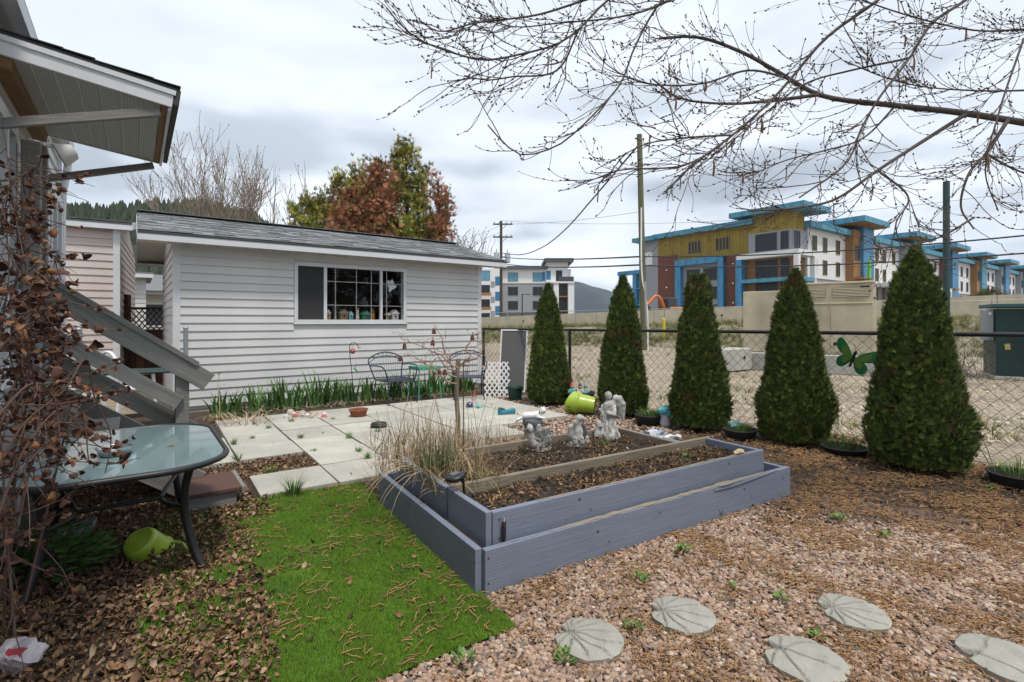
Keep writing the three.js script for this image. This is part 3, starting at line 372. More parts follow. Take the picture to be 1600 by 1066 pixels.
// ornaments on the shelf inside the shed window
{
  const SP = (x, z = -0.15, y = 1.416) => Y(0.475 + x, 9.175 - z, y), G = 'ornaments behind the shed window';
  const house = (x, w, h, wall, roof, label) => { const t = thing('birdhouse', label, 'birdhouse', SP(x), TH + 0.15, G); part('body', rbox(w, h * 0.62, w * 0.8, 0.004, 0, h * 0.31, 0), mat(wall, 0.8, { map: T.mottle }), t); const s = new THREE.Shape([new THREE.Vector2(-w * 0.65, h * 0.6), new THREE.Vector2(0, h), new THREE.Vector2(w * 0.65, h * 0.6)]); part('roof', new THREE.ExtrudeGeometry(s, { depth: w, bevelEnabled: false }).translate(0, 0, -w / 2), mat(roof, 0.8), t); part('entrance_hole', cyl(w * 0.14, w * 0.14, 0.004, 12).rotateX(Math.PI / 2).translate(0, h * 0.36, w * 0.4), M.black, t); part('perch', cyl(0.004, 0.004, 0.03, 6).rotateX(Math.PI / 2).translate(0, h * 0.22, w * 0.4), M.rawWood, t); };
  house(2.29, 0.10, 0.19, [0.5, 0.27, 0.12], [0.45, 0.45, 0.5], 'small tan birdhouse with pale roof on the window shelf');
  house(2.57, 0.14, 0.2, [0.22, 0.17, 0.11], [0.25, 0.2, 0.15], 'brown wooden birdhouse on the window shelf');
  house(2.71, 0.08, 0.16, [0.2, 0.45, 0.5], [0.35, 0.55, 0.55], 'turquoise birdhouse on the window shelf');
  house(2.98, 0.16, 0.17, [0.03, 0.12, 0.09], [0.04, 0.2, 0.13], 'dark green birdhouse on the window shelf');
  house(3.56, 0.14, 0.2, [0.6, 0.6, 0.58], [0.65, 0.65, 0.62], 'white birdhouse at the window shelf end');
  const fig = (n, x, parts, c, label, cat) => { const t = thing(n, label, cat, SP(x), TH, G); part('body', blob(parts, 0.006, 0.02), mat(c, 0.6), t); return t; };
  fig('cat_figurine', 2.43, [S([0, 0.035, 0], [0, 0.1, 0], 0.035, 0.025), S([0, 0.14, 0.01], [0, 0.15, 0.015], 0.026), S([-0.018, 0.16, 0], [-0.02, 0.185, 0], 0.008, 0.003), S([0.018, 0.16, 0], [0.02, 0.185, 0], 0.008, 0.003)], [0.16, 0.16, 0.18], 'grey cat figurine on the window shelf', 'figurine');
  fig('rabbit_figurine', 2.84, [S([0, 0.04, 0], [0, 0.11, 0], 0.038, 0.024), S([0, 0.15, 0.01], [0, 0.16, 0.01], 0.025), S([-0.012, 0.17, 0], [-0.03, 0.22, 0], 0.009, 0.006), S([0.012, 0.17, 0], [0.02, 0.225, 0], 0.009, 0.006)], [0.6, 0.52, 0.46], 'cream rabbit figurine on the window shelf', 'figurine');
  { const t = thing('sunflower_birdhouse', 'yellow sunflower ornament on the window shelf', 'ornament', SP(3.12), TH, G); part('body', rbox(0.08, 0.13, 0.06, 0.006, 0, 0.065, 0), mat([0.5, 0.16, 0.05], 0.7), t); for (const [y, r] of [[0.06, 0.045], [0.17, 0.05]]) { const L = []; for (let i = 0; i < 12; i++) L.push(leafGeo(r, r * 0.4, 0.2, 0.1, 2).rotateZ(0).rotateX(Math.PI / 2).rotateZ(i / 12 * 6.28).translate(0, y, 0.035)); part('petals', merge(L), mat([0.75, 0.42, 0.02], 0.7, { side: THREE.DoubleSide }), t); part('flower_centre', cyl(r * 0.35, r * 0.35, 0.008, 12).rotateX(Math.PI / 2).translate(0, y, 0.036), mat([0.05, 0.03, 0.02], 0.9), t); } }
  { const t = thing('pink_flower', 'pink artificial flower on the window shelf', 'ornament', SP(3.3), TH, G); const L = []; for (let i = 0; i < 10; i++) L.push(leafGeo(0.05, 0.025, 0.3, 0.2, 2).rotateX(Math.PI / 2).rotateZ(i / 10 * 6.28).translate(0, 0.16, 0.01)); part('petals', merge(L), mat([0.5, 0.06, 0.4], 0.7, { side: THREE.DoubleSide }), t); part('stem', cyl(0.004, 0.005, 0.16, 6), mat([0.03, 0.1, 0.02], 0.8), t); }
  { const t = thing('mushroom_ornament', 'cream mushroom ornament on the window shelf', 'ornament', SP(3.43), TH, G); part('stalk', lathe([[0, 0], [0.035, 0], [0.028, 0.05], [0.024, 0.09]], 12), mat([0.4, 0.25, 0.13], 0.8), t); part('cap', lathe([[0.02, 0.085], [0.075, 0.09], [0.06, 0.12], [0.02, 0.14], [0, 0.142]], 16), mat([0.62, 0.55, 0.42], 0.7), t); }
  { const t = thing('butterfly_ornament', 'pale butterfly ornament hanging inside the shed window', 'ornament', SP(3.46, -0.07, 2.05), TH, G); const wing = (x, y, l, w, a) => part('wing', leafGeo(l, w, 0.35, 0.25, 4).rotateX(Math.PI / 2).rotateZ(a).translate(x, y, 0.01), mat([0.6, 0.6, 0.6], 0.5, { side: THREE.DoubleSide }), t); wing(0, 0.01, 0.2, 0.12, 2.2); wing(0, 0.01, 0.2, 0.12, 1.45); wing(0, -0.01, 0.17, 0.1, 0.25); wing(0, -0.01, 0.15, 0.08, 4.3); part('body', cyl(0.008, 0.006, 0.1, 8, 0, -0.05, 0), M.black, t); }
  fig('white_bird_figurine', 2.02, [S([0, 0.05, 0], [0.02, 0.13, 0], 0.04, 0.03), S([0.02, 0.17, 0], [0.02, 0.18, 0], 0.028), S([-0.02, 0.08, 0], [-0.07, 0.17, 0], 0.03, 0.012)], [0.5, 0.55, 0.52], 'pale bird figurine behind the insect screen', 'figurine');
}
// ================= house on the left, its awning and porch stairs =================
const HA = -0.615;                                          // the wall stands on this line of the yard frame
{
  const t = thing('mobile_home', 'white-sided mobile home with tall windows behind the porch', 'house', Y(HA, 0), TH);    // local x = +a, local z = -b
  const B1 = 6.95, Hh = 3.2;
  part('wall', bx0(-5, -0.03, -0.02, Hh, -B1, 3), M.whiteVinyl, t);
  const wins = [[-6.75, -5.95], [-5.8, -5.0], [-4.35, -3.75], [-3.3, -2.5]];
  const holes = wins.map(w => [w[0] + 6.9 - 0.06, w[1] + 6.9 + 0.06, 1.0, 2.62]);
  courses(t, 9.8, 0.62, 3.15, 0.127, M.whiteVinyl, (o, s, y) => { o.position.set(-0.03, y, -6.9 + 9.8 - s - 9.8 + 9.8); o.rotation.y = Math.PI / 2; }, holes.map(h => [9.8 - h[1], 9.8 - h[0], h[2], h[3]]));
  part('skirting', bx0(-0.03, -0.012, 0, 0.6, -6.9, 2.9), mat([0.55, 0.55, 0.58], 0.6), t);
  part('corner_trim', bx0(-0.1, 0.012, 0.02, 3.18, -B1 - 0.02, -B1 + 0.08), M.whiteTrim, t);
  for (const [z0, z1] of wins) {
    const w = new THREE.Group(); w.name = 'window'; t.add(w); const f = (a, b, c, d) => box(0.07, d - c, b - a, 0.0, (c + d) / 2, (a + b) / 2);
    part('frame', merge([f(z0, z1, 1.02, 1.1), f(z0, z1, 2.52, 2.6), f(z0, z0 + 0.07, 1.1, 2.52), f(z1 - 0.07, z1, 1.1, 2.52), f((z0 + z1) / 2 - 0.025, (z0 + z1) / 2 + 0.025, 1.1, 2.52)]), M.whiteTrim, w);
    part('pane', box(0.006, 1.4, z1 - z0 - 0.14, -0.012, 1.81, (z0 + z1) / 2), phys([0.10, 0.12, 0.14], { roughness: 0.04, clearcoat: 1 }), w);
  }
  part('eave_soffit', bx0(-0.03, 0.03, 3.15, 3.17, -B1 - 0.1, 3), M.soffit, t); part('gutter', bx0(0.03, 0.10, 3.14, 3.25, -B1 - 0.12, 3), M.whiteTrim, t); part('downspout', tube([V(0.07, 3.14, -B1 + 0.02), V(0.06, 2.95, -B1 + 0.03), V(0.03, 2.8, -B1 + 0.04), V(0.03, 0.1, -B1 + 0.04)], 0.032, 14, 8), M.whiteTrim, t);
  const rf = part('roof', bx0(-2.6, 0.07, 0, 0.05, -B1 - 0.2, 3), mat([0.05, 0.05, 0.055], 0.95, { map: rep(T.speck, 3) }), t); rf.position.y = 3.25; rf.rotation.z = -0.22; rf.position.y = 3.3;
  // flood light under the awning
  const lamp = new THREE.Group(); lamp.name = 'flood_lamp'; t.add(lamp); lamp.position.set(0.08, 2.86, -6.0); lamp.scale.setScalar(1.25); part('shade', lathe([[0.02, 0.1], [0.05, 0.09], [0.085, 0.0], [0.08, -0.005], [0.045, 0.075]], 18).rotateZ(-1.1), mat([0.4, 0.39, 0.35], 0.5), lamp); part('bracket', cyl(0.02, 0.02, 0.09, 8).rotateZ(1.57).translate(0, 0.06, 0), M.whiteTrim, lamp);
}
{
  // eave corners measured: near (-2.128, 2.73, d 3.2), running 1.4 m towards the shed; slopes up to the wall
  const P1 = V(-2.128, 2.73, -3.2), bk = V(-SA, 0, -CA), e = V(CA, 0, -SA), a1 = P1.x * CA - P1.z * SA, W = a1 - HA + 0.02;
  const t = thing('porch_awning', 'shingled porch awning with perforated soffit, white fascia and timber struts', 'awning', V(P1.x, 0, P1.z), TH);   // local x = +a, z = -b
  const Lb = 1.42, sl = -0.125, ang = Math.atan(0.125), len = W / Math.cos(ang);
  const g = new THREE.Group(); g.name = 'roof'; t.add(g); g.position.y = 2.73; g.rotation.z = -ang;             // x from -len (wall) to 0 (eave)
  part('deck', bx0(-len, 0.02, 0.105, 0.125, -Lb - 0.02, 0.02), mat([0.05, 0.05, 0.055], 0.9), g);
  const sg = part('shingles', shingles(Lb + 0.06, len + 0.04, 0.14, 0.3, 9, [[0.05, 0.05, 0.055], [0.08, 0.08, 0.085], [0.035, 0.035, 0.04]]).rotateY(Math.PI / 2).translate(0.03, 0.122, 0.03), shingleMat, g); sg.userData.kind = 'stuff';
  part('rake_fascia', bx0(-len, 0.0, 0.0, 0.10, 0.0, 0.02), M.whiteTrim, g); part('rake_drip_edge', bx0(-len, 0.01, 0.075, 0.104, 0.021, 0.03), M.whiteTrim, g); part('rake_fascia', bx0(-len, 0.0, 0.0, 0.10, -Lb - 0.02, -Lb), M.whiteTrim, g);
  part('eave_board', bx0(-0.055, -0.02, -0.005, 0.10, -Lb, 0.0), mat([0.30, 0.17, 0.07], 0.8, { map: T.grain }), g); part('eave_fascia', bx0(-0.018, 0.0, -0.02, 0.10, -Lb, 0), M.whiteTrim, g); part('eave_gutter', bx0(0.002, 0.035, 0.02, 0.115, -Lb - 0.02, 0.02), mat([0.035, 0.03, 0.03], 0.7), g);
  const n = Math.ceil(len / 0.1), pm = mat([0.44, 0.44, 0.415], 0.6, { map: tex(128, (u, v) => (Math.hypot((u * 8) % 1 - 0.5, (v * 8) % 1 - 0.5) < 0.2 ? 0.6 : 0.97)) }); pm.map.repeat.set(8, 8);
  for (let i = 0; i < n; i++) { const x1 = -0.058 - i * 0.1, x0 = Math.max(-len + 0.1, x1 - 0.094); if (x1 - x0 < 0.02) continue; part('soffit_panel', bx0(x0, x1, 0.004, 0.014, -Lb + 0.015, -0.005), pm, g); part('soffit_rib', bx0(x0 - 0.006, x0, -0.002, 0.012, -Lb + 0.015, -0.005), M.soffit, g); }
  part('ledger_board', bx0(-len + 0.02, -len + 0.1, -0.06, 0.05, -Lb, 0), mat([0.24, 0.13, 0.055], 0.8, { map: T.grain }), g);
  for (const z of [-0.03, -Lb + 0.03]) part('strut', bar(V(-0.06, 2.70, z), V(-W + 0.03, 2.46, z), 0.04, 0.05), M.greyWood, t);
}
{
  const post = Y(0.288, 4.63), t = thing('porch_stairs', 'weathered grey timber porch stairs with sloping handrail and end post', 'stairs', post, TH);   // local x=+a, z=-b; stairs rise towards -x
  const R = (x, y0) => y0 - x * 0.72, seg = (x0, x1, y, w, h, z, n) => part(n, bar(V(x0, R(x0, y), z), V(x1, R(x1, y), z), w, h), M.greyWood, t);
  part('post', rbox(0.089, 1.13, 0.089, 0.006, 0, 0.56, 0), M.greyWood, t);
  seg(0.17, -0.86, 1.05, 0.038, 0.14, 0.066, 'top_rail'); seg(0.10, -0.86, 1.142, 0.14, 0.035, 0.03, 'handrail_cap'); seg(-0.02, -0.86, 0.77, 0.038, 0.10, 0.066, 'mid_rail'); seg(0.16, -0.86, 0.60, 0.038, 0.12, -0.0645, 'lower_rail'); 
  seg(0.1, -0.84, 0.16, 0.04, 0.24, -0.12, 'stringer'); seg(0.1, -0.84, 0.16, 0.04, 0.24, -1.0, 'stringer');
  for (let i = 0; i < 4; i++) part('tread', rbox(0.26, 0.038, 0.86, 0.006, -0.02 - i * 0.25, 0.19 + i * 0.18, -0.56), M.greyWood, t);
  part('landing', rbox(0.3, 0.04, 1.1, 0.006, -0.86, 0.92, -0.5), M.greyWood, t);
  for (const [x, z, h] of [[-0.80, 0.06, 2.55], [-0.80, 0.34, 2.5]]) part('porch_post', rbox(0.089, h, 0.089, 0.006, x, h / 2, z), M.greyWood, t);
  part('door_side_panel', rbox(0.05, 1.2, 0.14, 0.004, -0.84, 1.5, -0.1), M.greyWood, t);
}
{ const o = thing('step_board', 'reddish brown step board with pale edge at the stair foot', 'step', Y(0.47, 4.52), TH); part('tread', rbox(0.34, 0.03, 0.5, 0.005, 0, 0.15, 0), mat([0.13, 0.06, 0.045], 0.8, { map: T.grain }), o); part('edging', rbox(0.03, 0.05, 0.5, 0.004, 0.186, 0.14, 0), M.greyWood, o); part('riser', rbox(0.30, 0.13, 0.45, 0.004, -0.01, 0.068, 0), M.greyWood, o); }
// ================= neighbours beyond the porch =================
{
  const th = 33.4 * Math.PI / 180, p = V(-7.29, 0, -9.5), t = thing('pink_house', 'pale pink-sided house with white trim and grey roof', 'house', p, th);   // local x: along the front to the left is -x; z back is -z
  part('wall', bx0(-5, -0.03, 0, 3.1, -5, -0.03), M.pinkVinyl, t);
  courses(t, 4.9, 0.75, 3.08, 0.135, M.pinkVinyl, (o, s, y) => o.position.set(s - 4.96, y, -0.03)); courses(t, 4.9, 0.75, 3.08, 0.135, M.pinkVinyl, (o, s, y) => { o.position.set(-0.03, y, -0.03 - s); o.rotation.y = Math.PI / 2; });
  part('skirting', merge([bx0(-5, -0.02, 0, 0.74, -0.03, -0.008), bx0(-0.03, -0.008, 0, 0.74, -5, -0.03)]), M.whiteTrim, t);
  part('corner_trim', bx0(-0.09, 0.012, 0.1, 3.1, -0.09, 0.012), M.whiteTrim, t);
  part('fascia', bx0(-5.2, 0.2, 3.08, 3.2, 0.1, 0.13), M.whiteTrim, t); part('soffit', bx0(-5.2, 0.2, 3.085, 3.1, -0.02, 0.1), M.soffit, t);
  const sg = part('shingles', shingles(5.4, 2.7, 0.14, 0.3, 14, [[0.2, 0.19, 0.18], [0.26, 0.25, 0.23], [0.16, 0.16, 0.15]]).rotateX(0.16).translate(-5.2, 3.21, 0.12), shingleMat, t); sg.userData.kind = 'stuff';
  part('roof', bx0(-5.2, 0.2, -0.02, 0, -2.7, 0.02).rotateX(0.16).translate(0, 3.2, 0.12), mat([0.1, 0.1, 0.1], 0.9), t); part('rake_board', bx0(0.2, 0.225, -0.1, 0.02, -2.7, 0.02).rotateX(0.16).translate(0, 3.2, 0.12), M.whiteTrim, t);
  part('gable', muv(new THREE.ExtrudeGeometry(new THREE.Shape([new THREE.Vector2(0.03, 3.05), new THREE.Vector2(5, 3.05), new THREE.Vector2(2.5, 3.55)]), { depth: 0.03, bevelEnabled: false }).rotateY(Math.PI / 2).translate(-0.06, 0, 0)), M.pinkVinyl, t);
}
{ const p = at(222, 560, 17), t = thing('white_cottage', 'small white clapboard outbuilding seen between shed and pink house', 'house', V(p.x, 0, p.z), TH); part('wall', bx0(-2.6, 0.1, 0, 2.9, -4, 0), M.whiteVinyl, t); courses(t, 2.65, 0.2, 2.9, 0.15, M.whiteVinyl, (o, s, y) => o.position.set(s - 2.55, y, 0)); part('corner_trim', bx0(-0.45, -0.35, 0.1, 2.9, 0.0, 0.03), M.whiteTrim, t); part('roof', bx0(-2.8, 0.3, 2.9, 3.0, -4.2, 0.3), mat([0.16, 0.17, 0.18], 0.9), t); part('fascia', bx0(-2.8, 0.3, 2.82, 2.94, 0.3, 0.33), M.whiteTrim, t); }
{ const p = at(250, 540, 22), t = thing('low_house', 'distant cream bungalow with grey roof in the gap', 'house', V(p.x, 0, p.z), TH); part('wall', bx0(-4, 1.6, 0, 2.5, -5, 0), mat([0.55, 0.53, 0.45], 0.7), t); const w = part('window', bx0(-0.5, 0.5, 1.2, 2.1, 0, 0.02), mat([0.05, 0.06, 0.07], 0.2), t); part('frame', merge([bx0(-0.56, 0.56, 2.1, 2.16, 0, 0.03), bx0(-0.56, 0.56, 1.14, 1.2, 0, 0.03)]), M.whiteTrim, w); part('roof', bx0(-4.3, 1.9, 2.5, 2.62, -5.2, 0.4), mat([0.16, 0.16, 0.165], 0.9), t); part('roof', bx0(-4.3, 1.9, 0, 0.08, -3, 0).rotateX(0.3).translate(0, 2.6, 0.4), mat([0.17, 0.17, 0.175], 0.9), t); }
{ // brown cedar fence with lattice top
  const t = thing('lattice_fence', 'dark brown board fence with diamond lattice top', 'fence', at(200, 560, 10.6).setY(0), 0.08);
  part('post', rbox(0.1, 1.95, 0.1, 0.006, -0.02, 0.97, 0), M.brownWood, t); part('post', rbox(0.1, 1.7, 0.1, 0.006, 1.05, 0.85, 0), M.brownWood, t);
  for (let i = 0; i < 7; i++) part('board', rbox(0.135, 1.15, 0.02, 0.004, 0.1 + i * 0.14, 0.6, 0.0), [M.brownWood, mat([0.17, 0.075, 0.035], 0.85, { map: T.grain }), mat([0.09, 0.045, 0.03], 0.85, { map: T.grain })][i % 3], t);
  for (const y of [1.2, 1.66]) part('rail', rbox(1.0, 0.05, 0.06, 0.004, 0.52, y, 0), M.brownWood, t);
  for (let i = 0; i < 9; i++) for (const s of [1, -1]) { const x0 = 0.05 + i * 0.115, q = box(0.02, 0.6, 0.008).rotateZ(s * 0.72).translate(x0 + 0.05, 1.43, s * 0.006); part('lattice_slat', q, M.brownWood, t); }
}
{ const t = thing('green_metal_table', 'dark green metal patio table behind the porch rail', 'table', at(215, 640, 6.6).setY(0), 0.5); part('top', rbox(1.0, 0.03, 0.6, 0.01, 0, 0.75, 0), mat([0.01, 0.035, 0.03], 0.5), t); for (const [x, z] of [[-0.45, 0.25], [0.45, 0.25], [-0.45, -0.25], [0.45, -0.25]]) part('leg', cyl(0.018, 0.018, 0.74, 8, x, 0, z), mat([0.01, 0.035, 0.03], 0.5), t); }
{ const t = thing('white_plastic_chair', 'white plastic garden chair standing at the green table', 'chair', at(203, 650, 7.4).setY(0), 2.6); part('seat', rbox(0.48, 0.035, 0.46, 0.012, 0, 0.43, 0), M.white, t); for (let i = -2; i <= 2; i++) part('back_slat', rbox(0.05, 0.46, 0.02, 0.008, i * 0.085, 0.68, -0.23 - 0.02).rotateX(0), M.white, t); part('back_rail', tube([V(-0.24, 0.44, -0.2), V(-0.23, 0.85, -0.26), V(-0.1, 0.95, -0.27), V(0.1, 0.95, -0.27), V(0.23, 0.85, -0.26), V(0.24, 0.44, -0.2)], 0.022, 18, 8), M.white, t); for (const s of [-1, 1]) { part('armrest', rbox(0.05, 0.03, 0.42, 0.01, s * 0.26, 0.65, 0), M.white, t); part('leg', bar(V(s * 0.24, 0.0, 0.24), V(s * 0.22, 0.64, 0.2), 0.04), M.white, t); part('leg', bar(V(s * 0.24, 0, -0.26), V(s * 0.22, 0.43, -0.2), 0.04), M.white, t); } }
{ const t = thing('steel_pipe_post', 'capped galvanised pipe post standing against the shed corner', 'post', at(290, 640, 6.9).setY(0)); part('pipe', cyl(0.03, 0.03, 1.3, 14), M.galv, t); part('cap', new THREE.SphereGeometry(0.033, 12, 6, 0, 6.3, 0, 1.6).translate(0, 1.3, 0), M.galv, t); }
{ const t = thing('steel_pipe_post', 'capped galvanised pipe post beside the pink house skirting', 'post', at(123, 640, 6.6).setY(0)); part('pipe', cyl(0.035, 0.035, 1.28, 14), M.galv, t); part('cap', new THREE.SphereGeometry(0.038, 12, 6, 0, 6.3, 0, 1.6).translate(0, 1.28, 0), M.galv, t); part('rope_coil', new THREE.TorusGeometry(0.07, 0.012, 6, 18).rotateX(1.4).translate(0.03, 0.98, 0), mat([0.45, 0.38, 0.2], 0.9), t); }
// ================= glass patio table =================
{
  const t = thing('glass_patio_table', 'frosted glass patio table with black curved metal legs by the porch', 'table', Y(-0.07, 3.77), TH);   // local x=+a (1.0 wide), z=-b (1.37 long)
  const rr = (w, h, r) => { const s = new THREE.Shape(), x = w / 2, y = h / 2; s.moveTo(-x + r, -y); s.lineTo(x - r, -y); s.absarc(x - r, -y + r, r, -Math.PI / 2, 0); s.lineTo(x, y - r); s.absarc(x - r, y - r, r, 0, Math.PI / 2); s.lineTo(-x + r, y); s.absarc(-x + r, y - r, r, Math.PI / 2, Math.PI); s.lineTo(-x, -y + r); s.absarc(-x + r, -y + r, r, Math.PI, Math.PI * 1.5); return s; };
  part('glass_top', new THREE.ExtrudeGeometry(rr(0.97, 1.35, 0.33), { depth: 0.006, bevelEnabled: false, curveSegments: 20 }).rotateX(-Math.PI / 2).translate(0, 0.645, 0), phys([0.30, 0.44, 0.46], { roughness: 0.12, clearcoat: 1, clearcoatRoughness: 0.03, transmission: 0.25, thickness: 0 }), t);
  const pts = rr(1.0, 1.38, 0.345).getSpacedPoints(90).map(p => V(p.x, 0.642, -p.y)); pts.pop(); const c = new THREE.CatmullRomCurve3(pts, true);
  part('rim', new THREE.TubeGeometry(c, 120, 0.017, 8, true).scale(1, 1, 1), M.black, t);
  for (const sx of [-1, 1]) for (const sz of [-1, 1]) {
    const L = [V(sx * 0.33, 0.635, sz * 0.44), V(sx * 0.30, 0.5, sz * 0.40), V(sx * 0.295, 0.34, sz * 0.385), V(sx * 0.33, 0.15, sz * 0.42), V(sx * 0.385, 0.0, sz * 0.47)];
    part('leg', tube(L, 0.021, 16, 8), M.black, t); part('foot_cap', cyl(0.024, 0.026, 0.02, 10, sx * 0.385, 0, sz * 0.47), M.blackMatte, t);
  }
  for (const sx of [-1, 1]) part('stretcher', tube([V(sx * 0.295, 0.36, -0.385), V(sx * 0.2, 0.32, 0), V(sx * 0.295, 0.36, 0.385)], 0.013, 10, 6), M.black, t);
  part('cross_bar', tube([V(-0.21, 0.325, 0), V(0.21, 0.325, 0)], 0.013, 1, 6), M.black, t);
}
{ const p = at(178, 712, 0.75 * 800 / 210); const t = thing('steel_bowl', 'small stainless steel bowl on the glass table', 'bowl', V(p.x, 0.651, p.z)); part('bowl', lathe([[0, 0.002], [0.058, 0.002], [0.066, 0.006], [0.075, 0.045], [0.085, 0.048], [0.086, 0.045], [0.079, 0.042], [0.07, 0.008], [0, 0.006]], 32), M.steel, t); }
{ const p = at(264, 697, 0.75 * 800 / 196); const t = new THREE.Mesh(merge([leafGeo(0.06, 0.02, 0.5, 0.3), leafGeo(0.05, 0.015, 0.9, 0.3).rotateY(0.6)]), mat([0.3, 0.22, 0.07], 0.9, { side: THREE.DoubleSide })); t.name = 'dry_leaf'; t.userData = { label: 'curled tan leaf lying on the glass table top', category: 'leaf' }; t.position.set(p.x, 0.655, p.z); scene.add(t); }
// lime plastic pots (bell shape with scooped rim)
function limePot(label, pos, rot, s = 1) {
  const t = thing('lime_plastic_pot', label, 'pot', pos, 0, 'lime green plastic pots'); const q = new THREE.Group(); q.name = 'pot'; q.quaternion.copy(rot); q.scale.setScalar(s); t.add(q);
  part('body', lathe([[0, 0.0], [0.105, 0.0], [0.112, 0.01], [0.118, 0.09], [0.122, 0.092], [0.128, 0.2], [0.15, 0.235], [0.158, 0.24], [0.158, 0.262], [0.146, 0.262], [0.122, 0.21], [0.105, 0.02], [0, 0.015]], 36), M.lime, q);
  const g = lathe([[0.146, 0.262], [0.148, 0.40], [0.142, 0.40], [0.14, 0.262]], 48), p = g.attributes.position; for (let i = 0; i < p.count; i++) { const a = Math.atan2(p.getZ(i), p.getX(i)), h = 0.262 + (p.getY(i) - 0.262) * (0.12 + 0.88 * clamp(0.5 + 0.5 * Math.cos(a)) ** 1.2); p.setY(i, h); } g.computeVertexNormals(); part('scooped_rim', g, M.lime, q);
  part('handle_hole', cyl(0.032, 0.032, 0.012, 20).rotateZ(Math.PI / 2).scale(1, 1.2, 1).translate(0.146, 0.345, 0), M.blackMatte, q); return t;
}
limePot('lime green plastic pot lying on its side by the evergreens', gnd(930, 650).setY(0.15), new THREE.Quaternion().setFromEuler(new THREE.Euler(0.1, -0.3, 1.45, 'YXZ')).multiply(new THREE.Quaternion().setFromAxisAngle(V(0, 1, 0), -2.0)), 1.08);
{ const p = gnd(238, 868), t = thing('lime_tub', 'upturned lime green plastic tub half buried in leaves under table', 'tub', p, 0.5); t.scale.setScalar(0.66); part('body', lathe([[0, 0.24], [0.10, 0.238], [0.125, 0.225], [0.14, 0.19], [0.165, 0.0], [0.18, -0.01], [0.18, -0.02], [0.16, -0.02], [0.135, 0.18], [0, 0.225]], 36).rotateX(0.5).rotateZ(0.45).translate(0, 0.015, 0), M.lime, t); part('handle', tube([V(0.16, 0.11, 0.05), V(0.24, 0.09, 0.1), V(0.27, 0.03, 0.13), V(0.24, 0.0, 0.15)], 0.014, 10, 8), M.lime, t); for (let i = 0; i < 5; i++) part('moulded_ridge', new THREE.TorusGeometry(0.03 + i * 0.02, 0.003, 5, 28).rotateX(-Math.PI / 2).translate(0, 0.2395, 0).rotateX(0.5).rotateZ(0.45).translate(0, 0.015, 0), M.lime, t); }
// ================= dead climbing vine on the porch corner =================
{
  const t = thing('dead_vine', 'tangled dead climbing vine with curled brown leaves on the porch', 'vine', gnd(30, 1000)); const o = t.position; const R = rng(101);
  const stems = [], tips = []; const A = (px, py, d) => at(px * 0.86 - 12, py, d).sub(o);
  const lines = [[[20, 980, 1.9], [30, 820, 1.85], [60, 640, 1.95], [70, 480, 2.0], [40, 330, 2.1], [20, 200, 2.2]], [[5, 960, 1.8], [60, 760, 1.8], [110, 600, 1.95], [95, 470, 2.1], [120, 390, 2.2]], [[40, 990, 1.7], [20, 760, 1.75], [10, 560, 1.85], [30, 420, 2.0], [10, 260, 2.1]], [[60, 940, 1.9], [120, 720, 2.0], [140, 630, 2.0], [100, 520, 2.1]], [[0, 750, 1.6], [60, 660, 1.7], [130, 610, 1.8], [170, 560, 1.9], [185, 620, 1.95], [215, 680, 2.0], [205, 740, 2.0]], [[0, 830, 1.5], [60, 700, 1.6], [120, 640, 1.7], [160, 640, 1.8], [175, 720, 1.8]], [[0, 560, 1.8], [60, 500, 1.9], [105, 460, 2.0]], [[0, 700, 1.7], [50, 560, 1.9], [30, 470, 2]], [[30, 480, 2.1], [60, 380, 2.2], [70, 300, 2.3], [65, 240, 2.3]], [[0, 380, 2], [30, 300, 2.1], [60, 270, 2.2]], [[0, 660, 1.4], [70, 600, 1.5], [110, 620, 1.6], [125, 700, 1.6]], [[0, 720, 1.5], [40, 740, 1.6], [100, 690, 1.75], [150, 650, 1.85]]];
  for (const l of lines) { const li = lines.indexOf(l), few = [4, 5, 10, 11].includes(li) ? 0.3 : 1.15; const P = l.map(q => A(...q)); stems.push(tube(P, [0.0048, 0.0018], P.length * 5, 5)); const c = new THREE.CatmullRomCurve3(P); for (let i = 0; i < 34 * few; i++) { const p = c.getPoint(R()), dir = V(R() - 0.5, R() * 0.8 - 0.55, R() - 0.5).normalize(), L = 0.08 + 0.22 * R(), q = p.clone().addScaledVector(dir, L * 0.5).add(V(0, -0.02, 0)), e = p.clone().addScaledVector(dir, L).add(V((R() - 0.5) * 0.08, -0.06 * R(), (R() - 0.5) * 0.08)); stems.push(tube([p, q, e], [0.0026, 0.001], 4, 4)); for (let j = 0; j < 1 + R() * 1.6; j++) tips.push(q.clone().lerp(e, R())); } }
  for (let i = 0; i < 200; i++) { const a = at(0 + 95 * Math.sqrt(R()), 420 + 290 * R(), 1.7 + 0.5 * R()).sub(o); tips.push(a); }
  part('stems', merge(stems), mat([0.10, 0.06, 0.045], 0.85), t);
  const geos = [leafGeo(1, 0.8, 3.0, 1.0, 6), leafGeo(1, 0.7, -3.4, 1.3, 6), leafGeo(1, 0.9, 2.4, 1.6, 6), leafGeo(1, 0.6, 3.8, 0.9, 6)], L = geos.map(() => []), C = geos.map(() => []);
  for (const p of tips) { const i = R() * 4 | 0; L[i].push(M4(p, new THREE.Euler(R() * 6.3, R() * 6.3, R() * 6.3), 0.022 + 0.028 * R())); const v = 0.5 + 0.8 * R(); C[i].push(R() < 0.75 ? rgb(0.10 * v, 0.045 * v, 0.03 * v) : rgb(0.22 * v, 0.10 * v, 0.045 * v)); }
  L.forEach((l, i) => { const q = inst('dry_leaves', geos[i], litterMat, l, t, C[i]); q.userData.kind = 'stuff'; });
}
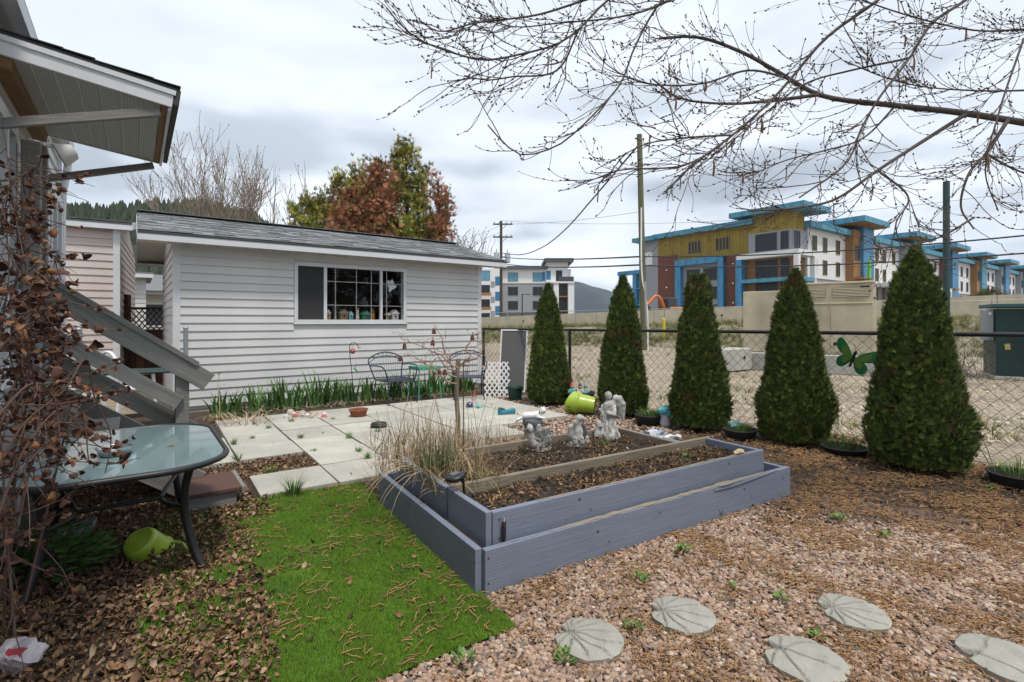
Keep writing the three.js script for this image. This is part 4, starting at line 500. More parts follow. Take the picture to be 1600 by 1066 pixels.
{ const t = thing('crumpled_wrapper', 'crumpled clear and red plastic wrapper on the leaf drift', 'litter', gnd(28, 1045)); part('film', jitter(new THREE.IcosahedronGeometry(0.075, 3).scale(1.3, 0.55, 1), 0.05, 22, 3).translate(0, 0.05, 0), phys([0.75, 0.72, 0.74], { roughness: 0.25, transmission: 0.35, thickness: 0, side: THREE.DoubleSide }), t); part('printed_label', jitter(new THREE.PlaneGeometry(0.07, 0.05, 5, 4).rotateX(-1).translate(0.02, 0.085, 0.04), 0.01, 30, 1), mat([0.42, 0.05, 0.06], 0.5, { side: THREE.DoubleSide }), t); }
{ const t = thing('grey_pot_shard', 'grey plastic tray lying in leaves beside the green plant', 'tray', gnd(118, 845), 0.4); part('tray', lathe([[0, 0.01], [0.1, 0.012], [0.125, 0.05], [0.13, 0.05], [0.106, 0.004], [0, 0.0]], 24).rotateZ(0.35).translate(0, 0.03, 0), mat([0.32, 0.32, 0.33], 0.6), t); }
// ================= leaf-shaped stepping stones =================
function stepStone(px, py, turn, label, veinsN, w = 0.145) {
  const NA = 72, NR = 26, P = [], I = [], R = rng(px), outline = a => w * (1 - 0.30 * Math.exp(-Math.pow(a / 0.2, 2)) + 0.12 * Math.cos(a) * -1 + 0.02 * Math.sin(5 * a + px));     // notch at angle 0
  const veins = []; for (let i = 0; i < veinsN; i++) veins.push(-2.6 + 5.2 * i / (veinsN - 1) + 3.1416);
  const hgt = (x, z, f) => { let dmin = 1, r = Math.hypot(x, z); const ox = w * 0.5; for (let i = 0; i < veins.length; i++) { const a = veins[i] + 0.05 * Math.sin(r * 30 + i), dx = Math.cos(a), dz = Math.sin(a), s = (x - ox) * dx + z * dz, d = s > 0 ? Math.abs(-(x - ox) * dz + z * dx + 0.0035 * Math.sin(s * 40 + i * 2)) : Math.hypot(x - ox, z); dmin = Math.min(dmin, d); } return 0.05 - 0.013 * Math.exp(-Math.pow(dmin / 0.0042, 2)) - 0.01 * Math.pow(f, 6) + 0.004 * fbm(x * 25 + px, 1, z * 25, 4) + 0.006 * fbm(x * 8, 2, z * 8 + px, 2); };
  for (let j = 0; j <= NR; j++) for (let i = 0; i < NA; i++) { const a = i / NA * 2 * Math.PI - Math.PI, f = j / NR, r = outline(a > Math.PI ? a - 2 * Math.PI : a) * f, x = r * Math.cos(a), z = r * Math.sin(a); P.push(x, hgt(x, z, f), z); }
  for (let i = 0; i < NA; i++) { const a = i / NA * 2 * Math.PI - Math.PI, r = outline(a) * 1.0, x = r * Math.cos(a), z = r * Math.sin(a); P.push(x * 0.985, -0.01, z * 0.985); }
  for (let j = 0; j <= NR; j++) for (let i = 0; i < NA; i++) { const a = j * NA + i, b = j * NA + (i + 1) % NA; I.push(a, b, a + NA, b, b + NA, a + NA); }
  const g = new THREE.BufferGeometry(); g.setAttribute('position', new THREE.Float32BufferAttribute(P, 3)); g.setIndex(I.map((v, k) => v)); g.computeVertexNormals();
  const n = g.attributes.normal; let s = 0; for (let i = 0; i < 50; i++) s += n.getY(i + 200); if (s < 0) { const ix = g.index.array; for (let i = 0; i < ix.length; i += 3) { const q = ix[i]; ix[i] = ix[i + 1]; ix[i + 1] = q; } g.computeVertexNormals(); }
  const o = new THREE.Mesh(muv(g), mat([0.44, 0.43, 0.385], 0.95, { map: rep(T.concrete, 2.5), bumpMap: rep(T.bump, 4), bumpScale: 0.003 })); o.geometry.computeVertexNormals(); o.name = numbered('stepping_stone'); o.position.copy(gnd(px, py)).setY(-0.003); o.rotation.set(0.01, turn, 0.02); o.userData = { label, category: 'stepping stone', group: 'leaf-shaped stepping stones' }; scene.add(o);
}
stepStone(915, 1008, 2.75, 'leaf-shaped concrete stepping stone with a deep notch beside the turf', 13);
stepStone(1060, 970, 2.9, 'leaf-shaped concrete stepping stone set just in front of the raised bed', 11);
stepStone(1327, 966, 2.9, 'leaf-shaped concrete stepping stone with fine straight veins, farthest along the path', 11);
stepStone(1250, 1040, 2.5, 'leaf-shaped concrete stepping stone with wide branching cracks', 7, 0.15);
stepStone(1565, 1042, 2.9, 'smooth worn leaf-shaped concrete stepping stone at the path end', 4, 0.16);
// ================= things in and round the raised bed =================
{ const t = thing('solar_light', 'black round solar stake light leaning over the raised bed corner', 'solar light', PL(0.15, 0.5, SOILY), PTH); part('stake', tube([V(0, -0.02, 0), V(-0.005, 0.06, 0), V(-0.012, 0.145, 0)], 0.009, 6, 8), M.black, t); const h = new THREE.Group(); h.name = 'head'; h.position.set(-0.07, 0.155, 0.01); h.rotation.z = 0.18; t.add(h); part('housing', lathe([[0, -0.02], [0.045, -0.018], [0.06, -0.005], [0.058, 0.01], [0.04, 0.018], [0, 0.02]], 28), M.black, h); part('solar_cell', box(0.05, 0.002, 0.05, 0, 0.0215, 0), mat([0.12, 0.13, 0.15], 0.2), h); part('bracket', rbox(0.03, 0.02, 0.02, 0.004, 0.062, 0, 0), M.black, h); }
{ const t = thing('solar_light', 'black solar light head lying on the pavers', 'solar light', gnd(592, 672).setY(0.04)); part('housing', lathe([[0, 0], [0.09, 0.005], [0.105, 0.03], [0.09, 0.055], [0, 0.065]], 24), M.blackMatte, t); part('lens', lathe([[0.1, 0.025], [0.112, 0.03], [0.1, 0.036]], 24), mat([0.05, 0.05, 0.05], 0.3), t); }
{ const t = thing('garden_knife', 'black-handled garden knife stuck upright at the raised bed corner', 'garden tool', PL(0.155, 0.052, 0.215), PTH); part('handle', lathe([[0, 0.01], [0.008, 0.012], [0.012, 0.04], [0.011, 0.09], [0.013, 0.115], [0, 0.12]], 12), M.black, t); part('metal_tip', lathe([[0.009, 0.118], [0.007, 0.13], [0.002, 0.14], [0, 0.141]], 10), M.steel, t); part('blade', box(0.012, 0.03, 0.002, 0, 0.0, 0), M.rust, t); }
const stone = mat([0.50, 0.49, 0.46], 0.9, { map: T.mottle }), stoneVC = VC(0.9);
const weather = (x, y, z) => { const n = clamp(0.55 + 1.6 * fbm(x * 22, y * 22, z * 22, 3)); const v = lerp(0.16, 0.70, n); return rgb(v, v * 0.97, v * 0.9); };
{ const t = thing('angel_statue', 'weathered stone angel statue with wings beside a kneeling child', 'statue', V(0.895, SOILY, -4.74), -0.25);
  const g = blob([S([0, 0.02, 0], [0, 0.2, 0], 0.075, 0.05), S([0, 0.2, 0], [0, 0.3, 0.0], 0.05, 0.052), S([0, 0.3, 0], [0, 0.345, 0.005], 0.025, 0.022), S([-0.004, 0.385, 0.012], [-0.004, 0.4, 0.01], 0.033, 0.033), S([0.05, 0.29, 0], [0.055, 0.22, 0.04], 0.02, 0.017), S([0.055, 0.22, 0.04], [0, 0.24, 0.065], 0.017, 0.013), S([-0.05, 0.29, 0], [-0.06, 0.22, 0.035], 0.02, 0.017), S([-0.06, 0.22, 0.035], [-0.075, 0.27, 0.05], 0.015, 0.013), S([0.03, 0.02, 0.03], [0.05, 0.14, 0.02], 0.03, 0.02), S([-0.06, 0.02, 0.04], [-0.03, 0.15, 0.03], 0.03, 0.02), S([0.0, 0.01, 0], [0.02, 0.01, 0.02], 0.09, 0.09), S([-0.09, 0.03, 0.05], [-0.085, 0.09, 0.05], 0.04, 0.032), S([-0.085, 0.13, 0.055], [-0.085, 0.14, 0.055], 0.03), S([-0.1, 0.09, 0.06], [-0.06, 0.12, 0.08], 0.014, 0.01), ...[...Array(11)].map((_, i) => { const a = i / 11 * 6.28; return S([Math.cos(a) * 0.082, 0.01, Math.sin(a) * 0.082], [Math.cos(a + 0.3) * 0.05, 0.21, Math.sin(a + 0.3) * 0.05], 0.014, 0.008); })], 0.0055, 0.008, weather); jitter(g, 0.005, 90, 2); part('figures', g, stoneVC, t);
  for (const s of [0, 1]) { const w = new THREE.Group(); w.name = 'wing'; t.add(w); w.position.set(s ? 0.05 : 0.02, 0.25, -0.03); w.rotation.set(0, s ? -0.5 : 0.4, 0); part('feathered_wing', blob([S([0.0, 0.03, 0], [0.05, 0.12, -0.01], 0.022, 0.026), S([0.05, 0.12, -0.01], [0.085, 0.07, -0.02], 0.024, 0.02), S([0.085, 0.07, -0.02], [0.085, -0.08, -0.02], 0.02, 0.012), S([0.06, 0.08, -0.015], [0.065, -0.06, -0.02], 0.018, 0.01), S([0.035, 0.07, -0.01], [0.045, -0.03, -0.02], 0.018, 0.01)], 0.005, 0.012, weather), stoneVC, w); }
}
{ const t = thing('goose_statue', 'grey and white swan statue with chicks on a green base', 'statue', V(0.57, SOILY, -4.47), 0.15);
  const col = (x, y, z) => x > 0.035 && y > 0.05 && z < 0.03 ? rgb(0.09, 0.09, 0.10) : weather(x, y, z).lerp(rgb(0.5, 0.48, 0.44), 0.4);
  part('bird', blob([S([0, 0.06, 0], [0.01, 0.11, 0], 0.055, 0.045), S([0.0, 0.12, 0.01], [-0.012, 0.2, 0.02], 0.035, 0.022), S([-0.012, 0.2, 0.02], [0.012, 0.245, 0.025], 0.021, 0.022), S([0.012, 0.245, 0.025], [0.035, 0.24, 0.03], 0.024, 0.02), S([0.035, 0.235, 0.03], [0.06, 0.21, 0.035], 0.012, 0.006), S([0.05, 0.15, -0.02], [0.075, 0.06, -0.02], 0.035, 0.03), S([-0.05, 0.15, -0.02], [-0.06, 0.08, -0.02], 0.028, 0.026)], 0.005, 0.02, col), stoneVC, t);
  part('base', jitter(lathe([[0, 0.03], [0.06, 0.028], [0.1, 0.015], [0.105, 0.0], [0, -0.01]], 28), 0.01, 30, 2), mat([0.36, 0.40, 0.35], 0.85, { map: T.mottle }), t);
  for (const [x, z] of [[-0.035, 0.07], [0.02, 0.08], [0.07, 0.06]]) part('chick', blob([S([x, 0.04, z], [x, 0.05, z], 0.022), S([x, 0.075, z + 0.004], [x, 0.08, z + 0.004], 0.015), S([x, 0.074, z + 0.018], [x, 0.073, z + 0.026], 0.005, 0.002)], 0.004, 0.008), mat([0.46, 0.43, 0.38], 0.9), t);
  part('moss_leaves', merge([...Array(26)].map((_, i) => leafGeo(0.03, 0.018, 0.9, 0.3, 3).rotateZ(0.5).rotateY(i * 2.4).translate(Math.cos(i * 2.4) * 0.085, 0.02 + (i % 4) * 0.012, -Math.sin(i * 2.4) * 0.085))), mat([0.05, 0.14, 0.08], 0.8, { side: THREE.DoubleSide }), t); }
{ const t = thing('hen_statue', 'ruffled grey stone hen statue with a chick on its back', 'statue', V(0.225, SOILY, -4.31), 0.2);
  part('body', blob([S([-0.02, 0.06, 0], [0.06, 0.09, 0], 0.06, 0.055), S([-0.06, 0.09, 0.01], [-0.075, 0.16, 0.02], 0.035, 0.024), S([-0.08, 0.185, 0.025], [-0.085, 0.19, 0.025], 0.027), S([-0.105, 0.183, 0.03], [-0.125, 0.176, 0.033], 0.009, 0.003), S([-0.075, 0.21, 0.02], [-0.09, 0.22, 0.025], 0.01, 0.008), S([0.0, 0.17, 0.01], [0.0, 0.175, 0.01], 0.026), S([0.0, 0.2, 0.015], [0.0, 0.205, 0.015], 0.016)], 0.006, 0.02, weather), stoneVC, t);
  const R = rng(4), L = []; for (let i = 0; i < 240; i++) { const th = R() * 6.28, ph = R() * 1.7, x = 0.03 + 0.085 * Math.cos(th) * Math.sin(ph), y = 0.075 + 0.075 * Math.cos(ph), z = 0.065 * Math.sin(th) * Math.sin(ph); const g = leafGeo(0.05, 0.02, 1.0, 0.5, 3).rotateZ(0.6 + 0.6 * R()).rotateY(-th + (R() - 0.5)).translate(x, y, z); const v = 0.25 + 0.4 * R(); L.push(tint(g, rgb(v, v * 0.97, v * 0.92))); } for (let i = 0; i < 60; i++) L.push(tint(leafGeo(0.1, 0.025, 0.7, 0.4, 3).rotateZ(0.9 + 0.5 * R()).rotateY(-0.9 + 1.8 * R()).translate(0.07, 0.1, 0), rgb(0.5, 0.49, 0.46).multiplyScalar(0.6 + 0.5 * R()))); part('feathers', merge(L), leafMat, t);
  part('base', jitter(lathe([[0, 0.02], [0.1, 0.018], [0.115, 0], [0, -0.01]], 24), 0.012, 26, 5), stone, t);
  for (const x of [-0.03, 0.02, 0.07]) part('chick', blob([S([x, 0.02, 0.085], [x, 0.025, 0.085], 0.013), S([x, 0.042, 0.088], [x, 0.045, 0.088], 0.008)], 0.004, 0.008), mat([0.36, 0.30, 0.24], 0.9), t); }
{ const p = at(832, 665, 5.15); const t = thing('grey_urn', 'tall grey planter pot standing behind the raised bed', 'pot', V(p.x, 0, p.z)); part('body', lathe([[0, 0], [0.075, 0], [0.08, 0.02], [0.085, 0.34], [0.1, 0.36], [0.1, 0.405], [0.09, 0.41], [0.082, 0.37], [0, 0.36]], 28), mat([0.16, 0.17, 0.18], 0.7, { map: T.mottle }), t);
  const c = thing('cat_figurine', 'white ceramic cat with black collar lying on the grey pot', 'figurine', V(p.x, 0.41, p.z), 0.1); part('body', blob([S([-0.07, 0.035, 0], [0.05, 0.04, 0], 0.036, 0.033), S([0.05, 0.045, 0], [0.09, 0.075, 0.005], 0.03, 0.024), S([0.1, 0.085, 0.008], [0.108, 0.086, 0.01], 0.03), S([0.088, 0.11, 0.018], [0.085, 0.13, 0.02], 0.01, 0.003), S([0.115, 0.108, -0.004], [0.118, 0.128, -0.005], 0.01, 0.003), S([-0.08, 0.03, 0], [-0.15, 0.0, 0.01], 0.02, 0.012), S([-0.15, 0, 0.01], [-0.17, -0.02, 0.01], 0.012, 0.01), S([0.05, 0.025, 0.03], [0.11, 0.015, 0.04], 0.014, 0.012)], 0.005, 0.018), mat([0.72, 0.72, 0.72], 0.4), c); part('collar', new THREE.TorusGeometry(0.027, 0.006, 8, 18).rotateY(1.2).translate(0.075, 0.062, 0.003), M.black, c); }
// dry ornamental grass growing out of the left rear of the bed
{
  const t = thing('dry_grass_clump', 'large clump of straw-coloured dry grass in the raised bed', 'ornamental grass', PL(0.2, 1.0, SOILY), PTH); const R = rng(13), L = [];
  const c0 = rgb(0.27, 0.185, 0.095), c1 = rgb(0.46, 0.35, 0.2);
  for (let i = 0; i < 650; i++) { const g = bladeGeo(0.12 + 0.42 * R() * R() + 0.08 * R(), 0.003 + 0.004 * R(), (R() - 0.3) * 4.6, 7); g.rotateZ(-0.75 * R()).rotateY(R() * 6.28).translate((R() - 0.35) * 0.5, 0, (R() - 0.5) * 0.85); L.push(tint(g, c0.clone().lerp(c1, R()).multiplyScalar(0.6 + 0.6 * R()))); }
  part('dry_blades', merge(L), leafMat, t);
  const K = []; for (let i = 0; i < 150; i++) { const g = bladeGeo(0.12 + 0.18 * R(), 0.009, 0.6 * R(), 5); g.rotateZ(-0.3 * R()).rotateY(R() * 6.28).translate(-0.02 + (R() - 0.5) * 0.2, 0, 0.02 + (R() - 0.5) * 0.26); K.push(tint(g, rgb(0.05, 0.10, 0.03).lerp(rgb(0.1, 0.16, 0.05), R()))); } part('green_blades', merge(K), leafMat, t);
  const H = []; for (let i = 0; i < 16; i++) { const g = bladeGeo(0.5 + 0.25 * R(), 0.006, 1.6 + R(), 8); g.rotateZ(-0.5).rotateY(2.6 + R() * 1.2).translate(-0.1, 0.02, 0.05 + 0.2 * R()); H.push(tint(g, c1.clone().multiplyScalar(0.8 + 0.3 * R()))); } part('drooping_blades', merge(H), leafMat, t);
}
{ const t = thing('straw_mound', 'mound of tangled dry stalks between raised bed and pavers', 'dry plant', PL(0, 1.75, 0), PTH); const R = rng(17), L = []; for (let i = 0; i < 2400; i++) { const e = 0.02 + 1.5 * R(), z = (R() - 0.5) * 0.6, top = 0.60 * Math.max(0.12, 1 - Math.pow(e / 1.6, 2)) * (1 - Math.abs(z) * 0.9); const g = bladeGeo(0.12 + 0.26 * R(), 0.004 + 0.003 * R(), (R() - 0.4) * 5.5, 6); g.rotateZ(-1.4 * R()).rotateY(R() * 6.28).translate(e, top * R() * 0.85, z); L.push(tint(g, rgb(0.24, 0.155, 0.085).lerp(rgb(0.46, 0.35, 0.21), R()).multiplyScalar(0.55 + 0.6 * R()))); } part('stalks', merge(L), leafMat, t); const K = []; for (let i = 0; i < 26; i++) { const e = 1.1 * R(), z = (R() - 0.5) * 0.5; K.push(tube([V(e, 0, z), V(e + (R() - 0.5) * 0.1, 0.3, z), V(e + (R() - 0.5) * 0.3, 0.5 + 0.3 * R(), z + (R() - 0.5) * 0.2)], [0.004, 0.002], 5, 4)); } part('upright_stems', merge(K), mat([0.40, 0.31, 0.19], 0.9), t); }
weed('chickweed', 'bright yellow-green chickweed on the raised bed soil by the divider', broad(90, 0.028, 0.11, 91, rgb(0.14, 0.2, 0.03), rgb(0.26, 0.32, 0.06)), PL(0.42, 0.78, SOILY + 0.01));
weed('seedling', 'small green seedling near the angel statue', broad(16, 0.04, 0.03, 92), PL(1.75, 1.0, SOILY + 0.01));
weed('seedling', 'small green seedling in the front soil strip', broad(14, 0.035, 0.035, 93), PL(2.0, 0.36, SOILY + 0.01));
// contorted shrub hung with rusty bells
{
  const base = V(-0.53, 0.1, -4.95), t = thing('contorted_shrub', 'leafless shrub with curly twigs on a pale bark stem', 'shrub', base); const R = rng(23), L = [];
  part('trunk', tube([V(0, -0.1, 0), V(0.01, 0.3, 0), V(-0.005, 0.6, 0.01), V(0.01, 0.93, 0)], [0.026, 0.02], 14, 9), mat([0.30, 0.24, 0.18], 0.9, { map: rep(T.mottle, 2), bumpMap: T.bump, bumpScale: 0.01 }), t);
  const A = (px, py, d = 4.95) => at(px, py, d).sub(base);
  const mains = [[[716, 575], [700, 560], [692, 540], [690, 525], [680, 508]], [[716, 575], [690, 555], [668, 545], [650, 538], [632, 530]], [[716, 575], [735, 556], [728, 545], [740, 530], [748, 521]], [[714, 590], [680, 575], [655, 562], [630, 553]], [[714, 580], [690, 565], [678, 545], [676, 528]], [[716, 570], [745, 560], [755, 540], [745, 525]], [[714, 600], [690, 590], [670, 580], [680, 560]]];
  const curly = (a, b, n, amp) => { const P = []; for (let i = 0; i <= n; i++) { const q = a.clone().lerp(b, i / n); if (i && i < n) q.add(V((R() - 0.5) * amp, (R() - 0.5) * amp, (R() - 0.5) * amp)); P.push(q); } return P; };
  mains.forEach((m, k) => { const P = m.map(q => A(q[0], q[1], 4.95 + (k % 3 - 1) * 0.12)); const Q = []; P.forEach((p, i) => { Q.push(p); if (i < P.length - 1) Q.push(p.clone().lerp(P[i + 1], 0.5).add(V((R() - 0.5) * 0.04, (R() - 0.5) * 0.04, (R() - 0.5) * 0.06))); }); L.push(tube(Q, [0.008, 0.003], Q.length * 3, 5)); for (let i = 0; i < 7; i++) { const a = Q[1 + (R() * (Q.length - 1) | 0)], b = a.clone().add(V((R() - 0.5) * 0.3, (R() - 0.4) * 0.22, (R() - 0.5) * 0.3)); L.push(tube(curly(a, b, 5, 0.06), [0.003, 0.0012], 10, 4)); } });
  part('twigs', merge(L), mat([0.34, 0.20, 0.13], 0.85), t);
  const leaves = []; for (let i = 0; i < 90; i++) { const a = A(640 + 110 * R(), 545 + 50 * R(), 4.8 + 0.3 * R()); leaves.push(leafGeo(0.018, 0.012, 1.5, 0.5, 2).rotateZ(R() * 6).rotateY(R() * 6).translate(a.x, a.y, a.z)); } part('buds', merge(leaves), mat([0.30, 0.2, 0.1], 0.9, { side: THREE.DoubleSide }), t);
  [[678, 508], [632, 532], [625, 551], [676, 526], [738, 518], [686, 572], [695, 572]].forEach(([px, py], i) => { const b = thing('rusty_bell', 'little rusty metal bell hanging in the contorted shrub', 'bell', at(px, py, 4.95 + (i % 3 - 1) * 0.12), 0, 'rusty bells in the contorted shrub'); part('cord', cyl(0.0015, 0.0015, 0.03, 4, 0, -0.03, 0), M.twig, b); part('bell', lathe([[0, -0.03], [0.012, -0.032], [0.016, -0.05], [0.022, -0.085], [0.019, -0.085], [0.012, -0.05], [0, -0.04]], 14), M.rust, b); });
}
{ const t = thing('garden_stake', 'thin dark metal stake standing in the dry grass', 'stake', PL(0.42, 1.05, SOILY)); part('rod', cyl(0.004, 0.004, 0.78, 6), M.rust, t); part('pigtail', new THREE.TorusGeometry(0.02, 0.003, 5, 16, 5).translate(0.02, 0.78, 0), M.rust, t); }
// ================= along the shed =================
{ const R = rng(29); for (let i = 0; i < 21; i++) { const a = 0.9 + i * 0.215 + 0.1 * R(), p = Y(a + 0.1, 8.66 + 0.12 * (R() - 0.5), 0); const n = 26, hs = 0.55 + 0.5 * R(), L = []; for (let j = 0; j < n; j++) { const g = bladeGeo((0.36 + 0.28 * R()) * hs, 0.034 + 0.016 * R(), 0.2 + 0.7 * R(), 5); g.rotateZ(-0.28 * R()).rotateY(R() * 6.28).translate((R() - 0.5) * 0.2, 0, (R() - 0.5) * 0.18); L.push(tint(g, rgb(0.045, 0.12, 0.025).lerp(rgb(0.11, 0.21, 0.055), R()).multiplyScalar(0.75 + 0.5 * R()))); } const t = thing('iris_clump', 'clump of sword-shaped green iris leaves along the shed wall', 'iris', p, 0, 'iris clumps along the shed wall'); part('leaves', merge(L), leafMat, t); const S2 = []; for (let j = 0; j < 14; j++) { const g = bladeGeo(0.16 + 0.14 * R(), 0.012, 1.8 * R(), 5); g.rotateZ(-0.9 - 0.5 * R()).rotateY(R() * 6.28).translate((R() - 0.5) * 0.2, 0.02, 0.12 + 0.1 * R()); S2.push(tint(g, rgb(0.42, 0.34, 0.22).multiplyScalar(0.6 + 0.6 * R()))); } part('dead_leaves', merge(S2), leafMat, t); } }
{ const t = thing('dried_stalk', 'dried pale flower stalk leaning at the shed wall corner', 'dry plant', gnd(342, 660)); part('stalk', tube([V(0, 0, 0), V(0.01, 0.25, 0), V(-0.015, 0.5, 0), V(0.01, 0.68, 0)], [0.007, 0.004], 10, 6), mat([0.5, 0.4, 0.22], 0.9), t); part('seed_heads', merge([leafGeo(0.06, 0.03, 1, 0.5).translate(0.01, 0.68, 0), leafGeo(0.05, 0.03, -1, 0.5).rotateY(2.5).translate(0.0, 0.66, 0), leafGeo(0.05, 0.02, 1, 0.5).rotateY(1).translate(0.06, 0.52, 0)]), mat([0.25, 0.18, 0.09], 0.9, { side: THREE.DoubleSide }), t); part('dead_foliage', tuft(40, 0.2, 0.02, 2.2, 0.08, 5, rgb(0.2, 0.13, 0.06), rgb(0.4, 0.3, 0.17)), leafMat, t); }
{ const t = thing('dry_leaf_heap', 'heap of pale dead iris leaves at the patio edge', 'dry plant', gnd(385, 664)); part('dead_leaves', tuft(120, 0.26, 0.012, 3.0, 0.3, 6, rgb(0.35, 0.27, 0.16), rgb(0.52, 0.43, 0.3)), leafMat, t); }
{ const t = thing('rock_heap', 'small heap of shells and painted rocks at the patio edge', 'rocks', gnd(480, 655)); const R = rng(33); for (let i = 0; i < 26; i++) { const c = [[0.5, 0.42, 0.36], [0.38, 0.12, 0.10], [0.42, 0.44, 0.46], [0.45, 0.3, 0.22], [0.6, 0.56, 0.5]][R() * 5 | 0]; const o = part('rock', stoneGeo(20 + i % 5), mat(c, 0.8), t); o.scale.setScalar(0.025 + 0.04 * R()); o.position.set((R() - 0.5) * 0.55, 0.03 + 0.06 * R() * R(), (R() - 0.5) * 0.22); o.rotation.set(R() * 3, R() * 3, R() * 3); } }
{ const t = thing('terracotta_bowl', 'shallow terracotta bowl on the pavers', 'bowl', gnd(560, 655).setY(0.04)); part('bowl', lathe([[0, 0.004], [0.09, 0.0], [0.105, 0.02], [0.125, 0.085], [0.135, 0.09], [0.135, 0.105], [0.12, 0.105], [0.1, 0.03], [0, 0.02]], 30), M.terracotta, t); part('earth', new THREE.CircleGeometry(0.115, 20).rotateX(-Math.PI / 2).translate(0, 0.08, 0), M.soil, t); }
{ const t = thing('shepherd_hook', 'thin black shepherd hook with a red glass ball', 'garden hook', at(552, 620, 8.3).setY(0)); part('rod', tube([V(0, 0, 0), V(-0.02, 0.5, 0), V(-0.06, 0.92, 0), V(-0.05, 1.02, 0), V(0.0, 1.05, 0), V(0.06, 1.02, 0), V(0.09, 0.95, 0), V(0.12, 0.97, 0)], 0.006, 30, 6), M.black, t); const b = thing('glass_ball', 'red glass ball hanging from the shepherd hook', 'ornament', at(551, 549, 8.3)); part('ball', new THREE.SphereGeometry(0.045, 16, 12), phys([0.3, 0.05, 0.03], { roughness: 0.2, clearcoat: 1 }), b); part('hanger', cyl(0.002, 0.002, 0.07, 5, 0, 0.04, 0), M.black, b); const c = thing('hummingbird_ornament', 'small green glass ornament hanging low on the shepherd hook', 'ornament', at(556, 578, 8.3)); part('body', blob([S([0, 0, 0], [0.03, -0.03, 0], 0.018, 0.01), S([-0.01, 0.01, 0], [-0.05, 0.03, 0], 0.01, 0.003), S([0, 0, 0], [-0.02, 0.05, 0.01], 0.012, 0.004)], 0.005, 0.01), mat([0.1, 0.3, 0.15], 0.3), c); part('wire', cyl(0.0015, 0.0015, 0.16, 4), M.black, c); }
function ironChair(label, pos, turn) {
  const t = thing('iron_garden_chair', label, 'chair', pos, turn, 'wrought iron garden chairs'), m = mat([0.035, 0.045, 0.075], 0.45, { metalness: 0.4 }), r = 0.011;
  part('seat', merge([...Array(9)].map((_, i) => rbox(0.46, 0.008, 0.03, 0.003, 0, 0.42, -0.2 + i * 0.05))), m, t); part('seat_frame', tube([V(-0.25, 0.42, -0.22), V(-0.26, 0.42, 0.2), V(-0.2, 0.42, 0.25), V(0.2, 0.42, 0.25), V(0.26, 0.42, 0.2), V(0.25, 0.42, -0.22)], r, 26, 6), m, t);
  part('back_frame', tube([V(-0.25, 0.42, -0.23), V(-0.3, 0.62, -0.29), V(-0.32, 0.74, -0.32), V(-0.2, 0.82, -0.34), V(0, 0.86, -0.35), V(0.2, 0.82, -0.34), V(0.32, 0.74, -0.32), V(0.3, 0.62, -0.29), V(0.25, 0.42, -0.23)], r, 40, 6), m, t);
  part('back_rail', tube([V(-0.31, 0.70, -0.31), V(-0.18, 0.77, -0.33), V(0, 0.80, -0.34), V(0.18, 0.77, -0.33), V(0.31, 0.70, -0.31)], 0.007, 24, 5), m, t);
  part('back_mesh', merge([...Array(13)].map((_, i) => { const x = -0.24 + i * 0.04; return tube([V(x, 0.43, -0.235), V(x * 1.15, 0.76 - 2.2 * x * x * 0.3, -0.328)], 0.0022, 1, 4); })), m, t);
  for (let i = 0; i < 6; i++) part('scroll', new THREE.TorusGeometry(0.02, 0.004, 5, 14, 5).translate(-0.2 + i * 0.08, 0.82 - 1.1 * (-0.2 + i * 0.08) ** 2, -0.342), m, t);
  for (const s of [-1, 1]) { part('armrest', tube([V(s * 0.3, 0.64, -0.29), V(s * 0.32, 0.66, -0.05), V(s * 0.31, 0.64, 0.18), V(s * 0.28, 0.55, 0.22), V(s * 0.25, 0.42, 0.22)], r, 20, 6), m, t); part('leg', tube([V(s * 0.24, 0.42, 0.22), V(s * 0.25, 0.2, 0.25), V(s * 0.26, 0, 0.28)], r, 8, 6), m, t); part('leg', tube([V(s * 0.24, 0.42, -0.2), V(s * 0.25, 0.2, -0.25), V(s * 0.26, 0, -0.3)], r, 8, 6), m, t); }
}
ironChair('dark blue wrought iron garden chair among the iris leaves', Y(3.5, 8.05), TH + 0.1); ironChair('dark blue wrought iron garden chair by the shed corner trim', Y(4.75, 7.75), TH - 0.5);
{ const t = thing('green_side_table', 'mint green metal side table between the iron chairs', 'table', Y(4.12, 8.2), TH), m = mat([0.06, 0.30, 0.19], 0.5); part('top', merge([...Array(8)].map((_, i) => rbox(0.42, 0.012, 0.038, 0.004, 0, 0.6, -0.18 + i * 0.052))), m, t); part('apron', merge([box(0.42, 0.05, 0.01, 0, 0.57, 0.2), box(0.42, 0.05, 0.01, 0, 0.57, -0.2), box(0.01, 0.05, 0.39, 0.2, 0.57, 0), box(0.01, 0.05, 0.39, -0.2, 0.57, 0)]), m, t); for (const [x, z] of [[1, 1], [1, -1], [-1, 1], [-1, -1]]) part('leg', tube([V(x * 0.19, 0.58, z * 0.18), V(x * 0.2, 0.3, z * 0.19), V(x * 0.22, 0, z * 0.22)], 0.011, 8, 6), m, t); }
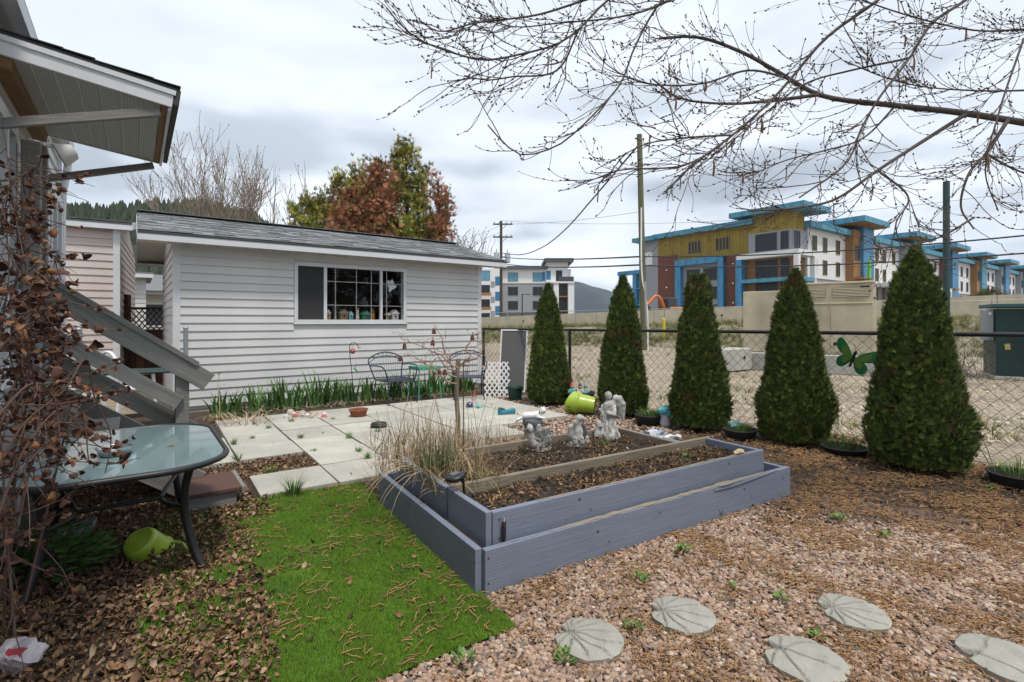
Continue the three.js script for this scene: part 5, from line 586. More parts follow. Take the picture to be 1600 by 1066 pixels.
{ const t = thing('white_lattice_panel', 'white diamond lattice panel leaning by the shed corner', 'lattice', V(-0.27, 0.0, -9.25), 0.1), R = rng(3); const g = new THREE.Group(); g.name = 'panel'; g.rotation.x = -0.18; t.add(g); const W = 0.5, H = 0.66;
  for (const s of [1, -1]) for (let i = -7; i < 9; i++) { let a = V(i * 0.088, 0, s * 0.005), b = a.clone().add(V(s * 0.52, 0.72, 0)); const cut = (p, q) => { const out = [p, q]; const f = (x0, x1, y0, y1) => { let t0 = 0, t1 = 1; const dx = q.x - p.x, dy = q.y - p.y; for (const [pp, qq] of [[-dx, p.x - x0], [dx, x1 - p.x], [-dy, p.y - y0], [dy, y1 - p.y]]) { if (Math.abs(pp) < 1e-9) { if (qq < 0) return null; } else { const r = qq / pp; if (pp < 0) t0 = Math.max(t0, r); else t1 = Math.min(t1, r); } } return t0 < t1 ? [p.clone().lerp(q, t0), p.clone().lerp(q, t1)] : null; }; return f(-W / 2, W / 2 - 0.05 * R(), 0.02, H); }; const c = cut(a, b); if (c && c[0].distanceTo(c[1]) > 0.05) part('lattice_slat', bar(c[0], c[1], 0.022, 0.006, V(0, 0, 1)), M.white, g); } }
{ const p = at(799, 560, 10.1), t = thing('screen_frame', 'white-framed dark insect screen panel leaning on the fence', 'screen panel', V(p.x, 0, p.z), -0.35); const g = new THREE.Group(); g.name = 'panel'; g.rotation.x = -0.14; t.add(g); part('frame', merge([rbox(0.03, 1.24, 0.02, 0.004, -0.27, 0.62, 0), rbox(0.03, 1.24, 0.02, 0.004, 0.27, 0.62, 0), rbox(0.51, 0.03, 0.02, 0.004, 0, 1.225, 0), rbox(0.51, 0.03, 0.02, 0.004, 0, 0.016, 0)]), M.white, g); part('screen_mesh', new THREE.PlaneGeometry(0.51, 1.2).translate(0, 0.62, 0), phys([0.16, 0.165, 0.17], { roughness: 0.9, transmission: 0.7, thickness: 0, side: THREE.DoubleSide }), g); }
{ const t = thing('dark_green_pot', 'dark green plastic pot beside the white lattice', 'pot', gnd(805, 626)); part('pot', lathe([[0, 0], [0.1, 0], [0.11, 0.02], [0.135, 0.21], [0.15, 0.215], [0.152, 0.245], [0.138, 0.245], [0.125, 0.2], [0.1, 0.03], [0, 0.02]], 28), M.darkGreen, t); part('earth', new THREE.CircleGeometry(0.13, 20).rotateX(-Math.PI / 2).translate(0, 0.2, 0), M.soil, t); }
{ const t = thing('glazed_ball', 'small navy blue glazed ball by the patio corner', 'ornament', gnd(734, 640)); part('ball', new THREE.SphereGeometry(0.06, 18, 14).translate(0, 0.06, 0), phys([0.03, 0.04, 0.11], { roughness: 0.25, clearcoat: 1 }), t); const u = thing('turtle_ornament', 'turquoise turtle ornament by the patio corner', 'ornament', gnd(748, 640)); part('shell', new THREE.SphereGeometry(0.07, 18, 10, 0, 6.3, 0, 1.6).scale(1, 0.9, 1).translate(0, 0.02, 0), phys([0.12, 0.42, 0.40], { roughness: 0.35, clearcoat: 0.6 }), u); part('limbs', blob([S([0.05, 0.02, 0.05], [0.08, 0.015, 0.08], 0.018, 0.012), S([-0.05, 0.02, 0.05], [-0.08, 0.015, 0.08], 0.018, 0.012), S([0, 0.04, 0.07], [0.0, 0.06, 0.11], 0.02, 0.02)], 0.006, 0.01), mat([0.1, 0.3, 0.28], 0.5), u); const g = thing('gnome_ornament', 'red-capped white gnome ornament behind the glazed ball', 'ornament', gnd(741, 634)); part('body', blob([S([0, 0.04, 0], [0, 0.09, 0], 0.045, 0.035), S([0, 0.13, 0.01], [0, 0.14, 0.01], 0.03)], 0.006, 0.015), mat([0.5, 0.45, 0.42], 0.7), g); part('cap', cyl(0.002, 0.04, 0.1, 14, 0, 0.145, 0), mat([0.25, 0.05, 0.03], 0.7), g); }
{ const t = thing('teal_fish_ornament', 'teal metal fish ornament lying at the paver edge', 'ornament', gnd(793, 652), 0.4); part('body', blob([S([-0.08, 0.06, 0], [0.08, 0.07, 0], 0.03, 0.05)], 0.008, 0.02).scale(1, 1.1, 0.6), mat([0.03, 0.20, 0.26], 0.5), t); part('tail_fin', leafGeo(0.17, 0.14, 0.4, 0.2, 4).rotateX(1.5).rotateZ(2.2).translate(-0.08, 0.06, 0), mat([0.03, 0.17, 0.22], 0.6, { side: THREE.DoubleSide }), t); }
{ const p = gnd(905, 634), t = thing('black_planter_tub', 'black plastic tub behind the lime pot holding garden figures', 'pot', p); part('tub', lathe([[0, 0], [0.2, 0], [0.24, 0.2], [0.26, 0.2], [0.26, 0.23], [0.235, 0.23], [0.2, 0.04], [0, 0.03]], 28), M.blackMatte, t); part('earth', new THREE.CircleGeometry(0.225, 20).rotateX(-Math.PI / 2).translate(0, 0.19, 0), M.soil, t);
  const f = (dx, dz, c, c2, label) => { const g = thing('garden_figure', label, 'figurine', V(p.x + dx, 0.19, p.z + dz), 0.2); part('body', blob([S([0, 0.03, 0], [0, 0.08, 0], 0.045, 0.035), S([-0.04, 0.08, 0], [-0.06, 0.04, 0.03], 0.015, 0.012), S([0.04, 0.08, 0], [0.06, 0.04, 0.03], 0.015, 0.012)], 0.006, 0.015), mat(c, 0.6), g); part('head', new THREE.SphereGeometry(0.032, 14, 10).translate(0, 0.135, 0.005), mat([0.5, 0.36, 0.28], 0.6), g); part('hat', cyl(0.004, 0.035, 0.06, 12, 0, 0.15, 0), mat(c2, 0.6), g); };
  f(-0.13, 0.05, [0.1, 0.38, 0.38], [0.5, 0.05, 0.05], 'garden gnome figure in turquoise with red hat'); f(0.1, 0.02, [0.25, 0.42, 0.42], [0.2, 0.38, 0.4], 'garden gnome figure in pale blue with pale hat'); f(0.0, 0.12, [0.45, 0.45, 0.42], [0.05, 0.05, 0.06], 'garden gnome figure in white with black hat'); }
// black pots along the fence
function blackPot(px, py, r, h, label, seed) { const t = thing('black_plastic_pot', label, 'pot', gnd(px, py), 0, 'black plastic pots along the fence'); part('pot', lathe([[0, 0], [r * 0.85, 0], [r * 0.98, h * 0.9], [r * 1.05, h * 0.9], [r * 1.05, h], [r * 0.93, h], [r * 0.82, 0.03], [0, 0.02]], 30), M.blackMatte, t); part('earth', new THREE.CircleGeometry(r * 0.93, 20).rotateX(-Math.PI / 2).translate(0, h * 0.82, 0), M.soil, t); part('grass', tuft(130, 0.15, 0.006, 1.2, r * 0.85, seed, GR0, GR1).translate(0, h * 0.8, 0), leafMat, t); return t; }
blackPot(1014, 664, 0.18, 0.14, 'round black pot of grass beside the blue glazed vase', 1); blackPot(1157, 686, 0.18, 0.12, 'black pot of grass and blue rag between two evergreens', 2); blackPot(1320, 711, 0.21, 0.09, 'shallow black dish of grass below the butterfly ornament', 3); blackPot(1592, 762, 0.2, 0.12, 'black pot trailing pale dead stems near the fence end', 4);
{ const p = gnd(1040, 668), t = thing('glazed_vase', 'pale vase crammed with crumpled turquoise plastic', 'vase', p); part('vase', lathe([[0, 0], [0.06, 0], [0.075, 0.06], [0.06, 0.14], [0.075, 0.17], [0.07, 0.17], [0.05, 0.14], [0, 0.13]], 22), mat([0.42, 0.44, 0.48], 0.4), t); part('plastic_bag', jitter(new THREE.IcosahedronGeometry(0.085, 3).scale(1.1, 0.7, 1), 0.05, 20, 6).translate(-0.01, 0.21, 0), mat([0.08, 0.38, 0.42], 0.35), t); }
{ const p = gnd(1150, 680), t = thing('blue_rag', 'crumpled light blue rag lying in the black pot', 'rag', p.setY(0.125)); part('cloth', jitter(new THREE.IcosahedronGeometry(0.07, 3).scale(1.2, 0.45, 1), 0.05, 24, 2), mat([0.2, 0.42, 0.55], 0.7), t); }
{ const t = thing('white_rag', 'crumpled white rag on the ground behind the raised bed', 'rag', gnd(1045, 688)); part('cloth', jitter(new THREE.IcosahedronGeometry(0.09, 3).scale(1.6, 0.25, 0.8), 0.05, 18, 8).translate(0, 0.03, 0), mat([0.62, 0.62, 0.62], 0.8), t); const u = thing('white_rag', 'white rag with blue and red print on the raised bed rim', 'rag', PL(2.36, 1.0, 0.2)); part('cloth', jitter(new THREE.IcosahedronGeometry(0.07, 3).scale(1.3, 0.5, 0.9), 0.05, 22, 9).translate(0, 0.16, 0), mat([0.58, 0.6, 0.64], 0.8), u); part('print', jitter(new THREE.IcosahedronGeometry(0.03, 2).scale(1.3, 0.5, 1), 0.02, 30, 1).translate(0.03, 0.185, 0.03), mat([0.2, 0.3, 0.5], 0.8), u); part('stone_prop', stoneGeo(3).scale(0.1, 0.12, 0.1).translate(0, 0.05, 0), stone, u); }
{ const o = thing('bone_scrap', 'pale curled scrap lying on the raised bed rim', 'scrap', PL(2.28, 0.1, 0.39), PTH); part('scrap', jitter(new THREE.IcosahedronGeometry(0.03, 2).scale(1.6, 0.5, 0.9), 0.02, 40, 4).translate(0, 0.012, 0), mat([0.6, 0.48, 0.28], 0.7), o); }
// butterfly on the fence
{ const t = thing('butterfly_sign', 'large green metal butterfly fixed to the chain-link fence', 'ornament', V(3.80, 0.98, -5.70), -0.86); const m = mat([0.015, 0.16, 0.045], 0.45, { side: THREE.DoubleSide }), m2 = mat([0.10, 0.20, 0.03], 0.5), m3 = mat([0.006, 0.02, 0.01], 0.5);
  const wing = (pts, s) => { const sh2 = new THREE.Shape(); sh2.moveTo(0, 0); sh2.splineThru(pts.map(p => new THREE.Vector2(p[0] * s, p[1]))); return sh2; };
  for (const [s, tilt] of [[-1, 0.35], [1, -0.1]]) { const w = new THREE.Group(); w.name = 'wing_pair'; w.rotation.z = -0.35; t.add(w); for (const pts of [[[0.08, 0.09], [0.2, 0.17], [0.25, 0.14], [0.22, 0.05], [0.12, 0.0], [0, 0]], [[0.1, 0.0], [0.17, -0.05], [0.15, -0.13], [0.08, -0.13], [0.02, -0.05], [0, 0]]]) { const g = new THREE.ExtrudeGeometry(wing(pts, s), { depth: 0.004, bevelEnabled: false }).rotateY(tilt * s); part('wing', g, m, w); const g2 = new THREE.ExtrudeGeometry(wing(pts.map(p => [p[0] * 0.6 + 0.015, p[1] * 0.6]), s), { depth: 0.003, bevelEnabled: false }).translate(0, 0, 0.005).rotateY(tilt * s); part('wing_marking', g2, m2, w); } }
  part('body', blob([S([0, -0.09, 0.01], [0, 0.08, 0.01], 0.012, 0.016)], 0.006, 0.01).rotateZ(-0.35), m3, t); for (const s of [-1, 1]) part('antenna', tube([V(0, 0.08, 0.01), V(s * 0.02, 0.13, 0.01), V(s * 0.05, 0.16, 0.01)].map(v => v.applyAxisAngle(V(0, 0, 1), -0.35)), 0.0025, 6, 4), m3, t); }
// ================= arborvitae row =================
function sprayGeo(seed) { // flat scaly spray: a few thin pointed leaflets fanned in one plane
  const R = rng(seed), L = []; for (let i = 0; i < 9; i++) { const a = -0.95 + 1.9 * i / 8 + 0.2 * (R() - 0.5), l = 0.75 + 0.6 * R() - Math.abs(i - 4) * 0.07, w = 0.05; const b = new THREE.BufferGeometry(); const c = Math.cos(a), s = Math.sin(a), q = (u, v, z) => [u * s + v * c, u * c - v * s, z]; b.setAttribute('position', new THREE.Float32BufferAttribute([...q(0, -w * 0.3, 0), ...q(l * 0.55, -w, 0.03), ...q(l, 0, 0.12), ...q(0, -w * 0.3, 0), ...q(l, 0, 0.12), ...q(l * 0.5, w, 0.03)], 3)); b.computeVertexNormals(); L.push(b); } return merge(L); }
const SPR = [sprayGeo(1), sprayGeo(2), sprayGeo(3)], sprayMat = mat([1, 1, 1], 0.8, { side: THREE.DoubleSide });
function cedar(name, label, group, base, h, r, prof, seed, N, size, pal, lean = 0, trunkR = 0.04, fork = 0) {
  const t = thing(name, label, 'tree', base, 0, group), R = rng(seed);
  part('trunk', tube([V(0, 0, 0), V(0, h * 0.5, 0), V(lean, h * 0.93, 0)], [trunkR, trunkR * 0.25], 8, 8), M.bark, t);
  const pr = y => prof(y), L = SPR.map(() => []), C = SPR.map(() => []);
  // dark twiggy heart of the crown
  const pts = []; for (let i = 0; i <= 14; i++) { const y = i / 14; pts.push([Math.max(0.001, pr(y) * r * 0.66), 0.05 * h * (1 - y) + y * h * 0.86]); } pts.unshift([0.001, 0.06 * h]);
  part('inner_twigs', jitter(lathe(pts, 18), r * 0.08, 5 / r, seed).translate(0, 0, 0), mat([0.085, 0.065, 0.035], 1), t);
  for (let n = 0; n < N; n++) {
    const y = 1 - Math.pow(1 - R() * 0.995, 0.55), a = R() * 6.283, lump = 1 + 0.20 * fbm(Math.cos(a) * 1.8 + seed, y * h * 1.8, Math.sin(a) * 1.8, 3) * 1.5, depth = 1.03 - 0.32 * Math.pow(R(), 1.4) + (R() < 0.12 ? 0.09 * R() : 0), rr = Math.max(0.012, pr(y) * r) * lump * depth;
    const p = V(rr * Math.cos(a) + lean * y + (n % 2 ? fork : -fork * 0.9) * sstep(0.76, 0.9, y) * (1 - 0.3 * sstep(0.9, 1, y)), 0.03 * h + y * h * 0.95, rr * Math.sin(a)), i = R() * 3 | 0, s = size * (0.6 + 0.8 * R());
    const q = new THREE.Quaternion().setFromEuler(new THREE.Euler((R() - 0.15) * 0.8, Math.PI / 2 - a + (R() - 0.5) * 2.2, (R() - 0.5) * 0.8, 'YXZ')); L[i].push(new THREE.Matrix4().compose(p, q, V(s, s, s)));
    const patch = fbm(p.x * 3 + seed, p.y * 3, p.z * 3, 3), c = pal(R, patch, depth, y); C[i].push(c);
  }
  L.forEach((l, i) => { const o = inst('crown', SPR[i], sprayMat, l, t, C[i]); o.userData.kind = 'stuff'; }); return t;
}
const arbPal = (R, patch) => { const v = 0.45 + 1.0 * R(); if (patch > 0.26 && R() < 0.45 || R() < 0.015) return rgb(0.14 * v, 0.075 * v, 0.03 * v); const k = R() < 0.35 ? 1 : 0; return rgb(lerp(0.055, 0.135, k) * v, lerp(0.09, 0.175, k) * v, lerp(0.016, 0.026, k) * v); };
const cone = y => (0.94 * Math.pow(1 - y, 0.62) * sstep(1.02, 0.8, y) + 0.06 * (1 - y)) * (0.80 + 0.20 * sstep(0, 0.16, y)) * (0.97 + 0.03 * Math.sin(y * 11));
[[858, 632, 2.16, 0.39, 'evergreen cedar standing next to the leaning screen panel'], [972, 650, 2.2, 0.40, 'evergreen cedar behind the angel statue'], [1093, 671, 2.14, 0.40, 'evergreen cedar with a forked double tip'], [1240, 693, 2.12, 0.42, 'evergreen cedar in front of the beige generator'], [1433, 733, 2.24, 0.44, 'widest evergreen cedar, beside the green butterfly']].forEach(([px, py, h, r, l], i) => {
  const b = gnd(px, py); cedar('evergreen_cedar', l, 'evergreen cedars along the fence', b, h, r, i === 2 ? y => cone(y) * (y > 0.8 ? 1.15 : 1) : cone, 200 + i * 7, 16500, 0.049, arbPal, (i % 2 ? 0.02 : -0.02), 0.04, i === 2 ? 0.07 : 0);
});
// ================= chain-link fence =================
{
  const p0 = V(1.15 - 0.645 * 3.1, 0, -(9.03 + 0.764 * 3.1)), p1 = V(1.15 + 0.645 * 7.6, 0, -(9.03 - 0.764 * 7.6)), dir = p1.clone().sub(p0), Ln = dir.length(); dir.normalize();
  const t = thing('chain_link_fence', 'black chain-link fence with round top rail behind the evergreens', 'fence', p0, Math.atan2(-dir.z, dir.x)); const top = s => 1.225 + 0.055 * s / Ln;
  part('top_rail', tube([V(0, top(0), 0), V(Ln, top(Ln), 0)], 0.024, 1, 10), M.black, t);
  for (let s = 0.4; s < Ln; s += 2.55) { part('post', cyl(0.028, 0.028, top(s) + 0.02, 12, s, 0, 0.03), M.black, t); part('rail_clamp', cyl(0.034, 0.034, 0.04, 12, s, top(s) - 0.02, 0.03), M.black, t); }
  const st = 0.062, L = []; const n = Math.floor(Ln / st);
  for (let i = 0; i < n; i++) { const P = []; const rows = 20; for (let j = 0; j <= rows; j++) { const y = 0.02 + j / rows * (top(i * st) + 0.025 - 0.02); P.push([i * st + ((j + i) % 2 ? st * 0.5 : -st * 0.5), y, ((j + i) % 2 ? 0.003 : -0.003)]); } 
    const V3 = [], I = [], r = 0.0026; P.forEach((p, j) => { V3.push(p[0] - r, p[1], p[2], p[0] + r, p[1], p[2], p[0], p[1], p[2] + r * 1.5); if (j) { const a = (j - 1) * 3, b = j * 3; for (const [u, v] of [[0, 1], [1, 2], [2, 0]]) I.push(a + u, a + v, b + u, a + v, b + v, b + u); } });
    const g = new THREE.BufferGeometry(); g.setAttribute('position', new THREE.Float32BufferAttribute(V3, 3)); g.setIndex(I); g.computeVertexNormals(); L.push(g.toNonIndexed()); }
  const o = part('wire_mesh', merge(L), M.blackMatte, t); o.userData.kind = 'stuff';
  part('bottom_wire', tube([V(0, 0.03, 0.004), V(Ln, 0.03, 0.004)], 0.0025, 1, 5), M.black, t);
}
// weeds along the fence foot and out on the bank
{
  const g = tuft(16, 0.2, 0.007, 1.3, 0.05, 9, rgb(1, 1, 1), rgb(1, 1, 1)); g.deleteAttribute('color'); const R = rng(44), L = [], C = [];
  for (let i = 0; i < 240; i++) { const s = R() * 9.5, o = 0.05 + 0.35 * R(); if (fbm(s * 1.2, 2, 1, 3) < -0.02) continue; const X = 1.15 - 0.645 * 2.5 + 0.645 * s - 0.1 + o * 0.5, d = 9.03 + 0.764 * 2.5 - 0.764 * s + o * 0.5; L.push(M4(V(X, 0, -d), new THREE.Euler(0, R() * 6, 0), V(0.6 + 0.5 * R(), 0.4 + 0.7 * R(), 0.6))); C.push(R() < 0.6 ? rgb(0.09, 0.17, 0.035) : rgb(0.3, 0.25, 0.12)); }
  stuff(inst('fence_grass', g, mat([1, 1, 1], 0.8, { side: THREE.DoubleSide }), L, scene, C), 'sparse grass along the foot of the chain-link fence', 'grass');
  const L2 = [], C2 = []; for (let i = 0; i < 26000; i++) { const tt = -30 + 90 * R(), q = -12 + 11 * R(), X = -2.2 + 0.87 * tt + 0.49 * q, d = 45 - 0.49 * tt + 0.87 * q; if (d < 12 || Math.abs(X) > d * 1.15) continue; const k = clamp(0.35 + 1.5 * fbm(X * 0.35, 9, d * 0.35, 4)); if (R() > k) continue; const s = 1 + 1.2 * R(); L2.push(M4(V(X, groundH(X, d) - 0.02, -d), new THREE.Euler(0, R() * 6, 0), V(s * 1.3, s * (0.6 + 0.8 * R()), s * 1.3))); const v = 0.7 + 0.6 * R(); C2.push(R() < 0.55 ? rgb(0.24 * v, 0.21 * v, 0.09 * v) : rgb(0.12 * v, 0.15 * v, 0.045 * v)); }
  stuff(inst('bank_grass', g, mat([1, 1, 1], 0.85, { side: THREE.DoubleSide }), L2, scene, C2), 'patchy dry and green grass on the far bank', 'grass');
  const L3 = [], C3 = [], L2b = [], C2b = []; for (let i = 0; i < 9000; i++) { const d = 6 + 22 * R() * R(), X = -1 + R() * (d * 1.2 + 1); if (CA * X + SA * d < 6.9) continue; if (L3.length % 9 === 0 && fbm(X * 0.4, 6, d * 0.4, 3) > 0.02) { const s = 0.5 + R(); L2b.push(M4(V(X, groundH(X, d) - 0.01, -d), new THREE.Euler(0, R() * 6, 0), V(s, s * 0.7, s))); C2b.push(R() < 0.5 ? rgb(0.13, 0.17, 0.05) : rgb(0.3, 0.25, 0.12)); }
 L3.push(M4(V(X, groundH(X, d) + 0.004, -d), new THREE.Euler(R(), R() * 6, R()), 0.012 + 0.05 * R() * R() * R())); const v = 0.8 + 0.4 * R(); C3.push(rgb(0.45 * v, 0.38 * v, 0.29 * v)); } stuff(inst('lot_stones', stoneGeo(5), mat([1, 1, 1], 0.95), L3, scene, C3), 'loose stones on the sandy lot', 'stones'); stuff(inst('lot_weeds', g, mat([1, 1, 1], 0.85, { side: THREE.DoubleSide }), L2b, scene, C2b), 'scattered weeds on the sandy lot', 'weeds');
}
// tangle of prunings, stems by the fence end
{ const t = thing('brush_pile', 'tangle of grey pruned branches beside the dark green cabinet', 'brush pile', V(9.9, 0, -11.8)); const R = rng(6), L = []; for (let i = 0; i < 90; i++) { const a = V((R() - 0.5) * 1.6, R() * 0.2, (R() - 0.5) * 1), b = V((R() - 0.5) * 1.6, 0.3 + R() * 0.8, (R() - 0.5) * 1); L.push(tube([a, a.clone().lerp(b, 0.5).add(V(0, 0.1 * R(), 0.1)), b], [0.008, 0.003], 4, 4)); } part('branches', merge(L), mat([0.19, 0.16, 0.14], 0.9), t); }
{ const t = thing('pale_dead_stems', 'long pale dead stems leaning on the fence beside the widest evergreen', 'dry plant', gnd(1555, 745)); part('stems', merge([tube([V(0, 0, 0), V(-0.12, 0.2, 0.03), V(-0.3, 0.42, 0.05)], 0.006, 8, 5), tube([V(0.02, 0, 0), V(-0.05, 0.2, 0), V(-0.12, 0.33, 0.02)], 0.005, 8, 5), tube([V(0, 0.02, 0), V(-0.1, 0.1, 0.05), V(-0.2, 0.02, 0.1)], 0.008, 8, 5), tube([V(0.05, 0.02, 0), V(-0.02, 0.13, 0.05), V(-0.13, 0.03, 0.12)], 0.007, 8, 5)]), mat([0.55, 0.48, 0.33], 0.85), t); }
// ================= things out on the lot =================
{ const t = thing('generator_housing', 'beige metal generator housing on a concrete pad', 'generator', V(9.53, 0.02, -13.5), Math.PI + 0.665 - Math.PI);   // local -x runs to its far left end
  t.rotation.y = Math.atan2(-( -13.5 + 15.5), 9.53 - 6.98) ; const b = mat([0.62, 0.54, 0.38], 0.55, { map: rep(T.mottle, 0.3) }), b2 = mat([0.55, 0.475, 0.33], 0.6);
  const L = 3.24, H = 2.4, D = 1.3; part('pad', rbox(L + 1.1, 0.5, D + 0.9, 0.02, -L / 2 - 0.1, 0.2, -D / 2), M.concrete, t);
  part('body', rbox(L * 0.62, H - 0.46, D, 0.02, -L * 0.31, 0.46 + (H - 0.46) / 2, -D / 2), b, t); part('intake_section', rbox(L * 0.375, H - 0.6, D - 0.05, 0.02, -L * 0.81, 0.46 + (H - 0.6) / 2, -D / 2), b, t); part('roof_cap', rbox(L * 0.63, 0.05, D + 0.06, 0.01, -L * 0.31, H + 0.02, -D / 2), b2, t);
  for (const x of [-0.45, -1.45]) { part('door', rbox(0.9, 1.25, 0.02, 0.005, x - 0.05, 1.15, 0.008), b, t); part('latch', cyl(0.05, 0.05, 0.02, 14).rotateX(1.57).translate(x - 0.4, 0.75, 0.02), M.black, t); part('louvre_recess', box(0.85, 0.24, 0.012, x - 0.05, 2.15, 0.006), mat([0.12, 0.1, 0.07], 0.8), t); for (let i = 0; i < 6; i++) part('louvre_slat', rbox(0.84, 0.022, 0.03, 0.003, x - 0.05, 2.05 + i * 0.04, 0.012), b2, t); part('drip_rail', rbox(0.98, 0.03, 0.03, 0.004, x - 0.05, 1.86, 0.014), b2, t); }
  part('end_door', rbox(0.02, 1.5, 1.0, 0.005, 0.008, 1.3, -D / 2), b, t); part('end_rail', rbox(0.03, 0.03, 1.05, 0.004, 0.015, 2.0, -D / 2), M.blackMatte, t); part('lifting_eye', new THREE.TorusGeometry(0.04, 0.012, 6, 14).translate(-0.1, H + 0.07, -0.1), M.blackMatte, t); part('data_plate', box(0.2, 0.05, 0.004, -0.18, 2.29, 0.004), M.blackMatte, t); }
{ const t = thing('concrete_block', 'white concrete block wall piece lying beside the generator pad', 'concrete block', V(5.95, 0, -14.4), 0.62); part('block', rbox(1.9, 0.62, 0.6, 0.03, 0, 0.31, 0), mat([0.55, 0.54, 0.51], 0.9, { map: T.concrete }), t); part('plug_hole', cyl(0.05, 0.05, 0.01, 12).rotateX(1.57).translate(0.55, 0.36, 0.305), M.black, t); }
{ const t = thing('electrical_cabinet', 'dark green electrical cabinet with overhanging lid on the lot', 'cabinet', V(11.75, 0, -12.45), -0.55), g = mat([0.006, 0.04, 0.037], 0.45, { map: rep(T.mottle, 0.5) }); part('body', rbox(2.0, 1.65, 1.2, 0.015, 1.02, 0.87, -0.6), g, t); part('lid', rbox(2.12, 0.09, 1.34, 0.012, 1.0, 1.77, -0.6), mat([0.02, 0.085, 0.08], 0.5), t); part('base_plinth', rbox(2.06, 0.08, 1.26, 0.01, 1.02, 0.02, -0.6), M.concrete, t); part('door_seam', box(0.012, 1.5, 0.006, 1.0, 0.87, 0.001), M.blackMatte, t); part('meter_box', rbox(0.2, 0.75, 0.3, 0.01, -0.09, 1.3, -0.3), M.galv, t); part('meter_label', box(0.06, 0.06, 0.004, -0.06, 1.58, -0.148), M.white, t); part('handle', rbox(0.03, 0.16, 0.03, 0.006, 0.9, 0.95, 0.016), M.blackMatte, t); part('sticker', box(0.1, 0.14, 0.004, 0.3, 0.75, 0.003).rotateZ(0.1), mat([0.35, 0.28, 0.1], 0.8), t); }
{ const t = thing('far_concrete_wall', 'long beige concrete retaining wall beyond the lot', 'wall', V(0, 0, 0)); const n = 30; for (let i = 0; i < n; i++) { const t0 = -8 + i * 2.6, t1 = t0 + 2.57, P = s => [-2.2 + 0.87 * s, 45 - 0.49 * s]; const [x0, d0] = P(t0), [x1, d1] = P(t1), y = s => lerp(0.75, 1.62, s / 34), y2 = s => lerp(1.72, 2.85, clamp(s / 34, -0.3, 2)); const g = new THREE.BoxGeometry(2.57, 1, 0.25), p = g.attributes.position; for (let k = 0; k < p.count; k++) { const u = p.getX(k) / 2.57 + 0.5, s = lerp(t0, t1, u); p.setY(k, p.getY(k) > 0 ? y2(s) : y(s) - 0.6); } g.computeVertexNormals(); const o = part('wall_panel', muv(g), M.wallBeige ||= mat([0.60, 0.535, 0.41], 0.9, { map: rep(T.concrete, 0.4) }), t); o.position.set((x0 + x1) / 2, 0, -(d0 + d1) / 2); o.rotation.y = Math.atan2(d1 - d0, x1 - x0); if (i % 3 === 1) { const h = part('weep_hole', cyl(0.07, 0.07, 0.02, 12).rotateX(1.57), M.black, t); h.position.set((x0 + x1) / 2 - 0.06, y((t0 + t1) / 2) + 0.55, -(d0 + d1) / 2 + 0.13); h.rotation.y = o.rotation.y; } } }
{ const t = thing('galvanised_fence', 'galvanised rail and post fence in front of the far wall', 'fence', V(0, 0, 0)); const P = s => { const X = -2.2 + 0.87 * s - 0.49 * 1.6, d = 45 - 0.49 * s - 0.87 * 1.6; return V(X, lerp(2.05, 2.5, clamp(s / 34, -0.3, 1.8)), -d); }; for (let i = 0; i < 24; i++) { const s = -6 + i * 3; part('post', cyl(0.03, 0.03, P(s).y + 0.05 - groundH(P(s).x, -P(s).z) + 0.1, 8, P(s).x, groundH(P(s).x, -P(s).z) - 0.1, P(s).z), M.galv, t); if (i < 23) part('rail', tube([P(s), P(s + 3)], 0.022, 1, 6), M.galv, t); } }
function pole(name, label, px, d, topY, r0, r1, m, lean = 0) { const X = (px - 800) / F * d; const t = thing(name, label, 'pole', V(X, -0.1 + Math.max(0, groundH(X, d)), -d)); part('shaft', tube([V(-lean, 0, 0), V(lean, topY - t.position.y, 0)], [r0, r1], 6, 12), m, t); return t; }
const woodPole = mat([0.16, 0.155, 0.085], 0.9, { map: rep(T.grain, 1) }), darkPole = mat([0.10, 0.08, 0.065], 0.9, { map: T.grain });
{ const t = pole('timber_pole', 'tall greenish timber utility pole leaning slightly', 1003, 25, 10.5, 0.17, 0.13, woodPole, -0.12); part('conduit', tube([V(0.26, 0, 0.12), V(0.22, 2.2, 0.1), V(-0.02, 3.6, 0.13), V(-0.06, 7.0, 0.13)], 0.04, 14, 8), M.white, t); part('guard_strip', tube([V(0.2, 1.2, 0.1), V(0.10, 3.4, 0.1)], 0.07, 2, 8), M.galv, t); }
{ const t = pole('steel_pole', 'slim dark green steel pole by the sandy lot', 1479, 18, 6.3, 0.105, 0.10, mat([0.02, 0.05, 0.05], 0.55)); part('finial', cyl(0.02, 0.03, 0.3, 8, 0, 6.2, 0), M.galv, t); }
{ const t = pole('transformer_pole', 'brown utility pole with two crossarms and two grey transformers', 783, 60, 13.1, 0.2, 0.15, darkPole); const b = t.position.y; for (const y of [12.7, 11.2]) { part('crossarm', rbox(2.3, 0.16, 0.12, 0.01, 0.2, y - b, 0.17), darkPole, t); for (const x of [-0.8, -0.2, 0.6, 1.2]) part('insulator', cyl(0.05, 0.06, 0.2, 8, x, y - b + 0.08, 0.17), mat([0.3, 0.28, 0.27], 0.4), t); part('brace', bar(V(0.75, y - b, 0.24), V(0.0, y - b - 0.7, 0.2), 0.05), darkPole, t); } for (const [x, y] of [[-0.55, 8.3], [0.75, 8.2]]) { part('transformer', lathe([[0, 0], [0.3, 0], [0.32, 0.05], [0.32, 1.05], [0.26, 1.15], [0, 1.18]], 20).translate(x, y - b, 0.1), mat([0.4, 0.43, 0.45], 0.5), t); part('bushing', cyl(0.05, 0.07, 0.35, 8, x, y - b + 1.15, 0.1), M.galv, t); part('bracket', box(0.5, 0.12, 0.1, x / 2, y - b + 0.7, 0.1), M.galv, t); } }
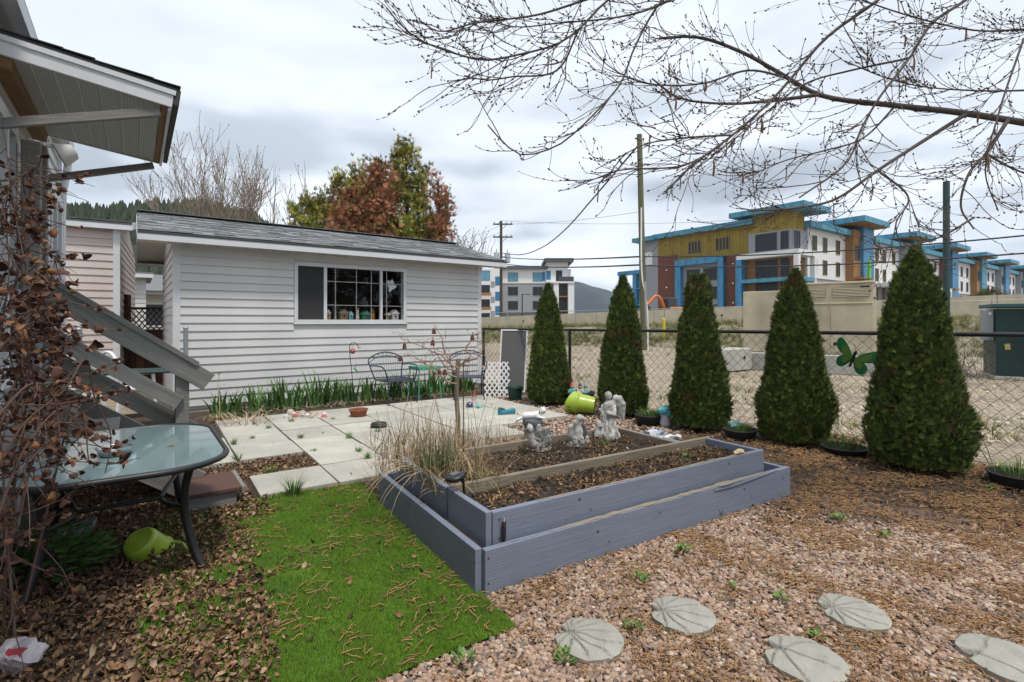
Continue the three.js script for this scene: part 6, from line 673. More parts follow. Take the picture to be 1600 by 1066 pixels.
{ const wires = [[[785, 402, 60], [1003, 401, 25], 0.2], [[785, 412, 60], [1003, 414, 25], 0.25], [[785, 350, 60], [1005, 330, 40], 0.3], [[783, 345, 60], [1600, 300, 40], 1.2], [[1003, 401, 25], [1700, 358, 15], 0.25], [[1003, 415, 25], [1700, 388, 15], 0.25], [[783, 352, 60], [600, 405, 66], 0.6], [[783, 362, 60], [600, 420, 66], 0.6], [[1000, 222, 25], [1620, 470, 38], 0.5]]; const lab = ['upper power line strung between the two utility poles', 'lower power line strung between the two utility poles', 'thin wire from the crossarm pole toward the timber pole', 'thin high wire crossing behind the bare branches', 'upper power line running right from the timber pole', 'lower power line running right from the timber pole', 'thin wire from the crossarm pole over the shed roof', 'second thin wire from the crossarm pole over the shed', 'thin guy line sloping down from the timber pole top'];
  const wire = (P, r, l) => { const o = new THREE.Mesh(tube(P, r, 24, 5), mat([0.03, 0.03, 0.035], 0.7)); o.name = numbered('overhead_wire'); o.userData = { label: l, category: 'wire', group: 'overhead wires' }; scene.add(o); };
  wires.forEach(([a, b, sag], i) => { const A = at(...a), B = at(...b), P = []; for (let k = 0; k <= 8; k++) { const u = k / 8, q = A.clone().lerp(B, u); q.y -= sag * 4 * u * (1 - u); P.push(q); } wire(P, i < 2 ? 0.045 : i < 4 || i > 5 ? 0.015 : 0.028, lab[i]); });
  wire([at(786, 396, 59), at(815, 398, 52), at(850, 385, 44), at(885, 357, 37), at(925, 312, 31), at(1000, 224, 25)], 0.045, 'thick drooping cable sweeping up to the timber pole top'); }
{ const t = thing('street_lamp', 'slim black street lamp before the grey apartment block', 'street lamp', at(816, 505, 80).setY(1)); part('pole', cyl(0.08, 0.1, 4.6, 8), M.black, t); part('arm', rbox(1.2, 0.08, 0.08, 0.01, 0.5, 4.55, 0), M.black, t); part('lamp_head', rbox(0.5, 0.1, 0.25, 0.02, 1.0, 4.5, 0), M.black, t); }
{ const t = thing('marker_post', 'short yellow marker post in front of the far wall', 'marker post', V(8.6, groundH(8.6, 29), -29)); part('post', cyl(0.09, 0.09, 1.1, 10), mat([0.6, 0.45, 0.03], 0.6), t); part('cap', new THREE.SphereGeometry(0.09, 10, 6).translate(0, 1.1, 0), mat([0.6, 0.45, 0.03], 0.6), t); }
{ const t = thing('orange_excavator', 'small orange excavator parked beyond the far wall', 'excavator', at(1052, 488, 45).setY(1.2), 0.3); const o = mat([0.55, 0.16, 0.03], 0.5); part('tracks', rbox(2.2, 0.5, 1.4, 0.15, 0, 0.25, 0), M.blackMatte, t); part('house', rbox(1.6, 0.9, 1.3, 0.1, 0.1, 0.95, 0), o, t); part('cab', rbox(0.9, 1.0, 1.1, 0.06, -0.4, 1.7, 0), mat([0.04, 0.05, 0.06], 0.2), t); part('boom', tube([V(-0.7, 1.0, 0), V(-1.6, 2.4, 0), V(-2.6, 1.6, 0)], 0.14, 8, 8), o, t); part('bucket', rbox(0.5, 0.5, 0.7, 0.06, -2.7, 1.2, 0), M.blackMatte, t); }
// ================= buildings =================
const winDark = mat([0.014, 0.017, 0.022], 0.45), bWhite = mat([0.68, 0.68, 0.68], 0.7), bGrey = mat([0.27, 0.28, 0.30], 0.7), bDark = mat([0.09, 0.095, 0.105], 0.7), bBrown = mat([0.19, 0.07, 0.045], 0.8, { map: rep(T.grain, 0.25) }), sheath = mat([0.38, 0.275, 0.055], 0.85, { map: rep(T.mottle, 0.2) }), wrapBlue = mat([0.07, 0.30, 0.54], 0.5, { map: rep(T.mottle, 0.3) }), wrapTeal = mat([0.10, 0.36, 0.52], 0.55, { map: rep(T.mottle, 0.3) }), ply = mat([0.38, 0.20, 0.075], 0.85, { map: rep(T.grain, 0.3) });
function bwin(parent, x, y, w, h, z = 0, face = 'z', m = winDark, fm = bDark) { const g = new THREE.Group(); g.name = 'window'; parent.add(g); g.position.set(face === 'z' ? x : z, y, face === 'z' ? z : x); if (face === 'x') g.rotation.y = Math.PI / 2; part('pane', box(w, h, 0.03, 0, 0, 0.02), m, g); part('frame', merge([box(w + 0.12, 0.07, 0.1, 0, h / 2, 0.03), box(w + 0.12, 0.07, 0.1, 0, -h / 2, 0.03), box(0.07, h, 0.1, -w / 2, 0, 0.03), box(0.07, h, 0.1, w / 2, 0, 0.03), box(0.05, h, 0.08, 0.05, 0, 0.03)]), fm, g); return g; }
{
  const t = thing('grey_apartment_block', 'finished grey and white four-storey apartment block far off', 'building', V(0, 0.6, -105)); const blueP = mat([0.03, 0.16, 0.32], 0.5);
  const y0 = 0, H = 11.4; part('wall', bx0(-2.2, 12.0, y0, H - 2.9, -12, 0), bGrey, t); part('upper_wall', bx0(-2.3, 12.1, H - 2.9, H, -12.2, 0.12), bWhite, t); part('ground_floor', bx0(-2.25, 9.4, 0, 2.6, 0, 0.15), bDark, t);
  part('wing', bx0(-7.5, -2.3, y0, H, -12, 1.2), bWhite, t); part('roof_band', bx0(-3.6, 7.3, H, H + 0.6, -12.4, 0.9), bDark, t); part('tower', bx0(7.0, 11.4, H - 2.9, H + 1.4, -9, 0.5), bWhite, t); part('tower_roof', bx0(6.6, 12.5, H + 1.4, H + 2.1, -10, 1.6), bDark, t);
  part('frame_column', bx0(11.3, 12.5, 0, H - 2.9, 0.3, 2.2), bWhite, t); part('frame_column', bx0(8.4, 9.4, 0, H - 2.9, 0.3, 2.2), bWhite, t); part('balcony_slab', bx0(6.9, 12.6, H - 3.0, H - 2.7, 0.2, 2.4), bWhite, t); for (const y of [2.7, 5.6]) part('balcony_slab', bx0(9.4, 11.3, y, y + 0.2, 0.2, 2.2), ply, t); part('railing', bx0(9.4, 12.4, H - 2.7, H - 1.7, 2.25, 2.3), mat([0.06, 0.06, 0.07], 0.4), t); for (const y of [3.4, 6.3]) part('balcony_recess', bx0(9.5, 11.2, y - 0.4, y + 1.9, 0.15, 0.25), bDark, t);
  for (const x of [-0.4, 4.7]) for (const y of [4.2, 7.1, 10.0]) bwin(t, x + 0.6, y - 0.2, 2.0, 1.7, y > 9 ? 0.12 : 0, 'z', y > 9 ? mat([0.10, 0.28, 0.4], 0.15) : winDark);
  for (const y of [1.4, 4.2, 7.1, 10.0]) bwin(t, -5.5, y, 2.0, 1.9, 1.2, 'z', y > 9 ? mat([0.10, 0.28, 0.4], 0.15) : winDark); for (const y of [2.9, 5.8, 8.9]) { part('blue_panel', bx0(-3.4, -2.4, y - 0.9, y + 0.9, 1.2, 1.26), blueP, t); part('grey_panel', bx0(-4.3, -3.5, y - 1.3, y - 0.1, 1.2, 1.25), bGrey, t); } part('blue_panel', bx0(7.0, 7.9, H - 2.2, H - 0.4, 0.5, 0.55), blueP, t); part('blue_panel', bx0(4.6 + 1.6, 6.8, H - 2.4, H - 0.6, 0.12, 0.2), blueP, t); bwin(t, 9.6, H - 1.4, 1.2, 2.1, 0.5);
  for (const y of [3.9, 6.8]) part('balcony_front', bx0(-6.8, -4.2, y - 0.9, y - 0.3, 1.9, 2.0), ply, t); part('parked_car_cover', rbox(3.2, 0.9, 1.2, 0.3, 9.8, 0.9, 3.4), mat([0.05, 0.2, 0.4], 0.4), t);
}
{
  const th = 36 * Math.PI / 180, t = thing('building_under_construction', 'long four-storey building under construction with blue wrap and yellow sheathing', 'building', V(36.7, 1.3, -67), th);   // local x along the right wing, local z=-: left wing runs to -z
  const FH = 3, top = 12.9;
  // left wing: facade on the plane x = 0 (facing -x), running back along -z
  const lw = (z0, z1, y0, y1, m, dx = 0, n = 'wall_panel') => part(n, bx0(-dx, 6, y0, y1, -z1, -z0), m, t);
  const xb = (n, x0, x1, y0, y1, z0, z1, m) => part(n, bx0(-x1, -x0, y0, y1, z0, z1), m, t), xw = (z, y, w, h, x) => { const g = bwin(t, z, y, w, h, -x, 'x'); g.rotation.y = -Math.PI / 2; return g; };
  lw(0.2, 24.4, 0, top, bGrey, -0.3, 'core');
  lw(6.0, 21.5, 9.4, top + 0.6, sheath, 0.0, 'sheathing_panel'); for (let i = 0; i < 30; i++) part('sheathing_batten', bx0(-0.05, 0, 9.5, top + 0.5, -0.06, 0.06), mat([0.27, 0.2, 0.05], 0.9), t).position.z = -6.3 - i * 0.52;
  lw(17.7, 21.4, 0, 10.6, bBrown, 0.12, 'brown_cladding'); lw(6.95, 9.3, 0, 9.6, bBrown, 0.12, 'brown_cladding');
  lw(21.4, 24.4, 0, 13.4, bGrey, 0.05, 'end_wall'); lw(22.6, 24.4, 9.5, 11.6, bWhite, 0.09, 'end_panel');
  for (const [z0, z1] of [[9.4, 10.3], [16.7, 17.7]]) lw(z0, z1, 0, 9.4, wrapBlue, 0.7, 'blue_column'); lw(9.4, 17.7, 8.7, 9.6, wrapBlue, 0.75, 'blue_beam'); lw(10.3, 16.7, 0, 8.7, bGrey, -0.1, 'recess_wall'); lw(10.3, 16.7, 0, 2.6, bDark, -0.05, 'ground_floor');
  for (const z of [12.0, 14.9]) for (const y of [4.3, 7.1]) xw(-z, y, 2.2, 1.8, -0.1); for (const z of [9.9, 14.6]) xw(-z, 11.4, 2.1, 1.7, 0);
  for (const y of [2.6, 5.4, 8.2]) { for (const z of [8.1, 19.6]) part('wall_lamp', cyl(0.1, 0.14, 0.2, 10), M.white, t).position.set(-0.25, y, -z); }
  xb('roof_fascia', -8, 0.9, top + 0.6, top + 1.35, -22, -5.0, wrapTeal); xb('end_roof', -6, 1.2, 13.4, 14.1, -26, -21.6, wrapTeal);
  for (const z of [25.8, 29.0]) xb('blue_column', -0.5, 0.3, 0, 8.6, -z - 0.8, -z, wrapBlue); xb('blue_beam', -0.5, 0.4, 8.1, 8.8, -30, -24.4, wrapBlue); for (const y of [2.7, 5.5]) xb('balcony_slab', -3, 0.2, y, y + 0.25, -29.5, -24.4, wrapBlue); xb('balcony_wall', -3.2, -3, 0, 8.6, -29.5, -24.4, bWhite);
  // corner tower
  lw(0, 5.9, 9.0, 12.2, bGrey, 0.15, 'tower_wall'); xb('tower_sheathing', -3, 0.16, 12.2, 14.6, -5.9, 0.15, sheath); xb('tower_roof', -6, 1.6, 14.6, 15.3, -8, 2.2, wrapTeal); xw(-3.4, 10.8, 2.9, 2.3, 0.15); xw(-0.9, 10.8, 1.0, 2.3, 0.15); part('tower_side', bx0(0, 4, 9.0, 12.2, 0.0, 0.15), bGrey, t); bwin(t, 0.9, 10.8, 1.5, 2.3, 0.15, 'z');
  xb('balcony_back', -0.2, -0.02, 0, 9.0, -6.4, 0, ply); xb('white_beam', -3.5, 1.5, 8.6, 9.3, -6.9, 1.5, bWhite); xb('blue_column', 0.3, 1.4, 0, 9.3, -7.1, -6.2, wrapBlue); xb('blue_balcony_edge', -3.5, 1.5, 5.3, 5.8, -6.2, 1.5, wrapTeal); xb('white_column', 1.0, 1.6, 0, 8.6, 0.9, 1.5, bWhite); xb('white_column', -3.5, -2.9, 0, 8.6, 0.9, 1.5, bWhite); for (const y of [4.1, 7.0]) { xw(-3.4, y + 0.2, 3.0, 2.3, 0.02); xw(-0.9, y + 0.2, 1.1, 2.3, 0.02); part('balcony_side', bx0(0, 3.5, y - 1.2, y + 1.6, -0.1, 0.02), ply, t); }
  // right wing: modules marching away along +x
  const mod = 22; for (let k = 0; k < 7; k++) { const x = 4 + k * mod, blue = [wrapBlue, wrapTeal][k % 2];
    part('wing_wall', bx0(x, x + 12, 0, 6.0, -12, 0), bGrey, t); part('wing_wall', bx0(x, x + 12, 6.0, 12.7, -12, 0.1), bWhite, t); part('roof_band', bx0(x - 1, x + 12.4, 12.7, 13.5, -12, 1.0), wrapTeal, t);
    for (const y of [1.6, 4.5, 7.6, 10.8]) for (const dx of [2, 5.2, 9.4]) { const ww = bwin(t, x + dx, y, 1.3, 2.0, y > 6 ? 0.1 : 0, 'z', winDark, k < 2 ? sheath : bDark); }
    part('stair_tower', bx0(x + 12, x + 16, 0, 13.6, -11, 1.2), k % 3 === 0 ? ply : k === 2 ? bBrown : bGrey, t); part('tower_wrap', bx0(x + 14.5, x + 18.5, k === 1 ? 6 : 0, 14.4, -10, 1.6), blue, t); part('tower_canopy', bx0(x + 10.5, x + 20, 14.4, 15.2, -10, 3.2), wrapTeal, t); part('canopy_underside', bx0(x + 10.8, x + 19.6, 14.25, 14.4, -9, 2.9), ply, t); part('balcony_deck', bx0(x + 12, x + 15, 6.2, 6.5, 1.2, 2.6), ply, t); bwin(t, x + 13.3, 10.2, 1.6, 2.0, 1.2);
    part('infill_wall', bx0(x + 18.5, x + 22, 0, 12.2, -12, 0.05), bWhite, t); for (const y of [4.5, 7.6, 10.6]) bwin(t, x + 20.2, y, 1.5, 2.0, 0.05); if (k === 0) part('green_post', bx0(x + 13.6, x + 14.1, 3.2, 9, 2.4, 2.7), mat([0.15, 0.5, 0.03], 0.5), t); if (k === 1 || k === 2) { part('porch_frame', bx0(x + 2, x + 10, 5.6, 6.3, 0.1, 2.6), bWhite, t); for (const q of [2, 6, 9.4]) part('porch_column', bx0(x + q, x + q + 0.6, 0, 5.6, 2.0, 2.6), bWhite, t); } }
}
// ================= far hills =================
function hill(name, label, prof, d, depth, m, treesN, seed, cTree) { // prof: [[px, py], ...] skyline seen at distance d
  const n = 90, rows = 26, P = [], C = [], I = [], R = rng(seed); const sky = px => { let i = 0; while (i < prof.length - 2 && px > prof[i + 1][0]) i++; const [a, b] = [prof[i], prof[i + 1]], u = clamp((px - a[0]) / (b[0] - a[0])); return lerp(a[1], b[1], u * u * (3 - 2 * u)); };
  const x0 = prof[0][0], x1 = prof[prof.length - 1][0], hAt = (px, v) => { const H = 1.4 + (HOR - sky(px)) / F * d; return Math.max(-2, H * Math.sin(Math.PI / 2 * Math.min(1, v * 1.0)) * (1 + 0.10 * fbm(px * 0.02, v * 3, seed, 5)) - 2 * (1 - v)); };
  for (let j = 0; j <= rows; j++) for (let i = 0; i <= n; i++) { const px = lerp(x0, x1, i / n), v = j / rows, dd = d - depth * (1 - v), X = (px - 800) / F * d, y = hAt(px, v); P.push(X, y, -dd); const q = fbm(X * 9 / d, y * 20 / d, seed, 6); C.push(...m(q, R).toArray()); }
  for (let i = 0; i <= n; i++) { const px = lerp(x0, x1, i / n); P.push((px - 800) / F * d, -5, -(d + depth * 0.6)); C.push(0.05, 0.06, 0.05); }
  for (let j = 0; j <= rows; j++) for (let i = 0; i < n; i++) { const a = j * (n + 1) + i; I.push(a, a + 1, a + n + 1, a + 1, a + n + 2, a + n + 1); }
  const g = new THREE.BufferGeometry(); g.setAttribute('position', new THREE.Float32BufferAttribute(P, 3)); g.setAttribute('color', new THREE.Float32BufferAttribute(C, 3)); g.setIndex(I); g.computeVertexNormals(); struct(name, g, VC(0.95), label);
  if (treesN) { const L = [], K = []; for (let i = 0; i < treesN; i++) { const px = lerp(x0, x1, R()), v = Math.sqrt(R()), X = (px - 800) / F * d, s = 1 + R() * 0.8; L.push(M4(V(X, hAt(px, v) - 1, -(d - depth * (1 - v))), new THREE.Euler(0, R() * 6, 0), V(1.7 * s, 4.0 * s, 1.7 * s))); const u = 0.6 + 0.8 * R(); K.push(rgb(cTree[0] * u, cTree[1] * u, cTree[2] * u)); } stuff(inst('hill_forest', jitter(merge([cyl(0.02, 0.55, 1, 7), cyl(0.02, 0.42, 0.7, 7, 0, 0.5, 0)]), 0.12, 6, 1), mat([1, 1, 1], 0.95), L, scene, K), 'dark conifer wood covering the far hill', 'forest'); }
}
hill('mountain', 'blue hazy mountain beyond the apartment block', [[640, 470], [760, 452], [830, 446], [890, 441], [925, 452], [955, 466], [990, 480], [1040, 476], [1100, 488], [1300, 492], [1500, 486], [1700, 476]], 2300, 900, (q, R) => rgb(0.018, 0.026, 0.028).lerp(rgb(0.12, 0.115, 0.11), clamp(q * 2.6) * 0.6), 0, 3);
hill('wooded_hill', 'dark wooded hill behind the roofs on the left', [[-260, 326], [0, 336], [115, 340], [170, 340], [205, 350], [250, 338], [330, 337], [400, 350], [470, 385], [640, 440], [760, 488]], 260, 90, () => rgb(0.03, 0.04, 0.022), 5200, 8, [0.035, 0.05, 0.022]);
scene.fog = new THREE.FogExp2(new THREE.Color(0.55, 0.66, 0.84), 0.00011);
// distant autumn-coloured shrubs at the end of the street
{ const R = rng(71); for (let i = 0; i < 7; i++) { const px = 1545 + i * 14, d = 60 + 6 * i; const p = at(px, 480, d); cedar('roadside_tree', ['green roadside tree at the far end of the building row', 'reddish roadside tree at the far end of the building row'][i % 2], 'roadside trees beyond the far wall', V(p.x, 1, p.z), 3.6 + R(), 1.7, y => Math.sin(Math.PI * Math.min(1, 0.15 + y * 0.85)) , 300 + i, 700, 0.5, (R2) => { const v = 0.7 + 0.6 * R2(); return i % 2 ? rgb(0.17 * v, 0.09 * v, 0.06 * v) : rgb(0.11 * v, 0.12 * v, 0.04 * v); }, 0, 0.12); } }
// ================= trees behind the shed =================
function clumpTree(label, px, topPy, d, r, pal, seed, clumps, per, size, low = 0.25) {
  const X = (px - 800) / F * d, h = 1.4 + (HOR - topPy) / F * d, t = thing('garden_tree', label, 'tree', V(X, 0, -d)), R = rng(seed), L = SPR.map(() => []), C = SPR.map(() => []), limbs = [];
  part('trunk', tube([V(0, 0, 0), V(0.08, h * 0.5, 0), V(0, h * 0.95, 0)], [0.14, 0.03], 10, 8), M.bark, t);
  for (let n = 0; n < clumps; n++) { const y = low + (1 - low) * (1 - Math.pow(1 - R(), 0.62)), a = R() * 6.283, env = r * Math.pow(Math.max(0.02, 1 - (y - low) / (1 - low)), 0.6) * (0.7 + 0.55 * R()), rr = env * Math.sqrt(0.15 + 0.85 * R()), c = V(rr * Math.cos(a), y * h - 0.12 * rr, rr * Math.sin(a)); limbs.push(tube([V(0, Math.max(0.3, c.y - rr * 0.55), 0), V(c.x * 0.5, c.y - rr * 0.2, c.z * 0.5), c], [0.03, 0.008], 4, 4));
    const cr = 0.22 + 0.26 * R(), tone = 0.7 + 0.6 * R(); for (let i = 0; i < per; i++) { const u = V(R() - 0.5, (R() - 0.5) * 1.2, R() - 0.5).multiplyScalar(2 * cr * Math.cbrt(R())), p = c.clone().add(u), k = R() * 3 | 0, s = size * (0.6 + 0.8 * R()); L[k].push(new THREE.Matrix4().compose(p, new THREE.Quaternion().setFromEuler(new THREE.Euler((R() - 0.4) * 1.6, R() * 6.28, (R() - 0.5) * 1.6, 'YXZ')), V(s, s, s))); C[k].push(pal(R).multiplyScalar(tone)); } }
  part('limbs', merge(limbs), M.bark, t); L.forEach((l, i) => { const o = inst('crown', SPR[i], sprayMat, l, t, C[i]); o.userData.kind = 'stuff'; }); return t;
}
const gPal = R => { const v = 0.7 + 0.8 * R(); return R() < 0.5 ? rgb(0.26 * v, 0.23 * v, 0.035 * v) : rgb(0.13 * v, 0.15 * v, 0.025 * v); }, brPal = R => { const v = 0.55 + 0.9 * R(); return R() < 0.85 ? rgb(0.30 * v, 0.125 * v, 0.06 * v) : rgb(0.16 * v, 0.13 * v, 0.035 * v); };
clumpTree('tall yellow-green cedar behind the shed roof', 634, 226, 17, 1.75, gPal, 401, 150, 58, 0.17);
clumpTree('lower yellow-green cedar behind the shed roof', 568, 265, 17.6, 1.7, gPal, 402, 130, 58, 0.17);
clumpTree('small yellow-green cedar beside the bare tree', 484, 305, 17, 1.5, gPal, 403, 100, 56, 0.16);
clumpTree('middle yellow-green cedar hung with rusty branches', 528, 280, 17.2, 1.4, gPal, 409, 100, 56, 0.16);
clumpTree('rusty brown cedar in front of the tall green cedar', 592, 240, 15.6, 0.8, brPal, 404, 80, 50, 0.14);
clumpTree('rusty brown cedar leaning in the middle of the clump', 545, 290, 15.6, 1.2, brPal, 405, 85, 50, 0.15);
clumpTree('rusty brown cedar at the shed ridge end of the clump', 684, 268, 16.2, 0.8, brPal, 406, 70, 46, 0.14);
// conifers past the end of the fence, mirrored dark in the shed window
clumpTree('dark conifer past the fence end beside the overhanging tree', 800, 190, 14, 2.2, R => rgb(0.05, 0.065, 0.02).multiplyScalar(0.6 + 0.8 * R()), 407, 90, 44, 0.2, 0.08).position.set(10.2, 0, -1.2);
clumpTree('dark conifer past the fence end, farther from the overhanging tree', 800, 210, 14, 2.2, R => rgb(0.05, 0.065, 0.02).multiplyScalar(0.6 + 0.8 * R()), 408, 90, 44, 0.2, 0.08).position.set(11.2, 0, -4.3);
// procedural bare trees
function grow(R, p, dir, len, rad, depth, out, tips, o) {
  const P = [p.clone()], n = 5; let q = p.clone(), v = dir.clone(); for (let i = 0; i < n; i++) { v.add(V((R() - 0.5) * o.wob, (R() - 0.5) * o.wob * 0.6 + o.lift, (R() - 0.5) * o.wob)).normalize(); q = q.clone().addScaledVector(v, len / n); P.push(q); }
  out.push(tube(P, [rad, rad * 0.55], depth > 2 ? 8 : 4, depth > 2 ? 6 : 4)); if (depth === 0) { tips.push(q); return; }
  const k = o.kids[depth] || 3; for (let i = 0; i < k; i++) { const u = i === 0 ? 1 : 0.3 + 0.7 * R(), b = P[Math.min(n, Math.round(u * n))], ax = V(R() - 0.5, R() * 0.3, R() - 0.5).normalize(), d2 = v.clone().addScaledVector(ax, i === 0 ? o.fork * 0.5 : o.fork).normalize(); grow(R, b, d2, len * (0.62 + 0.2 * R()), Math.max(o.min, rad * (i ? 0.5 : 0.6)), depth - 1, out, tips, o); }
}
function bareTree(label, px, d, trunkH, seed, spread, len, o) { const X = (px - 800) / F * d, t = thing('bare_tree', label, 'tree', V(X, 0, -d)), R = rng(seed), out = [], tips = []; part('trunk', tube([V(0, 0, 0), V(0.05, trunkH * 0.5, 0), V(0, trunkH, 0)], [0.24, 0.17], 8, 8), M.bark, t); for (let i = 0; i < spread; i++) { const a = i / spread * 6.28 + R(), e = 0.25 + 0.55 * R(); grow(R, V(0, trunkH * (0.7 + 0.3 * R()), 0), V(Math.cos(a) * e, 1, Math.sin(a) * e).normalize(), len * (0.8 + 0.4 * R()), 0.065, 4, out, tips, o); } const b = part('branches', merge(out), mat([0.25, 0.20, 0.155], 0.9), t); b.userData.kind = 'stuff'; const L = tips.map(p => M4(p, new THREE.Euler(R() * 3, R() * 6, R() * 3), 0.05 + 0.05 * R())); const bd = inst('buds', leafGeo(1, 0.6, 1, 0.4, 2), mat([0.13, 0.10, 0.075], 0.9, { side: THREE.DoubleSide }), L, t); bd.userData.kind = 'stuff'; }
bareTree('leafless grey tree behind the left end of the shed', 335, 25, 3.9, 12, 8, 2.25, { wob: 0.25, lift: 0.05, kids: { 4: 4, 3: 4, 2: 3, 1: 3 }, fork: 0.75, min: 0.012 });
bareTree('thin leafless sapling left of the cedars', 455, 19, 3.6, 14, 3, 1.6, { wob: 0.2, lift: 0.06, kids: { 4: 3, 3: 2, 2: 2, 1: 2 }, fork: 0.6, min: 0.008 });
bareTree('thin leafless sapling right of the cedars', 722, 19, 2.4, 15, 4, 1.1, { wob: 0.25, lift: 0.03, kids: { 4: 3, 3: 3, 2: 2, 1: 2 }, fork: 0.7, min: 0.008 });
// ================= overhanging leafless tree on the right (trunk just outside the view) =================
{
  const base = V(4.9, 0, -2.9), t = thing('overhanging_tree', 'leafless tree reaching over the yard with buds and hanging catkins', 'tree', base), R = rng(555);
  part('trunk', tube([V(0, -0.05, 0), V(-0.05, 1.2, 0.02), V(0.05, 2.4, -0.05), V(0.1, 3.6, 0)], [0.15, 0.09], 14, 12), M.bark, t);
  const W = (px, py, d) => at(px, py, d).sub(base), join = (y, dx = 0) => V(dx, y, -0.02);
  const limbs = [ // [radius0, radius1, points]
    [0.055, 0.012, [join(2.2), W(1650, 200, 3.6), W(1500, 176, 3.6), W(1400, 165, 3.55), W(1280, 148, 3.5), W(1220, 115, 3.5), W(1160, 82, 3.5), W(1090, 58, 3.5), W(1030, 60, 3.5)]],
    [0.022, 0.006, [W(1280, 148, 3.5), W(1200, 158, 3.4), W(1130, 162, 3.3), W(1060, 152, 3.2), W(1019, 123, 3.1)]],
    [0.028, 0.007, [join(3.4), W(1480, -90, 3.2), W(1372, 0, 3.1), W(1288, 62, 3.0), W(1236, 123, 3.0), W(1200, 162, 2.95), W(1145, 211, 2.9), W(1080, 260, 2.85), W(1040, 300, 2.8)]],
    [0.026, 0.006, [join(3.3), W(1580, -60, 3.4), W(1509, 0, 3.3), W(1457, 36, 3.2), W(1421, 91, 3.1), W(1372, 156, 3.0), W(1346, 201, 3.0), W(1324, 253, 2.95), W(1249, 309, 2.9)]],
    [0.024, 0.006, [W(1510, 178, 3.6), W(1437, 224, 3.4), W(1372, 266, 3.3), W(1304, 312, 3.2), W(1242, 325, 3.1), W(1170, 330, 3.0)]],
    [0.022, 0.006, [W(1575, 188, 3.6), W(1541, 240, 3.5), W(1512, 276, 3.4), W(1502, 325, 3.4), W(1522, 358, 3.35)]],
    [0.014, 0.005, [W(1541, 240, 3.5), W(1580, 262, 3.4), W(1640, 285, 3.3)]],
    [0.026, 0.005, [join(3.5), W(1250, -160, 3.2), W(1050, -60, 3.0), W(950, 0, 2.9), W(905, 45, 2.85), W(872, 68, 2.8), W(807, 86, 2.75), W(755, 94, 2.7), W(703, 81, 2.7), W(661, 65, 2.65), W(629, 42, 2.6), W(604, 12, 2.6)]],
    [0.022, 0.005, [join(3.45), W(1300, -130, 3.4), W(1110, -60, 3.2), W(1035, 0, 3.1), W(993, 71, 3.05), W(970, 130, 3.0), W(937, 169, 2.95), W(905, 201, 2.9), W(872, 227, 2.9), W(814, 242, 2.85), W(788, 224, 2.8), W(762, 195, 2.8)]],
    [0.012, 0.004, [W(1236, 123, 3.0), W(1170, 110, 3.1), W(1100, 130, 3.15), W(1035, 133, 3.2), W(986, 123, 3.2), W(944, 97, 3.2), W(921, 65, 3.2)]],
    [0.014, 0.004, [W(1160, -70, 3.3), W(1035, 6, 3.2), W(970, 26, 3.15), W(872, 36, 3.1), W(807, 42, 3.1), W(755, 30, 3.0)]],
    [0.012, 0.004, [W(1145, 211, 2.9), W(1100, 244, 3.0), W(1061, 260, 3.0), W(970, 266, 3.0), W(931, 279, 3.0), W(897, 294, 3.0)]],
    [0.012, 0.004, [W(1000, -30, 2.8), W(905, 3, 2.7), W(840, 23, 2.7), W(742, 36, 2.6), W(687, 49, 2.6), W(655, 33, 2.6)]],
    [0.016, 0.005, [join(3.0), W(1640, 45, 3.4), W(1530, 48, 3.2), W(1460, 35, 3.1), W(1390, 15, 3.0), W(1320, -10, 3.0)]],
    [0.012, 0.004, [W(1421, 91, 3.1), W(1330, 110, 3.2), W(1260, 130, 3.3), W(1180, 190, 3.3), W(1120, 240, 3.3)]],
    [0.012, 0.004, [W(1400, 165, 3.55), W(1350, 215, 3.5), W(1290, 235, 3.4), W(1230, 250, 3.4), W(1160, 280, 3.3)]],
    [0.012, 0.004, [W(1640, 140, 3.5), W(1540, 142, 3.4), W(1440, 135, 3.3), W(1380, 120, 3.2), W(1320, 95, 3.1)]],
    [0.010, 0.004, [W(905, 45, 2.85), W(870, 110, 2.85), W(800, 120, 2.8), W(760, 125, 2.8), W(725, 118, 2.8)]],
    [0.010, 0.003, [W(1145, 211, 2.9), W(1075, 215, 2.8), W(1010, 225, 2.75), W(960, 250, 2.7), W(930, 265, 2.7)]],
    [0.012, 0.004, [W(1372, 266, 3.3), W(1420, 310, 3.2), W(1400, 350, 3.2), W(1410, 390, 3.2)]],
    [0.012, 0.004, [W(1522, 340, 3.35), W(1470, 370, 3.3), W(1420, 385, 3.3), W(1380, 392, 3.3)]],
    [0.010, 0.004, [W(1600, 60, 3.0), W(1560, 180, 2.9), W(1540, 270, 2.9), W(1560, 330, 2.9)]],
  ];
  const twigs = [], buds = [], cats = [], young = [];
  const twig = (p, dir, L, r, dep) => { const P = [p.clone()]; let q = p.clone(), v = dir.clone(); const n = 4; for (let i = 0; i < n; i++) { v.add(V((R() - 0.5) * 0.5, (R() - 0.5) * 0.4 + (i > 1 ? 0.16 : -0.02), (R() - 0.5) * 0.5)).normalize(); q = q.clone().addScaledVector(v, L / n); P.push(q); }
    twigs.push(tube(P, [r, r * 0.6], 6, 4)); buds.push([q, v.clone()]); for (let i = 1; i < n; i++) if (R() < 0.4) buds.push([P[i].clone().add(V(0, r, 0)), v.clone()]); if (R() < 0.022) cats.push(P[2 + (R() * 2 | 0)]); if (R() < 0.015) young.push(q.clone());
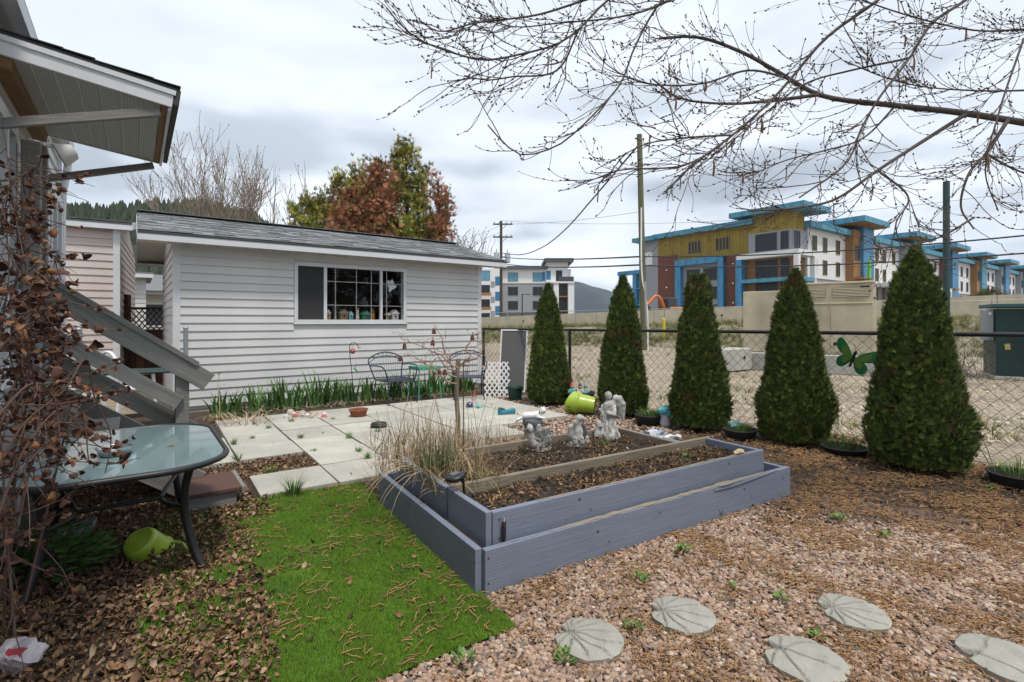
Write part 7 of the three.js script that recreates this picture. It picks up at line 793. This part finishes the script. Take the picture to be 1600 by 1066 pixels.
    if (dep > 0) { const k = 1 + (R() * 2.2 | 0); for (let i = 0; i < k; i++) { const b = P[1 + (R() * n | 0)]; twig(b, v.clone().add(V((R() - 0.5) * 1.5, (R() - 0.55) * 1.2, (R() - 0.5) * 1.5)).normalize(), L * (0.5 + 0.35 * R()), r * 0.72, dep - 1); } } };
  limbs.forEach(([r0, r1, P], k) => {
    const c = new THREE.CatmullRomCurve3(P, false, 'centripetal'), g = tube(P, [r0 * 0.62, r1 * 0.75], P.length * 6, r0 > 0.02 ? 8 : 6); if (r0 > 0.02) jitter(mergeVertices(g, 1e-4), 0.006, 20, k); part('limb', g, M.limbBark ||= mat([0.14, 0.115, 0.10], 0.9, { map: rep(T.mottle, 2, 8) }), t);
    const len = c.getLength(), n = Math.round(len * 14.5); for (let i = 0; i < n; i++) { const u = 0.12 + 0.88 * R(), p = c.getPointAt(u), tg = c.getTangentAt(u), d = tg.clone().add(V((R() - 0.5) * 1.6, (R() - 0.5) * 1.5, (R() - 0.5) * 1.6)).normalize(); twig(p, d, 0.12 + 0.26 * R(), 0.0018 + 0.0019 * R(), R() < 0.6 ? 2 : 1); }
  });
  const tw = part('twigs', merge(twigs), M.twig, t); tw.userData.kind = 'stuff';
  const bl = buds.map(([p, v]) => new THREE.Matrix4().compose(p, new THREE.Quaternion().setFromUnitVectors(V(0, 1, 0), v.normalize()), V(1, 1, 1).multiplyScalar(0.7 + 0.6 * R()))); const bo = inst('buds', new THREE.SphereGeometry(0.0042, 5, 4).scale(1, 1.8, 1), mat([0.09, 0.07, 0.035], 0.8), bl, t); bo.userData.kind = 'stuff';
  for (const p of cats) for (let i = 0; i < 1 + (R() * 2.3 | 0); i++) part('catkin', tube([p.clone(), p.clone().add(V(0.004 * i, -0.03, 0.004)), p.clone().add(V(0.006 * i - 0.004, -0.06 - 0.035 * R(), 0))], [0.004, 0.0035], 5, 6), M.catkin ||= mat([0.20, 0.11, 0.06], 0.9), t);
  for (const p of young) part('opening_leaf', broad(5, 0.022, 0.006, R() * 1e4 | 0, rgb(0.16, 0.19, 0.03), rgb(0.25, 0.26, 0.06)).translate(p.x, p.y, p.z), leafMat, t);
}
scene.traverse(o => { if (o.isMesh) { o.castShadow = true; o.receiveShadow = true; } });
renderer.render(scene, camera);
